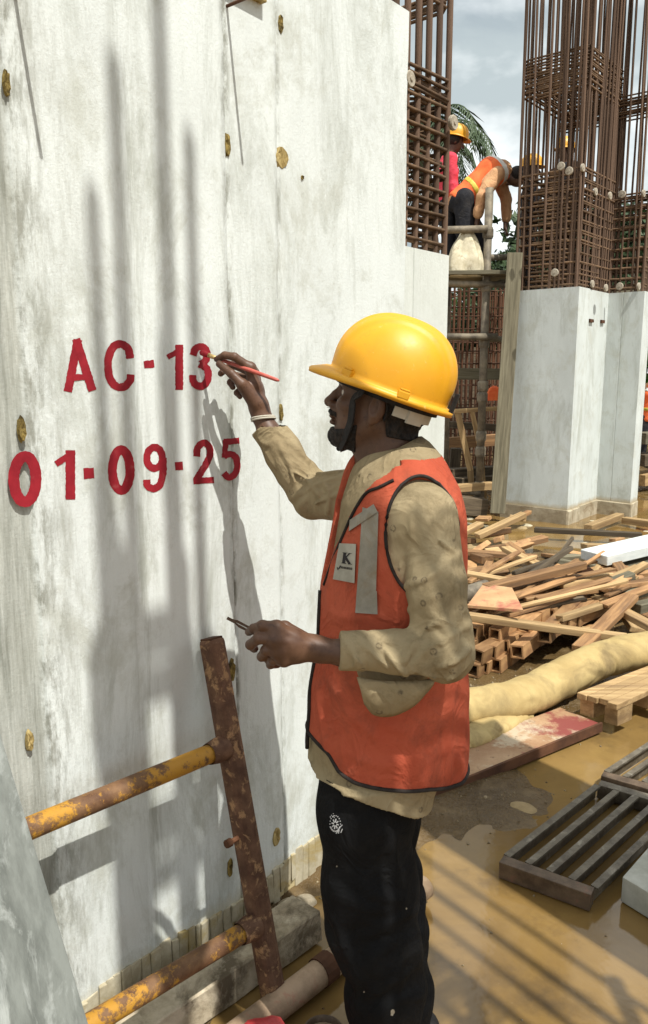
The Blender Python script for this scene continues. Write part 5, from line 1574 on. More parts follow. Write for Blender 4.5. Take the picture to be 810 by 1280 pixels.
def hand_sdf(Q, wrist, mcps, fingers, radii, palm_r=0.012, wr=0.021, wflat=None):
    """fingers: list of joint chains that start at the knuckle (thumb first, from its root)"""
    d = None
    for mc in mcps:
        e = cap(Q, wrist, mc, palm_r * 1.15, palm_r)
        d = e if d is None else ssmin(d, e, 0.016)
    for a, b in zip(mcps, mcps[1:]):
        d = ssmin(d, cap(Q, a, b, palm_r * 0.95), 0.010)
        d = ssmin(d, cap(Q, a * 0.55 + wrist * 0.45, b * 0.55 + wrist * 0.45, palm_r * 1.1), 0.014)
    for ch_, rs in zip(fingers, radii):
        e = chain(Q, ch_, rs, 0.004)
        d = ssmin(d, e, 0.006)
    return d
# ================================================================== the painter
YC = 1.66
FW = unit((-0.987, -0.16, 0)); LF = np.cross((0, 0, 1), FW)                # forward, and his left (towards the camera)
man = thing('person', (0.17, YC, 0.0), 'person in yellow helmet and orange vest painting red digits on the white wall', 'person')

def sec(py, xl, xr, hw, Y=YC, dy=0.0):
    a, b = P(xl, py, Y), P(xr, py, Y)
    return ((a + b) / 2 + LF * dy, abs(b[0] - a[0]) / 2 * 0.995, hw)
Lsh, Lel, Lwr = P(529, 652, 1.525), P(556, 816, 1.435), P(404, 812, 1.425)
Rsh, Rel, Rwr = P(468, 622, 1.80), P(388, 618, 1.945), P(325, 520, 1.985)

VEST = [sec(596, 437, 552, 0.085), sec(618, 428, 566, 0.150), sec(650, 421, 574, 0.178), sec(700, 412, 577, 0.182), sec(750, 404, 577, 0.176), sec(800, 401, 577, 0.172),
        sec(860, 393, 579, 0.176), sec(920, 387, 580, 0.184), sec(1010, 386, 582, 0.190)]
SHIRT = [(c - FW * 0.0, a - 0.014, b - 0.012) for c, a, b in VEST[:-2]] + [sec(920, 390, 560, 0.174), sec(985, 386, 530, 0.172), sec(1060, 390, 520, 0.166)]
NECK0, NECK1 = P(492, 592, 1.66), P(484, 535, 1.67)

def wr_(Q, sc, seed, amp):                                                # cloth creases
    n = vn(Q, sc, seed)
    return amp * (1 - 2 * np.abs(n))
def limb_creases(Q, a, b, seed, n=9, amp=0.004, power=1.0, where=None, tw=1.5):
    """rings of creases round a limb axis, crowded near where (0..1 along it)"""
    a, b = np.asarray(a, float), np.asarray(b, float)
    d = b - a; L = np.linalg.norm(d); t = ((Q - a) @ d) / (L * L)
    x, y, _ = frame(d)
    w = Q - a - t[:, None] * d
    ph = np.arctan2(w @ y, w @ x)
    cs, sn = np.cos(ph), np.sin(ph)
    q = np.stack([L * t * 3.0 * n + 1.1 * np.cos(ph + seed) + 0.8 * np.sin(2 * ph + seed), 1.15 * cs, 1.15 * sn], 1)
    s = vn(q, (1, 1, 1), seed) + 0.55 * vn(q, (2.1, 1.7, 1.7), seed + 3)
    s = np.where(s > 0, s, 0.7 * s)
    g = 0.75 + 0.25 * vn(Q, (13, 13, 13), seed + 5)
    if where is not None: g = g * sum(np.exp(-((t - c) / wd) ** 2) * k for c, wd, k in where)
    return amp * s * g
def leg_pts(dx, Y0, Y1):
    return [P(455 + dx, 930, Y0), P(458 + dx, 1010, Y0), P(463 + dx, 1100, Y0), P(473 + dx, 1180, (Y0 + Y1) / 2), P(483 + dx, 1245, Y1), P(491 + dx, 1320, Y1)]
LEGL = leg_pts(0, 1.585, 1.575); LEGR = leg_pts(8, 1.715, 1.675)
def ground_leg(p):
    q = p[-1].copy(); d = unit(p[-1] - p[-2]); return p[:-1] + [np.array((q[0], q[1], 0.075))]
LEGL, LEGR = ground_leg(LEGL), ground_leg(LEGR)
RL = [0.100, 0.101, 0.099, 0.097, 0.086, 0.072]
def leg_loft(Q, L_):
    return loft(Q, [(p, r, r * 0.88) for p, r in zip(L_, RL)], FW, LF, 0.04)
def pix_lines(F, lines, t0=1.1, far=1.2):
    """fold lines read off the photo, laid on to the cloth"""
    out = []
    for ln in lines:
        pts = []
        for q in ln:
            r = ray(*q); p = hit(F, np.array((0, 0, CAM_H)) + r * t0, r, far, 200)
            if p is not None: pts.append(p)
        if len(pts) > 1: out.append(smooth_line3(pts, 4))
    return out
def fold_field(Q, lines, w, amp):
    if not lines: return 0.0
    allp = np.concatenate([np.array(l) for l in lines])
    lo_, hi_ = allp.min(0) - 3 * w, allp.max(0) + 3 * w
    k = ((Q > lo_) & (Q < hi_)).all(1)
    out = np.zeros(len(Q))
    if not k.any(): return out
    q = Q[k]; acc = np.zeros(len(q))
    for i, l in enumerate(lines):
        d = None
        for a, b in zip(l, l[1:]):
            e = cap(q, a, b, 0.0); d = e if d is None else np.minimum(d, e)
        ends = np.minimum(np.linalg.norm(q - l[0], axis=1), np.linalg.norm(q - l[-1], axis=1))
        acc = np.maximum(acc, np.exp(-(d / w) ** 2) * np.clip(0.35 + ends / (4 * w), 0, 1) * (0.8 + 0.2 * ((i * 7) % 3)))
    out[k] = -amp * acc
    return out
SL = Lel - Lsh
cuffL = P(424, 816, 1.425); dL = unit(Lwr - Lel)
def sleeveL(Q):
    d = chain(Q, [Lsh + np.array((0.004, 0.01, 0.01)), Lsh + SL * 0.5 + np.array((0.004, 0, 0)), Lel + np.array((-0.004, 0, 0.004))], [0.062, 0.060, 0.057], 0.02)
    fore = chain(Q, [Lel, Lel + (cuffL - Lel) * 0.45, cuffL + dL * 0.06], [0.054, 0.043, 0.035], 0.012)
    d = ssmin(d, fore, 0.016)
    d = d + limb_creases(Q, Lsh, Lel, 3, 7, 0.009, where=((0.95, 0.36, 1.0), (0.15, 0.22, 0.40), (0.55, 0.3, 0.40)))
    d = d + limb_creases(Q, Lel, Lwr, 8, 9, 0.007, where=((0.2, 0.3, 0.9), (0.75, 0.3, 0.4)))
    tl = (Q - cuffL) @ dL
    d = d + 0.0022 * np.exp(-((tl + 0.052) / 0.0035) ** 2) - 0.0012 * (tl > -0.052)
    return np.maximum(d, tl)
baseL = lambda Q: ssmin(chain(Q, [Lsh, Lel], [0.070, 0.063], 0.02), chain(Q, [Lel, Lel + (cuffL - Lel) * 0.45, cuffL], [0.058, 0.045, 0.036], 0.012), 0.016)
LINES_L = pix_lines(baseL, [[(500, 735), (535, 722), (578, 690)], [(505, 765), (545, 745), (584, 715)], [(520, 790), (555, 775), (590, 745)], [(512, 845), (530, 815), (565, 795), (590, 780)],
    [(505, 830), (520, 800), (537, 786)], [(480, 810), (498, 835), (512, 848)], [(455, 806), (474, 825), (488, 842)], [(492, 650), (487, 700), (493, 735)], [(518, 635), (509, 690), (516, 730)],
    [(548, 836), (572, 826), (590, 808)], [(532, 846), (556, 852), (574, 846)], [(540, 640), (548, 672), (570, 690)], [(436, 806), (444, 822), (448, 838)]])
_sl = sleeveL
def sleeveL(Q): return np.maximum(_sl(Q) + fold_field(Q, LINES_L, 0.0058, 0.0085), (Q - cuffL) @ dL)
cuffR = P(318, 535, 1.978); dR = unit(Rwr - Rel)
def sleeveR(Q):
    d = chain(Q, [Rsh, Rel + np.array((0.0, 0.0, 0.0))], [0.070, 0.056], 0.02)
    fore = chain(Q, [Rel, Rel + (Rwr - Rel) * 0.5, Rwr + dR * 0.05], [0.055, 0.047, 0.041], 0.012)
    d = ssmin(d, fore, 0.018)
    d = d + limb_creases(Q, Rel, Rwr, 4, 9, 0.008, where=((0.15, 0.35, 1.0), (0.6, 0.3, 0.5)))
    d = d + limb_creases(Q, Rsh, Rel, 6, 7, 0.008, where=((0.9, 0.4, 1.0),))
    return np.maximum(d, (Q - (Rwr - dR * 0.030)) @ dR)
baseR = lambda Q: ssmin(chain(Q, [Rsh, Rel], [0.074, 0.062]), chain(Q, [Rel, Rel + (Rwr - Rel) * 0.5, Rwr], [0.060, 0.051, 0.043]), 0.018)
LINES_R = pix_lines(baseR, [[(330, 562), (343, 585), (350, 612)], [(347, 552), (362, 582), (370, 620)], [(364, 588), (384, 600), (400, 622)], [(372, 618), (395, 606), (424, 596)], [(380, 636), (402, 626), (426, 616)],
    [(404, 600), (412, 620), (408, 644)], [(322, 548), (332, 556), (345, 552)], [(385, 585), (402, 592), (425, 588)]], 1.3)
_sr = sleeveR
def sleeveR(Q): return np.maximum(_sr(Q) + fold_field(Q, LINES_R, 0.0058, 0.0085), (Q - (Rwr - dR * 0.030)) @ dR)
def shirt_torso(Q):
    d = loft(Q, SHIRT, FW, LF, 0.03)
    d = ssmin(d, cap(Q, NECK0 - np.array((0, 0, 0.03)), Lsh, 0.055, 0.062), 0.03)
    d = ssmin(d, cap(Q, NECK0 - np.array((0, 0, 0.03)), Rsh, 0.055, 0.066), 0.03)
    d = ssmin(d, np.maximum(np.minimum(leg_loft(Q, LEGL), leg_loft(Q, LEGR)) - 0.022, Q[:, 2] - 0.80), 0.03)
    return d + 0.003 * vn(Q, (14, 14, 6), 21)
hemA, hemB = P(385, 952, YC), P(525, 1008, YC)
hem_n = unit(np.cross(hemB - hemA, LF)); hem_n = hem_n if hem_n[2] < 0 else -hem_n
u_of = lambda Q: (Q - P(480, 900, YC)) @ (-FW)                          # 0 at the middle, + to the back
def shirt_F(Q):
    d = shirt_torso(Q)
    u = (Q - P(455, 950, YC)) @ FW
    hp_ = [(380, 944, 1.62), (396, 978, 1.53), (440, 1000, 1.47), (490, 1014, 1.48), (516, 1015, 1.53), (532, 992, 1.64)]
    hq = [P(*h_) for h_ in hp_]
    zh = np.interp(u_of(Q), [float(u_of(h_[None, :])[0]) for h_ in hq], [h_[2] for h_ in hq])
    d = np.maximum(d, zh - Q[:, 2])
    d = np.maximum(d, -ell(Q, NECK1 + np.array((0, 0, 0.035)), (0.066, 0.066, 0.10)))
    d = ssmin(d, sleeveL(Q), 0.018)
    d = ssmin(d, sleeveR(Q), 0.022)
    return d
lo = np.array((-0.26, 1.33, 0.55)); hi = np.array((0.38, 2.08, 1.52))
solid('shirt', shirt_F, lo, hi, 0.0038, M['shirt'], man)

# the vest: an open-fronted tabard over the shirt
ARM_C = P(528, 664, 1.50); ARM_R = P(462, 640, 1.82)
def vest_body(Q):
    d = loft(Q, VEST, FW, LF, 0.03)
    d = ssmin(d, cap(Q, NECK0 - np.array((0, 0, 0.028)), Lsh + np.array((0, 0.03, 0)), 0.064, 0.066), 0.03)
    d = ssmin(d, cap(Q, NECK0 - np.array((0, 0, 0.028)), Rsh - np.array((0, 0.03, 0)), 0.064, 0.066), 0.03)
    d = ssmin(d, np.maximum(np.minimum(leg_loft(Q, LEGL), leg_loft(Q, LEGR)) - 0.030, Q[:, 2] - 0.80), 0.03)
    return d + 0.0035 * vn(Q, (9, 9, 5), 23) + 0.0018 * vn(Q, (30, 30, 12), 24)
hz_front, hz_mid, hz_back = P(392, 962, YC)[2], P(450, 987, YC)[2], P(580, 968, YC)[2]
u_of = lambda Q: (Q - P(480, 900, YC)) @ (-FW)                          # 0 at the middle, + to the back
def hem_z(u):
    x = (u + 0.15) / 0.31
    base = np.interp(x, [-0.2, 0.02, 0.08, 0.16, 0.35, 0.65, 1.0, 1.3], [P(384, 905, 1.64)[2], P(384, 922, 1.61)[2], P(394, 955, 1.55)[2], P(412, 975, 1.50)[2], P(440, 984, 1.48)[2], P(512, 985, 1.49)[2], P(580, 968, 1.60)[2], P(580, 966, 1.64)[2]])
    return base
# front opening: line from the neck down to the zip, in (pixel row -> pixel column) as read from the photo
OPEN = [(585, 462), (612, 455), (640, 443), (665, 431), (700, 416), (735, 404), (770, 400)]
def zp(py, px): return P(px, py, YC)
LINES_V = pix_lines(vest_body, [[(540, 880), (546, 920), (544, 972)], [(566, 870), (560, 920), (563, 966)], [(412, 850), (440, 895), (474, 925)], [(396, 872), (404, 915), (412, 960)], [(470, 900), (510, 915), (560, 905)],
    [(410, 765), (440, 772), (480, 768)], [(406, 800), (440, 806), (470, 800)], [(430, 940), (470, 955), (520, 950)], [(420, 690), (412, 730), (410, 760)], [(545, 935), (565, 945), (579, 958)], [(478, 745), (490, 765), (515, 775)], [(520, 890), (516, 935), (522, 975)]])
def vest_F(Q):
    d = vest_body(Q) + fold_field(Q, LINES_V, 0.011, 0.0055)
    d = np.maximum(d, hem_z(u_of(Q)) - Q[:, 2])
    # arm holes
    RA = np.stack([FW, LF, np.array((0, 0, 1.0))], 0)
    d = np.maximum(d, -ell(Q, ARM_C + LF * 0.05, (0.078, 0.13, 0.128), RA))
    d = np.maximum(d, -ell(Q, ARM_R - LF * 0.06, (0.085, 0.12, 0.120), RA))
    # neck opening
    d = np.maximum(d, -ell(Q, NECK1 + np.array((0, 0, 0.03)), (0.078, 0.082, 0.115)))
    # V opening down the breast
    fx = (Q - P(405, 735, YC)) @ FW; lx = (Q - P(470, 735, YC)) @ LF
    zz_ = [P(405, y_, 1.58)[2] for y_ in (748, 731, 700, 663, 640, 616, 590)]
    half = np.interp(Q[:, 2], zz_, [-0.03, 0.006, 0.034, 0.070, 0.086, 0.098, 0.115])
    slot = np.maximum(np.maximum(lx - half, -0.012 - lx), -(fx + 0.135))
    d = np.maximum(d, -slot)
    return d
vest = solid('vest', vest_F, np.array((-0.12, 1.38, 0.60)), np.array((0.40, 1.95, 1.47)), 0.0045, M['vest'], man)

def trace(F, pts, d, lift=0.002, far=0.8):
    out = []
    for p in pts:
        q = hit(F, np.asarray(p) - unit(d) * 0.4, d, far)
        if q is not None: out.append(q + grad(F, q) * lift)
    return out
# piping along the near arm hole, hem and breast edge
RA = np.stack([FW, LF, np.array((0, 0, 1.0))], 0)
pts = []
for k in range(52):
    a = 2 * PI * k / 52
    # the edge of the elliptic arm hole on the vest surface: walk from outside the hole
    best = None
    for sc_k in (1.0,):
        c = ARM_C + LF * 0.05
        best = None
        for y in np.linspace(0.13, -0.10, 60):
            if abs(y) >= 0.13: continue
            k2 = math.sqrt(1 - (y / 0.13) ** 2)
            p = c + FW * 0.078 * k2 * math.cos(a) + np.array((0, 0, 0.128 * k2 * math.sin(a))) + LF * y
            if vest_body(p[None, :])[0] < 0.001: best = p; break
    if best is not None: pts.append(best + unit(best - ARM_C) * 0.001 + grad(vest_body, best) * 0.002)
MB().ring(pts, 0.0035, 8).build('arm_hole_piping', M['piping'], vest, smooth=True)
pts = []
for k in range(90):
    a = 2 * PI * k / 90
    d = -(FW * math.cos(a) + LF * math.sin(a))
    o = P(482, 960, YC)
    p = None
    z = float(P(440, 982, 1.49)[2])
    for _ in range(3):
        q = hit(vest_body, np.array((o[0], o[1], z + 0.004)) - d * 0.5, d, 0.6)
        if q is None: break
        z = float(hem_z(np.array([u_of(q[None, :])[0]]))[0]); p = q
    if p is not None: pts.append(np.array((p[0], p[1], z + 0.001)) - d * 0.001)
MB().ring(pts, 0.0042, 8).build('hem_piping', M['piping'], vest, smooth=True)
line_ = smooth_line3([zp(y, x) for y, x in [(606, 486), (613, 458), (640, 442), (663, 431), (700, 416), (731, 404)]], 8)
pts = []
for q_ in [(492, 600), (474, 609), (457, 617), (442, 640), (431, 664), (416, 700), (405, 731)]:
    r = ray(*q_); p = hit(vest_body, np.array((0, 0, CAM_H)) + r * 1.1, r, 1.0, 300)
    if p is not None: pts.append(p - unit(r) * 0.002)
pts = smooth_line3(pts, 8)
if len(pts) > 3: MB().tube(pts, 0.0034, 8).build('breast_piping', M['piping'], vest, smooth=True)
fr_pts = []
for y in (735, 765, 800, 830, 860, 885, 910, 925):
    p = P(470, y, YC); q = hit(vest_body, p + FW * 0.5, -FW, 0.8)
    if q is not None: fr_pts.append(q + FW * 0.002 + LF * (0.006 + 0.01 * math.sin(y * 0.05)))
MB().tube(smooth_line3(fr_pts, 6), 0.0048, 8).build('zip_edge', M['piping'], vest, smooth=True)

def patch(name, F, corner_px, m, parent, lift=0.003, thick=0.002, nu=10, nv=12, d=None, Y=YC, rough_=0.0):
    """a flat sewn piece lying on the cloth: its four pixel corners are carried on to the cloth along d"""
    d = -LF if d is None else d
    c = [np.array(q, float) for q in corner_px]
    top, bot = [], []
    for i in range(nv + 1):
        for j in range(nu + 1):
            u, v = j / nu, i / nv
            q = (c[0] * (1 - u) + c[1] * u) * (1 - v) + (c[3] * (1 - u) + c[2] * u) * v
            r = ray(*q); o = np.array((0, 0, CAM_H))
            p = hit(F, o + r * 1.1, r, 1.2, 240)
            if p is None: p = P(q[0], q[1], Y - 0.15)
            top.append(p)
    top = np.array(top).reshape(nv + 1, nu + 1, 3)
    for _ in range(3):                                                  # sewn cloth does not follow every crease
        t2 = top.copy(); t2[1:-1, :] = (top[1:-1] * 2 + top[:-2] + top[2:]) / 4; t2[:, 1:-1] = (t2[:, 1:-1] * 2 + t2[:, :-2] + t2[:, 2:]) / 4; top = t2
    flat = top.reshape(-1, 3)
    nr = np.array([unit(np.array((0, 0, CAM_H)) - p) for p in flat])
    A_ = flat + nr * (lift + thick); B_ = flat - nr * 0.002
    V = np.concatenate([A_, B_]); n = nu + 1; K = len(flat); F_ = []
    for i in range(nv):
        for j in range(nu):
            a = i * n + j; F_ += [(a, a + n, a + n + 1, a + 1), (K + a, K + a + 1, K + a + n + 1, K + a + n)]
    edge = [j for j in range(n)] + [i * n + nu for i in range(1, nv + 1)] + [nv * n + j for j in range(nu - 1, -1, -1)] + [i * n for i in range(nv - 1, 0, -1)]
    for a, b in zip(edge, edge[1:] + edge[:1]): F_.append((a, b, K + b, K + a))
    o = mesh_obj(name, V, F_, m, parent)
    return o, top + nr.reshape(top.shape) * (lift + thick)
patch('reflective_strip', vest_F, [(453, 634), (473, 640), (470, 740), (446, 738)], M['strip'], vest, nv=20)
patch('reflective_strip', vest_F, [(446, 737), (471, 739), (472, 768), (444, 766)], M['strip'], vest, lift=0.0045)
patch('reflective_strip', vest_F, [(437, 650), (467, 630), (472, 640), (436, 664)], M['strip'], vest, lift=0.0055)
badge, bt = patch('badge', vest_F, [(424, 679), (445, 680), (443, 729), (416, 724)], mat('badge_cloth', (0.33, 0.31, 0.255), (0.42, 0.395, 0.33), 20, 0.8, 0.15), vest, lift=0.004)
def on_badge(u, v, up_=0.0012):
    n_v, n_u = bt.shape[0] - 1, bt.shape[1] - 1
    x, y = u * n_u, v * n_v; i, j = min(int(y), n_v - 1), min(int(x), n_u - 1); a, b = x - j, y - i
    p = (bt[i, j] * (1 - a) + bt[i, j + 1] * a) * (1 - b) + (bt[i + 1, j] * (1 - a) + bt[i + 1, j + 1] * a) * b
    return p + unit(np.array((0, 0, CAM_H)) - p) * up_
M['ink'] = mat('black_ink', (0.02, 0.018, 0.02), (0.035, 0.03, 0.03), 30, 0.7, 0.2)
def badge_stroke(m, pts, w, up_=0.0012):
    pts = [np.array(q, float) for q in pts]
    vs = []
    for i, q in enumerate(pts):
        a, b = pts[max(i - 1, 0)], pts[min(i + 1, len(pts) - 1)]; t = (b - a) * np.array((1, 2.0)); t /= np.linalg.norm(t) + 1e-9
        n_ = np.array((-t[1], t[0] / 2.0))
        vs += [on_badge(*(q + n_ * w / 2), up_), on_badge(*(q - n_ * w / 2), up_)]
    m.add(vs, [(2 * i, 2 * i + 1, 2 * i + 3, 2 * i + 2) for i in range(len(pts) - 1)])
m = MB()
badge_stroke(m, [(0.40, 0.25), (0.40, 0.53)], 0.16); badge_stroke(m, [(0.66, 0.26), (0.44, 0.39)], 0.07, 0.0016); badge_stroke(m, [(0.46, 0.37), (0.72, 0.53)], 0.13, 0.0020)
for a, b, y in ((0.28, 0.54, 0.25), (0.28, 0.54, 0.53), (0.60, 0.78, 0.255), (0.62, 0.84, 0.53)): badge_stroke(m, [(a, y), (b, y)], 0.03, 0.0024)
m.build('printed_letter', M['ink'], badge, fixn=False)
m = MB()
badge_stroke(m, [(0.12, 0.66), (0.16, 0.72), (0.22, 0.67), (0.26, 0.60)], 0.06)
x = 0.30
for wd in (0.05, 0.05, 0.04, 0.05, 0.02, 0.05, 0.05, 0.05):
    badge_stroke(m, [(x, 0.615), (x, 0.675)], 0.022); badge_stroke(m, [(x + wd * 0.7, 0.62), (x + wd * 0.7, 0.675)], 0.018, 0.0016); badge_stroke(m, [(x, 0.62 if int(wd * 100) % 2 else 0.67), (x + wd * 0.7, 0.62 if int(wd * 100) % 2 else 0.67)], 0.012, 0.002)
    x += wd + 0.028
m.build('printed_letter', M['ink'], badge, fixn=False)

# collar: folded band round the neck with a point over the vest
def collar():
    n, V = 46, []
    c0 = P(490, 580, 1.66)
    ax = unit(P(484, 545, 1.665) - P(494, 600, 1.655))
    bx = unit(FW - ax * (FW @ ax)); by = np.cross(ax, bx)
    rows = []
    for (h_, r_, ) in ((-0.012, 0.063), (0.018, 0.064), (0.040, 0.066), (0.044, 0.070), (0.030, 0.082), (0.006, 0.097), (-0.012, 0.108), (-0.016, 0.107)):
        row = []
        for k in range(n + 1):
            a = math.radians(24) + (2 * PI - math.radians(48)) * k / n         # open at the throat
            fr_ = 0.5 + 0.5 * math.cos(a)
            drop = 0.042 * fr_ ** 1.5
            ext = 1.0
            if h_ <= 0.031 and r_ > 0.075: drop += 0.030 * fr_ ** 5 * (0.032 - h_) / 0.04
            rr = r_ * (1.0 + 0.10 * fr_)
            p = c0 + bx * rr * math.cos(a) + by * rr * 1.02 * math.sin(a) + ax * (h_ - drop)
            row.append(p)
        rows.append(row)
    V = np.array(rows).reshape(-1, 3)
    V = V + 0.002 * np.stack([vn(V, (30, 30, 30), 51), vn(V, (30, 30, 30), 52), vn(V, (30, 30, 30), 53)], 1)
    m_ = n + 1
    F_ = [(i * m_ + j, i * m_ + j + 1, (i + 1) * m_ + j + 1, (i + 1) * m_ + j) for i in range(len(rows) - 1) for j in range(n)]
    o = mesh_obj('collar', V, F_, M['shirt'], man, smooth=True)
    sm = o.modifiers.new('thick', 'SOLIDIFY'); sm.thickness = 0.003
collar()
# the unbuttoned cuff hanging under the forearm
def cuff_flap():
    top = [(446, 846), (470, 850), (500, 852), (528, 850), (548, 846)]
    low = [(456, 880), (468, 893), (490, 895), (515, 884), (536, 862)]
    rows = []
    for k in range(9):
        t = k / 8; row = []
        for (a, b) in zip(top, low):
            bulge = math.sin(PI * t) * 0.014
            q = np.array(a) * (1 - t) + np.array(b) * t
            row.append(P(q[0], q[1], 1.425 - bulge + 0.012 * t))
        rows.append(smooth_line3(row, 6))
    n = len(rows[0]); V = np.array(rows).reshape(-1, 3)
    V[:, 1] += 0.003 * vn(V, (28, 28, 28), 61)
    F_ = [(i * n + j, i * n + j + 1, (i + 1) * n + j + 1, (i + 1) * n + j) for i in range(8) for j in range(n - 1)]
    o = mesh_obj('cuff', V, F_, M['shirt'], man, smooth=True)
    sm = o.modifiers.new('thick', 'SOLIDIFY'); sm.thickness = 0.004; sm.offset = 0
    # far side of the cuff
    V2 = V.copy(); V2[:, 1] += 0.05; o2 = mesh_obj('cuff', V2, F_, M['shirt'], man, smooth=True)
    sm = o2.modifiers.new('thick', 'SOLIDIFY'); sm.thickness = 0.004; sm.offset = 0
cuff_flap()

# trousers and boots
LINES_T = pix_lines(lambda Q: leg_loft(Q, LEGL), [[(412, 1110), (450, 1130), (500, 1138)], [(440, 1172), (490, 1152), (522, 1135)], [(430, 1222), (480, 1185), (522, 1165)], [(448, 1252), (490, 1228), (526, 1205)], [(440, 1090), (470, 1118), (505, 1128)],
    [(470, 1020), (490, 1060), (500, 1100)], [(455, 1145), (480, 1160), (520, 1150)], [(470, 1270), (500, 1250), (528, 1245)], [(420, 1150), (440, 1200), (445, 1260)], [(495, 1160), (502, 1210), (500, 1270)]])
def trousers_F(Q):
    d = leg_loft(Q, LEGL) + fold_field(Q, LINES_T, 0.014, 0.010)
    d = ssmin(d, leg_loft(Q, LEGR), 0.012)
    d = ssmin(d, loft(Q, [sec(930, 410, 498, 0.135), sec(1000, 402, 508, 0.148)], FW, LF), 0.03)
    kn = LEGL[3]
    for L_, sd_ in ((LEGL, 5), (LEGR, 9)):
        d = d + limb_creases(Q, L_[1], L_[5], sd_, 4.5, 0.014, where=((0.42, 0.20, 0.9), (0.75, 0.2, 0.6), (0.1, 0.1, 0.15)), tw=2)
    d = d + 0.004 * vn(Q, (9, 9, 5), 91)
    d = np.maximum(d, 0.055 - Q[:, 2])
    hq = [P(*h_) for h_ in ((380, 944, 1.62), (396, 978, 1.53), (440, 1000, 1.47), (490, 1014, 1.48), (516, 1015, 1.53), (532, 992, 1.64))]
    zt_ = np.interp(u_of(Q), [float(u_of(h_[None, :])[0]) for h_ in hq], [h_[2] for h_ in hq]) + 0.006
    return np.maximum(d, Q[:, 2] - zt_)
trousers = solid('trousers', trousers_F, np.array((-0.06, 1.40, 0.03)), np.array((0.40, 1.98, 0.86)), 0.006, M['trousers'], man)
for L_ in (LEGL, LEGR):
    h_ = L_[-1] * np.array((1, 1, 0))
    def boot_F(Q, h_=h_):
        d = loft(Q, [(h_ - FW * 0.06 + (0, 0, 0.055), 0.05, 0.042), (h_ + FW * 0.06 + (0, 0, 0.045), 0.05, 0.047), (h_ + FW * 0.14 + (0, 0, 0.030), 0.036, 0.040)], np.array((0, 0, 1.0)), LF, 0.02)
        d = ssmin(d, cap(Q, h_ + (0, 0, 0.05), h_ + (0, 0, 0.14), 0.05, 0.05), 0.02)
        return np.maximum(d, 0.004 - Q[:, 2])
    solid('boot', boot_F, h_ - np.array((0.26, 0.16, 0.02)), h_ + np.array((0.16, 0.16, 0.2)), 0.007, M['black_band'], man)
# the round print on the hip
M['print_white'] = mat('white_print', (0.45, 0.45, 0.46), (0.62, 0.62, 0.62), 60, 0.8, 0.1)
def logo():
    def on(px, py):
        r = ray(px, py); p = hit(trousers_F, np.array((0, 0, CAM_H)) + r * 1.1, r, 1.3, 300)
        return (p if p is not None else P(px, py, 1.48)) - unit(r) * 0.0025
    m = MB(); cx, cy = 419, 1030
    def dot(x, y, r):
        m.add([on(x + r * math.cos(2 * PI * k / 6), y + r * math.sin(2 * PI * k / 6)) for k in range(6)], [tuple(range(6))])
    def bar(a, b, w):
        a, b = np.array(a, float), np.array(b, float); n_ = np.array((-(b - a)[1], (b - a)[0])); n_ = n_ / np.linalg.norm(n_) * w / 2
        m.add([on(*(a + n_)), on(*(a - n_)), on(*(b - n_)), on(*(b + n_))], [(0, 1, 2, 3)])
    for k in range(8):
        a = 2 * PI * k / 8 + 0.2
        bar((cx + 1.6 * math.cos(a), cy + 2.0 * math.sin(a)), (cx + 4.6 * math.cos(a), cy + 6.6 * math.sin(a)), 1.5)
    for k in range(18):
        a = 2 * PI * k / 18
        if 0.1 < a < 2.6: bar((cx + 6.2 * math.cos(a), cy + 9.2 * math.sin(a)), (cx + 6.4 * math.cos(a + .3), cy + 9.4 * math.sin(a + .3)), 1.7)
        else: dot(cx + 6.6 * math.cos(a), cy + 10.4 * math.sin(a), 0.75)
    for a, b in (((420, 1042), (423, 1038)), ((423, 1042), (424, 1037)), ((426, 1041), (428, 1036)), ((425, 1034), (428, 1031))): bar(a, b, 1.1)
    for i in range(7): dot(random.uniform(412, 418), random.uniform(1016, 1024), 0.6)
    m.build('printed_emblem', M['print_white'], trousers, fixn=False)
    m = MB()
    for px, py, r in ((491, 1265, 2.6), (490, 1268, 1.8), (421, 1083, 1.0), (508, 1136, 1.2), (455, 1240, 1.0)):
        m.add([on(px + r * random.uniform(.7, 1.2) * math.cos(2 * PI * k / 7), py + 1.3 * r * random.uniform(.7, 1.2) * math.sin(2 * PI * k / 7)) for k in range(7)], [tuple(range(7))])
    m.build('paint_spot', M['strip'], trousers, fixn=False)
logo()

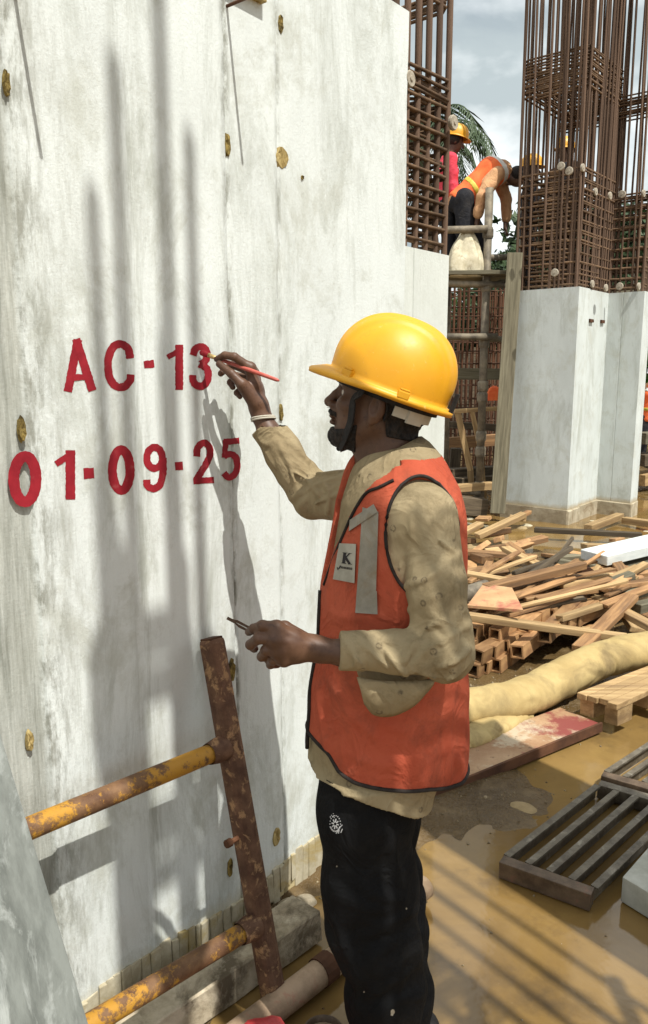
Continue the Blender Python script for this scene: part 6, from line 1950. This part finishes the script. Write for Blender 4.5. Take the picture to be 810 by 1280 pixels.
# ------------------------------------------------------------------ head
HO = P(478, 510, 1.67)
yaw, pit = math.radians(17), math.radians(12)
HF = np.array((-math.cos(yaw) * math.cos(pit), math.sin(yaw) * math.cos(pit), math.sin(pit)))
HL = unit(np.cross((0, 0, 1), HF)); HU = np.cross(HF, HL)
HR = np.stack([HF, HL, HU], 0)
def hw(*p): return np.asarray(p, float) @ HR + HO
def head_F(Q):
    q = (Q - HO) @ HR.T
    qa = q.copy(); qa[:, 1] = np.abs(qa[:, 1])
    d = ell(q, (-0.012, 0, 0.045), (0.098, 0.076, 0.088))
    d = ssmin(d, ell(q, (0.038, 0, -0.016), (0.058, 0.060, 0.078)), 0.03)
    d = ssmin(d, cap(qa, (0.005, 0.052, -0.034), (0.064, 0.018, -0.078), 0.018, 0.018), 0.025)
    d = ssmin(d, ell(q, (0.079, 0, -0.079), (0.020, 0.021, 0.018)), 0.018)
    d = ssmin(d, cap(qa, (0.092, 0.010, 0.036), (0.076, 0.044, 0.034), 0.010, 0.009), 0.014)        # brow
    d = ssmin(d, ell(qa, (0.066, 0.044, -0.008), (0.022, 0.019, 0.017)), 0.018)                      # cheekbone
    d = ssmax(d, -ell(qa, (0.098, 0.032, 0.016), (0.017, 0.019, 0.011)), 0.010)                      # eye socket
    nose = chain(q, [(0.094, 0, 0.026), (0.106, 0, 0.006), (0.117, 0, -0.012)], [0.0075, 0.0085, 0.0115], 0.006)
    nose = ssmin(nose, ell(qa, (0.104, 0.012, -0.016), (0.011, 0.0085, 0.008)), 0.006)
    d = ssmin(d, nose, 0.009)
    d = ssmin(d, ell(q, (0.096, 0, -0.031), (0.012, 0.022, 0.011)), 0.010)
    d = ssmin(d, ell(q, (0.1005, 0, -0.0395), (0.0095, 0.021, 0.0062)), 0.004)                        # lips
    d = ssmin(d, ell(q, (0.0975, 0, -0.0525), (0.0095, 0.019, 0.0068)), 0.004)
    d = ssmax(d, -cap(q, (0.112, -0.02, -0.0460), (0.112, 0.02, -0.0460), 0.0030), 0.004)
    d = ssmax(d, -ell(q, (0.108, 0, -0.065), (0.010, 0.025, 0.006)), 0.008)
    ear = ell(qa, (-0.006, 0.078, 0.004), (0.018, 0.009, 0.032), np.stack([unit((0.96, 0.28, 0)), unit((-0.28, 0.96, 0)), np.array((0, 0, 1.0))], 0))
    ear = ssmax(ear, -ell(qa, (0.000, 0.088, 0.008), (0.010, 0.008, 0.020)), 0.004)
    ear = ssmin(ear, ell(qa, (0.002, 0.076, -0.024), (0.008, 0.006, 0.010)), 0.006)
    d = ssmin(d, ear, 0.005)
    nk = cap(Q, hw(-0.022, 0, -0.045), NECK0 - np.array((0.0, 0, 0.03)), 0.056, 0.062)
    nk = ssmin(nk, cap(Q, hw(0.022, 0, -0.075), NECK0 + FW * 0.045 - np.array((0, 0, 0.02)), 0.028, 0.030), 0.03)
    return ssmin(d, nk, 0.02)

# forearms and hands
mcpL = [P(346, 785, 1.402), P(343, 799, 1.394), P(347, 813, 1.398), P(355, 824, 1.408)]
fL = [[P(388, 803, 1.450), P(356, 784, 1.452), P(335, 783, 1.450), P(316, 787, 1.447)],
      [mcpL[0], P(328, 782, 1.398), P(317, 786, 1.412), P(311, 790, 1.428)],
      [mcpL[1], P(323, 798, 1.392), P(313, 806, 1.408), P(318, 811, 1.430)],
      [mcpL[2], P(332, 813, 1.396), P(327, 821, 1.414), P(336, 823, 1.438)],
      [mcpL[3], P(341, 825, 1.408), P(338, 831, 1.424), P(347, 831, 1.444)]]
rL = [[0.014, 0.0125, 0.0105, 0.0085], [0.0115, 0.0102, 0.0092, 0.0078], [0.0115, 0.0104, 0.0094, 0.008], [0.011, 0.0098, 0.0088, 0.0076], [0.010, 0.0085, 0.0078, 0.0068]]
wL = P(404, 813, 1.425)
def handL(Q):
    d = hand_sdf(Q, P(392, 810, 1.424), mcpL, fL, rL, 0.0135)
    d = ssmin(d, chain(Q, [P(384, 808, 1.424), wL, P(430, 816, 1.425), P(500, 822, 1.43)], [0.021, 0.0225, 0.025, 0.026], 0.01), 0.015)
    for mc in mcpL: d = ssmin(d, np.linalg.norm(Q - mc - np.array((0, -0.003, 0)), axis=1) - 0.0115, 0.005)      # knuckles
    for mc in mcpL[:3]: d = ssmin(d, cap(Q, P(390, 807, 1.404), mc + np.array((0.012, -0.007, 0)), 0.0016, 0.0024), 0.007)  # tendons
    return d
mcpR = [P(313, 460, 1.985), P(316, 466, 2.010), P(318, 474, 2.032), P(320, 483, 2.050)]
fR = [[P(318, 503, 1.972), P(302, 480, 1.958), P(289, 467, 1.962), P(274, 455, 1.978)],
      [mcpR[0], P(293, 446, 1.975), P(281, 444, 1.984), P(271, 449, 1.996)],
      [mcpR[1], P(292, 456, 2.020), P(281, 462, 2.030), P(276, 467, 2.022)],
      [mcpR[2], P(296, 470, 2.046), P(288, 478, 2.050), P(291, 484, 2.040)],
      [mcpR[3], P(303, 484, 2.062), P(296, 491, 2.062), P(300, 496, 2.052)]]
rR = [[0.015, 0.0125, 0.0108, 0.0088], [0.0120, 0.0102, 0.0092, 0.0078], [0.0118, 0.0104, 0.0094, 0.008], [0.011, 0.0098, 0.0088, 0.0076], [0.010, 0.0088, 0.0078, 0.0068]]
def handR(Q):
    d = hand_sdf(Q, P(323, 508, 1.990), mcpR, fR, rR, 0.0138)
    d = ssmin(d, chain(Q, [P(324, 508, 1.988), P(327, 520, 1.985), P(336, 540, 1.978), Rwr + (Rel - Rwr) * 0.5], [0.0235, 0.0235, 0.028, 0.035], 0.01), 0.014)
    d = ssmin(d, cap(Q, P(320, 505, 1.975), P(304, 482, 1.965), 0.016, 0.013), 0.012)                              # thumb mound
    return d
def near_box(F, lo_, hi_):
    """F inside a box, the distance to the box outside it"""
    lo_, hi_ = np.asarray(lo_, float), np.asarray(hi_, float)
    def G_(Q):
        o = np.linalg.norm(np.maximum(np.maximum(lo_ - Q, Q - hi_), 0), axis=1)
        d = o + 0.02; k = o <= 0.004
        if k.any(): d[k] = F(Q[k])
        return d
    return G_
bits = [near_box(head_F, HO - np.array((0.16, 0.13, 0.26)), HO + np.array((0.16, 0.13, 0.16))),
        near_box(handL, (-0.18, 1.355, 1.03), (0.20, 1.50, 1.22)), near_box(handR, (-0.30, 1.88, 1.38), (-0.02, 2.11, 1.72)),
        near_box(lambda Q: np.minimum(np.minimum(chain(Q, [Lsh, Lel, P(470, 820, 1.43)], [0.045, 0.038, 0.026]), chain(Q, [Rsh, Rel, Rwr + (Rel - Rwr) * 0.4], [0.045, 0.040, 0.032])),
                 np.minimum(chain(Q, [Lsh, NECK0 - np.array((0, 0, 0.06)), Rsh], [0.05, 0.055, 0.05]), cap(Q, NECK0 - np.array((0, 0, 0.04)), P(470, 860, YC), 0.08, 0.09))), (-0.14, 1.36, 0.80), (0.34, 2.04, 1.50))]
V, F_ = surface(lambda Q: np.minimum.reduce([g_(Q) for g_ in bits]), (-0.32, 1.34, 0.82), (0.36, 2.12, 1.78), 0.0027)
body = mesh_obj('body', V, F_, M['skin'], man, smooth=True)
for s in (1, -1):
    for r_, x_, m_, nm in ((0.0108, 0.0745, 'eye', 'eye'), (0.0062, 0.0797, 'iris', 'eye')):
        V, F_ = surface(lambda Q: np.linalg.norm(Q - hw(x_, s * 0.032, 0.017), axis=1) - r_, hw(x_, s * 0.032, 0.017) - 0.016, hw(x_, s * 0.032, 0.017) + 0.016, 0.0016)
        if nm == 'eye' and m_ == 'iris': mesh_obj('iris', V, F_, M[m_], man, smooth=True)
        else: mesh_obj('eye', V, F_, M[m_], man, smooth=True)
# hair, beard
def hair_F(Q):
    q = (Q - HO) @ HR.T
    d = head_F(Q) - 0.006 + 0.003 * vn(Q, (140, 140, 140), 66) + 0.0015 * vn(Q, (300, 300, 300), 67)
    ay = np.abs(q[:, 1])
    reg = np.maximum(q[:, 0] - np.interp(q[:, 2], [-0.06, -0.02, 0.02, 0.06], [-0.035, -0.026, 0.010, 0.06]), -0.050 - q[:, 2])
    ear = ell(np.stack([q[:, 0], ay, q[:, 2]], 1), (-0.002, 0.085, 0.0), (0.024, 0.022, 0.038))
    return np.maximum(np.maximum(d, reg), -ear)
solid('hair', hair_F, HO - np.array((0.16, 0.13, 0.12)), HO + np.array((0.16, 0.13, 0.16)), 0.003, M['hair'], man, margin=1.5)
def beard_F(Q):
    q = (Q - HO) @ HR.T
    thick_ = np.interp(q[:, 0], [-0.01, 0.03, 0.085], [0.0005, 0.0025, 0.0055])
    d = head_F(Q) - thick_ + 0.003 * vn(Q, (160, 160, 160), 68)
    ay = np.abs(q[:, 1])
    thick_ = np.where(q[:, 2] > -0.045, 0.0030, thick_); d = head_F(Q) - thick_ + 0.002 * vn(Q, (160, 160, 160), 68)
    jaw = np.maximum(q[:, 2] - np.interp(q[:, 0], [-0.02, 0.02, 0.05, 0.085, 0.12], [0.01, -0.030, -0.052, -0.063, -0.063]), -0.125 - q[:, 2])
    jaw = np.maximum(jaw, 0.030 - q[:, 0]); jaw = np.maximum(jaw, -0.102 - q[:, 2])
    mus = np.maximum(np.abs(q[:, 2] + 0.0300 + 0.25 * np.maximum(ay - 0.012, 0)) - 0.0050, np.maximum(ay - 0.028, 0.075 - q[:, 0]))
    return np.maximum(d, np.minimum(jaw, mus))
solid('beard', beard_F, HO - np.array((0.16, 0.12, 0.16)), HO + np.array((0.10, 0.12, 0.06)), 0.0027, M['hair'], man, margin=1.5)
for s in (1, -1):
    MB().tube([hw(0.102, s * 0.012, 0.037), hw(0.098, s * 0.030, 0.042), hw(0.082, s * 0.047, 0.038)], [0.0025, 0.0038, 0.002], 6).build('eyebrow', M['hair'], man, smooth=True)

# helmet, tipped back
hp = math.radians(20)
HHF = np.array((-math.cos(yaw * 0.7) * math.cos(hp), math.sin(yaw * 0.7) * math.cos(hp), math.sin(hp)))
HHL = unit(np.cross((0, 0, 1), HHF)); HHU = np.cross(HHF, HHL)
hc = P(487, 487, 1.66)
shell, hto = helmet(man, hc, HHF, HHU, M['helmet'], 1.02)
# nape band, tape at the back, chin strap
def band(name, a0, a1, r, rz, z0, z1, m, th=0.004, n=24, sag=0.0):
    V = []
    for k in range(n + 1):
        a = a0 + (a1 - a0) * k / n
        for (rr, z) in ((r, z0), (r + th, z0), (r + th, z1), (r, z1)):
            V.append(hto((rr * math.cos(a) * 1.06, rr * math.sin(a) * rz, z - sag * abs(math.cos(a)))))
    F_ = [(4 * k + i, 4 * k + (i + 1) % 4, 4 * k + 4 + (i + 1) % 4, 4 * k + 4 + i) for k in range(n) for i in range(4)] + [(3, 2, 1, 0), (4 * n, 4 * n + 1, 4 * n + 2, 4 * n + 3)]
    o = mesh_obj(name, V, F_, m, shell)
    return o
band('nape_band', math.radians(108), math.radians(252), 0.090, 0.90, -0.040, -0.012, M['beige_plastic'], 0.005)
band('band_buckle', math.radians(126), math.radians(148), 0.093, 0.92, -0.045, -0.008, M['beige_plastic'], 0.006, 8)
band('inner_band', 0, 2 * PI, 0.101, 0.86, -0.020, 0.002, M['black_band'], 0.003, 40)
band('tape', math.radians(163), math.radians(184), 0.1275, 0.84, -0.006, 0.040, M['black_band'], 0.003, 8)
for s in (1, -1):
    pts = [hto((0.045, s * 0.098, -0.004)), hto((0.040, s * 0.092, -0.02)), hw(0.044, s * 0.078, 0.010), hw(0.043, s * 0.070, -0.035), hw(0.052, s * 0.052, -0.072), hw(0.064, s * 0.030, -0.097), hw(0.072, s * 0.0, -0.104)]
    P_ = smooth_line3(pts, 8)
    V = []; 
    for i, p in enumerate(P_):
        t = unit(P_[min(i + 1, len(P_) - 1)] - P_[max(i - 1, 0)])
        nrm = unit(p - hw(-0.01, 0, -0.03)); wdir = unit(np.cross(t, nrm))
        wd = 0.0088
        for a, b in ((-1, 0.0), (1, 0.0), (1, 0.004), (-1, 0.004)): V.append(p + wdir * wd * a + nrm * b)
    n = len(P_) - 1
    F_ = [(4 * k + i, 4 * k + (i + 1) % 4, 4 * k + 4 + (i + 1) % 4, 4 * k + 4 + i) for k in range(n) for i in range(4)]
    mesh_obj('chin_strap', V, F_, M['black_band'], shell, smooth=False)
mb = MB().tube([hw(0.066, -0.02, -0.103), hw(0.070, 0.02, -0.103)], 0.006, 10); mb.build('chin_cup', M['black_band'], shell, smooth=True)

# bracelet, brush and scraper
bc, bd_ = P(328.5, 522, 1.984), unit(P(324, 508, 1.988) - P(336, 540, 1.978))
x, y, _ = frame(bd_ + 0.25 * np.array((1, 0, -.3)))
for r_, o_ in ((0.0292, 0.0), (0.0300, 0.005)):
    MB().ring([bc + bd_ * (-o_) + (x * math.cos(a) + y * math.sin(a)) * r_ for a in np.linspace(0, 2 * PI, 36, endpoint=False)], 0.0026, 7).build('bracelet', M['beige_plastic'], man, smooth=True)
s0, z0 = wall_sz(249, 440, 0.004)
b0 = W(s0, z0, 0.006)
b1 = P(349, 476, 1.935)
bdv = unit(b1 - b0); LB = np.linalg.norm(b1 - b0)
br = thing('paint_brush', b0, 'thin red handled paint brush held to the top of the red 3', 'brush')
MB().tube([b0 + bdv * (LB * t) for t in (0.26, 0.35, 0.5, 0.75, 0.97, 1.0)], [0.0042, 0.0052, 0.0056, 0.0052, 0.0046, 0.0022], 12).build('handle', mat('red_handle', (0.40, 0.07, 0.05), (0.50, 0.12, 0.09), 40, 0.4, 0.4, stretch=(1, 1, 1)), br, smooth=True)
MB().tube([b0 + bdv * (LB * t) for t in (0.115, 0.17, 0.27)], [0.0062, 0.0056, 0.0046], 12).build('ferrule', mat('brass_ferrule', (0.55, 0.38, 0.15), (0.68, 0.50, 0.25), 40, 0.35, 0.5, metal=0.7), br, smooth=True)
MB().tube([b0 + bdv * (LB * t) for t in (0.0, 0.02, 0.07, 0.12)], [0.002, 0.007, 0.0078, 0.006], 12).build('bristles', M['red_paint'], br, smooth=True)
k0_, k1_ = P(285, 773, 1.435), P(322, 792, 1.438)
kn = thing('scraper', k1_, 'small rusty folding blade held in the lowered left hand', 'scraper')
kd = unit(k1_ - k0_); ku = unit(np.cross(kd, (0, 1, 0)))
L_ = np.linalg.norm(k1_ - k0_)
for off_, tip in ((0.0026, 1.0), (-0.0042, 0.9)):
    MB().prism([k0_ + kd * L_ * (1 - tip), k0_ + kd * 0.018 + ku * (off_ + 0.0022) + kd * L_ * (1 - tip), k1_ + ku * (off_ + 0.0016), k1_ + ku * (off_ - 0.0016), k0_ + kd * 0.02 + ku * (off_ - 0.0022) + kd * L_ * (1 - tip)], (0, 0.003, 0)).build('blade', M['rust_bar'], kn)
MB().box(k0_ + kd * 0.008, 0.02, 0.003, 0.006, (kd, (0, 1, 0), ku)).build('blade_tip', M['rust_bar'], kn, bevel=0.001)
# ================================================================== the crew at work behind
def worker(base, label, J, f, shirt, trouser, hat, vest_m=None, h=0.012, hair=True, bulk=1.0):
    """J: joints as world points - pelvis, chest, neck, head, (shoulder, elbow, wrist) x2, (hip, knee, ankle) x2"""
    t = thing('person', base, label, 'person')
    f = unit(f)
    ax = unit(J['neck'] - J['pelvis'])
    ff = unit(f - ax * (f @ ax)); ll = np.cross(ax, ff)
    def torso(Q, g=0.0):
        p, c, n = J['pelvis'], J['chest'], J['neck']
        return loft(Q, [(p - ax * 0.04, 0.105 * bulk + g, 0.155 + g), (p + (c - p) * 0.45, 0.10 * bulk + g, 0.145 + g), (c, 0.118 * bulk + g, 0.170 + g), (c + (n - c) * 0.75, 0.085 * bulk + g, 0.13 + g)], ff, ll, 0.04)
    def shirtF(Q):
        d = torso(Q)
        for s in ('L', 'R'):
            sh_, el, w = J['sh' + s], J['el' + s], J['wr' + s]
            d = ssmin(d, chain(Q, [J['chest'] + (J['neck'] - J['chest']) * 0.6, sh_, el, el + (w - el) * 0.8], [0.07 * bulk, 0.066 * bulk, 0.052 * bulk, 0.042 * bulk], 0.02), 0.02)
        return d + 0.012 * vn(Q, (11, 11, 11), 2) + 0.006 * vn(Q, (24, 24, 24), 7)
    def trF(Q):
        d = loft(Q, [(J['pelvis'] - ax * 0.06, 0.112, 0.158), (J['pelvis'] + ax * 0.05, 0.108, 0.155)], ff, ll)
        for s in ('L', 'R'):
            d = ssmin(d, chain(Q, [J['hip' + s], J['kn' + s], J['an' + s]], [0.098 * bulk, 0.078 * bulk, 0.068 * bulk], 0.03), 0.03)
        return d + 0.013 * vn(Q, (10, 10, 7), 3)
    def bodyF(Q):
        hd = J['head']; hu = unit(J['head'] - J['neck']); hf = unit(J.get('face', f) - hu * (J.get('face', f) @ hu)); hl = np.cross(hu, hf)
        R_ = np.stack([hf, hl, hu], 0); q = (Q - hd) @ R_.T
        d = ell(q, (-0.01, 0, 0.03), (0.094, 0.075, 0.088))
        d = ssmin(d, ell(q, (0.035, 0, -0.03), (0.058, 0.056, 0.082)), 0.03)
        d = ssmin(d, cap(q, (0.094, 0, 0.01), (0.112, 0, -0.02), 0.009, 0.013), 0.01)
        d = ssmin(d, ell(np.stack([q[:, 0], np.abs(q[:, 1]), q[:, 2]], 1), (-0.005, 0.076, -0.005), (0.017, 0.010, 0.03)), 0.006)
        d = ssmin(d, cap(Q, hd - hu * 0.05 - hf * 0.015, J['neck'] - ax * 0.05, 0.055, 0.06), 0.02)
        for s in ('L', 'R'):
            el, w = J['el' + s], J['wr' + s]; u = unit(w - el)
            d = np.minimum(d, chain(Q, [el, w, w + u * 0.05], [0.045, 0.028, 0.030], 0.01))
            sd_ = unit(np.cross(u, f) + 1e-4)
            for k in range(4):
                b = w + u * 0.075 + sd_ * (k - 1.5) * 0.020
                d = ssmin(d, chain(Q, [w + u * 0.03, b, b + u * (0.035 + 0.006 * (k in (1, 2))) + f * 0.008, b + u * 0.055 + f * 0.025], [0.016, 0.011, 0.0095, 0.009], 0.004), 0.006)
            d = ssmin(d, chain(Q, [w + u * 0.02, w + u * 0.05 - sd_ * 0.038, w + u * 0.08 - sd_ * 0.045 + f * 0.012], [0.016, 0.012, 0.010], 0.004), 0.008)
        return d
    pts = np.array([v for k, v in J.items() if k not in ('face', 'hatf', 'hatu')])
    lo_, hi_ = pts.min(0) - 0.24, pts.max(0) + 0.24
    solid('body', bodyF, lo_, hi_, 0.008 if h < 0.015 else 0.014, M['skin'], t)
    solid('shirt', shirtF, lo_, hi_, h, shirt, t, 1.3)
    solid('trousers', trF, lo_, hi_, h, trouser, t, 1.3)
    for s in ('L', 'R'):
        a = J['an' + s]
        solid('boot', lambda Q: np.maximum(ssmin(cap(Q, a - (0, 0, 0.04), a + f * 0.14 - (0, 0, 0.045), 0.05, 0.042), cap(Q, a - (0, 0, 0.03), a + (0, 0, 0.05), 0.05, 0.055), 0.02), a[2] - 0.09 - Q[:, 2]), a - 0.26, a + 0.26, 0.014, M['black_band'], t)
    if vest_m is not None:
        def vF(Q):
            d = torso(Q, 0.016)
            d = ssmin(d, chain(Q, [J['shL'], J['neck'] - ax * 0.05, J['shR']], [0.066, 0.066, 0.066], 0.02), 0.02)
            for s in ('L', 'R'):
                d = np.maximum(d, -(cap(Q, J['sh' + s] + (J['el' + s] - J['sh' + s]) * 0.25, J['el' + s], 0.088)))
            d = np.maximum(d, np.linalg.norm(Q - J['pelvis'], axis=1) * 0 + ((J['pelvis'] - ax * 0.09 - Q) @ ax))
            d = np.maximum(d, (Q - (J['neck'] - ax * 0.025)) @ ax)
            return d + 0.004 * vn(Q, (12, 12, 12), 5)
        v_ = solid('vest', vF, lo_, hi_, 0.010, vest_m, t)
        c = J['chest']; p = J['pelvis']
        mid_ = p + (c - p) * 0.35
        def band_F(Q, o, w, nrm, g): return np.maximum(torso(Q, 0.021 + g), np.abs((Q - o) @ nrm) - w)
        solid('reflective_strip', lambda Q: np.maximum(band_F(Q, mid_, 0.026, ax, 0.0), -torso(Q, 0.006)), lo_, hi_, 0.010, M['strip_yellow'], v_)
        solid('reflective_strip', lambda Q: np.maximum(band_F(Q, c + ax * 0.06, 0.03, unit(ax + 0.35 * ll), 0.001), -torso(Q, 0.006)), lo_, hi_, 0.010, M['strip_white'], v_)
    hu = J.get('hatu', unit(J['head'] - J['neck'])); hf = J.get('hatf', f)
    hd = J['head']
    if hair:
        solid('hair', lambda Q: np.maximum(np.linalg.norm(Q - hd - unit(hu) * 0.03 + unit(hf) * 0.022, axis=1) - 0.096, ((Q - hd) @ unit(hf)) - 0.045), hd - 0.14, hd + 0.16, 0.012, M['hair'], t)
    if hat is not None: helmet(t, hd + unit(hu) * 0.055, hf, hu, hat, 1.05, detail=False)
    return t
M['strip_yellow'] = mat('yellow_tape', (0.62, 0.50, 0.06), (0.70, 0.58, 0.10), 10, 0.5, 0.4)
M['strip_white'] = mat('white_tape', (0.66, 0.64, 0.58), (0.75, 0.73, 0.68), 10, 0.5, 0.4)
M['pink'] = cloth_material('pink_shirt', (0.62, 0.055, 0.085), (0.70, 0.085, 0.12), (0.45, 0.05, 0.06))
M['tan'] = cloth_material('tan_shirt', (0.55, 0.30, 0.15), (0.62, 0.36, 0.19), (0.40, 0.16, 0.10))
M['dark_cloth'] = cloth_material('dark_work_trousers', (0.018, 0.018, 0.022), (0.030, 0.030, 0.034), (0.06, 0.055, 0.05))
V3 = lambda *a: np.array(a, float)
ZF = ZD + 0.055
# bending worker
Yb = YS + 0.35
pel = P(578, 250, Yb); chest = P(614, 216, Yb); neck = P(632, 211, Yb); head = P(644, 222, Yb)
kL, kR = P(582, 290, Yb - 0.10), P(594, 288, Yb + 0.10)
J = dict(pelvis=pel, chest=chest, neck=neck, head=head, face=V3(0.5, 0, -0.9),
         shL=P(622, 217, Yb + 0.17), elL=P(632, 250, Yb + 0.2), wrL=P(632, 280, Yb + 0.16), shR=P(620, 219, Yb - 0.17), elR=P(602, 246, Yb - 0.24), wrR=P(597, 274, Yb - 0.20),
         hipL=pel + V3(0.0, 0.09, -0.02), hipR=pel + V3(0.0, -0.09, -0.02), knL=kR, knR=kL, anL=V3(P(600, 335, Yb + 0.1)[0], Yb + 0.1, ZF + 0.08), anR=V3(P(592, 335, Yb - 0.1)[0], Yb - 0.1, ZF + 0.08))
J['hatu'] = unit(V3(0.85, 0, 0.35)); J['hatf'] = unit(V3(0.35, 0, -0.9))
worker(V3(pel[0], Yb, ZF), 'person in orange vest and dark trousers bending over on the scaffold', J, V3(1, 0, 0), M['tan'], M['dark_cloth'], None, M['hivis'], bulk=1.28)
# worker in pink
Yp = YS + 0.62
hd = P(569, 178, Yp); x0 = P(560, 200, Yp)[0]
nk = V3(x0 + 0.02, Yp, P(560, 196, Yp)[2]); ch = V3(x0 - 0.02, Yp, nk[2] - 0.20); pl_ = V3(x0 + 0.0, Yp, nk[2] - 0.58)
J = dict(pelvis=pl_, chest=ch, neck=nk, head=hd, face=V3(1, 0, -0.25),
         shL=ch + V3(0.0, 0.18, 0.13), elL=ch + V3(0.10, 0.20, -0.14), wrL=ch + V3(0.28, 0.14, -0.24), shR=ch + V3(0.03, -0.18, 0.13), elR=ch + V3(0.05, -0.22, -0.16), wrR=ch + V3(0.10, -0.18, -0.40),
         hipL=pl_ + V3(0, 0.09, -0.03), hipR=pl_ + V3(0, -0.09, -0.03), knL=pl_ + V3(0.10, 0.10, -0.46), knR=pl_ + V3(0.03, -0.10, -0.46))
J['anL'] = V3(J['knL'][0] - 0.02, Yp + 0.10, ZF + 0.08); J['anR'] = V3(J['knR'][0] - 0.03, Yp - 0.10, ZF + 0.08)
J['hatu'] = unit(V3(0.22, 0, 1)); J['hatf'] = unit(V3(1, 0, -0.22))
worker(V3(x0, Yp, ZF), 'person in pink shirt and yellow helmet standing upright on the scaffold', J, V3(1, 0, 0), M['pink'], M['dark_cloth'], M['helmet'], bulk=1.12)
# two more behind the cage, of whom little more than the helmets show
def stander(px, py, Y, label, shirt, hat, zf, face, lean=0.0, vest=None):
    hd = P(px, py, Y); x = hd[0]; z = hd[2]
    nk = V3(x - lean * 0.1, Y, z - 0.13); ch = nk + V3(-lean * 0.15, 0, -0.20); pl = ch + V3(-lean * 0.3, 0, -0.38)
    f = unit(V3(*face)); l = np.cross((0, 0, 1), f)
    J = dict(pelvis=pl, chest=ch, neck=nk, head=hd, face=f + V3(0, 0, -0.2))
    for s, k in (('L', 1), ('R', -1)):
        J['sh' + s] = ch + l * k * 0.18 + V3(0, 0, 0.13); J['el' + s] = J['sh' + s] + l * k * 0.05 + f * 0.06 + V3(0, 0, -0.27); J['wr' + s] = J['el' + s] + f * 0.22 + V3(0, 0, 0.02)
        J['hip' + s] = pl + l * k * 0.09 + V3(0, 0, -0.03); an = V3(pl[0], Y, zf + 0.09) + l * k * 0.10
        J['an' + s] = an; J['kn' + s] = (J['hip' + s] + an) / 2 + f * 0.03
    return worker(V3(x, Y, zf), label, J, f, shirt, M['dark_cloth'], hat, vest, h=0.018)
zdk = P(670, 206, 10.6)[2] - 1.55
stander(664, 214, 10.6, 'person in yellow helmet half hidden behind the left side of the rebar cage', M['dark_cloth'], M['helmet'], zdk, (1, -0.3, 0))
stander(707, 192, 10.9, 'person in yellow helmet seen only through the bars of the rebar cage', M['dark_cloth'], M['helmet'], zdk, (-1, -0.5, 0))
stander(817, 470, 14.0, 'person in white helmet and orange vest at the right edge behind the column', M['tan'], M['helmet_white'], P(812, 468, 14.0)[2] - 1.52, (-0.2, -1, 0), vest=M['hivis'])
dk = beam('deck_plank', (2.5, 10.75, zdk - 0.03), (4.4, 10.75, zdk - 0.03), 0.6, 0.05, M['wood_grey'], 'grey plank deck behind the rebar cage', 'plank')
for x_ in (2.7, 4.2):
    tag(MB().tube([(x_, 10.95, 0), (x_, 10.95, zdk + 1.0)], 0.03, 8).build('scaffold_tube', M['pipe_grey'], smooth=True), 'upright grey tube under the plank deck behind the cage', 'tube', 'tubes under the rear deck')
beam('earth_bank', (5.6, 14.0, P(812, 468, 14.0)[2] - 1.58), (7.6, 14.0, P(812, 468, 14.0)[2] - 1.58), 1.2, 0.12, M['wood_dark'], 'dark working platform under the white helmeted person', 'platform') if P(812, 468, 14.0)[2] - 1.52 > 0.1 else None
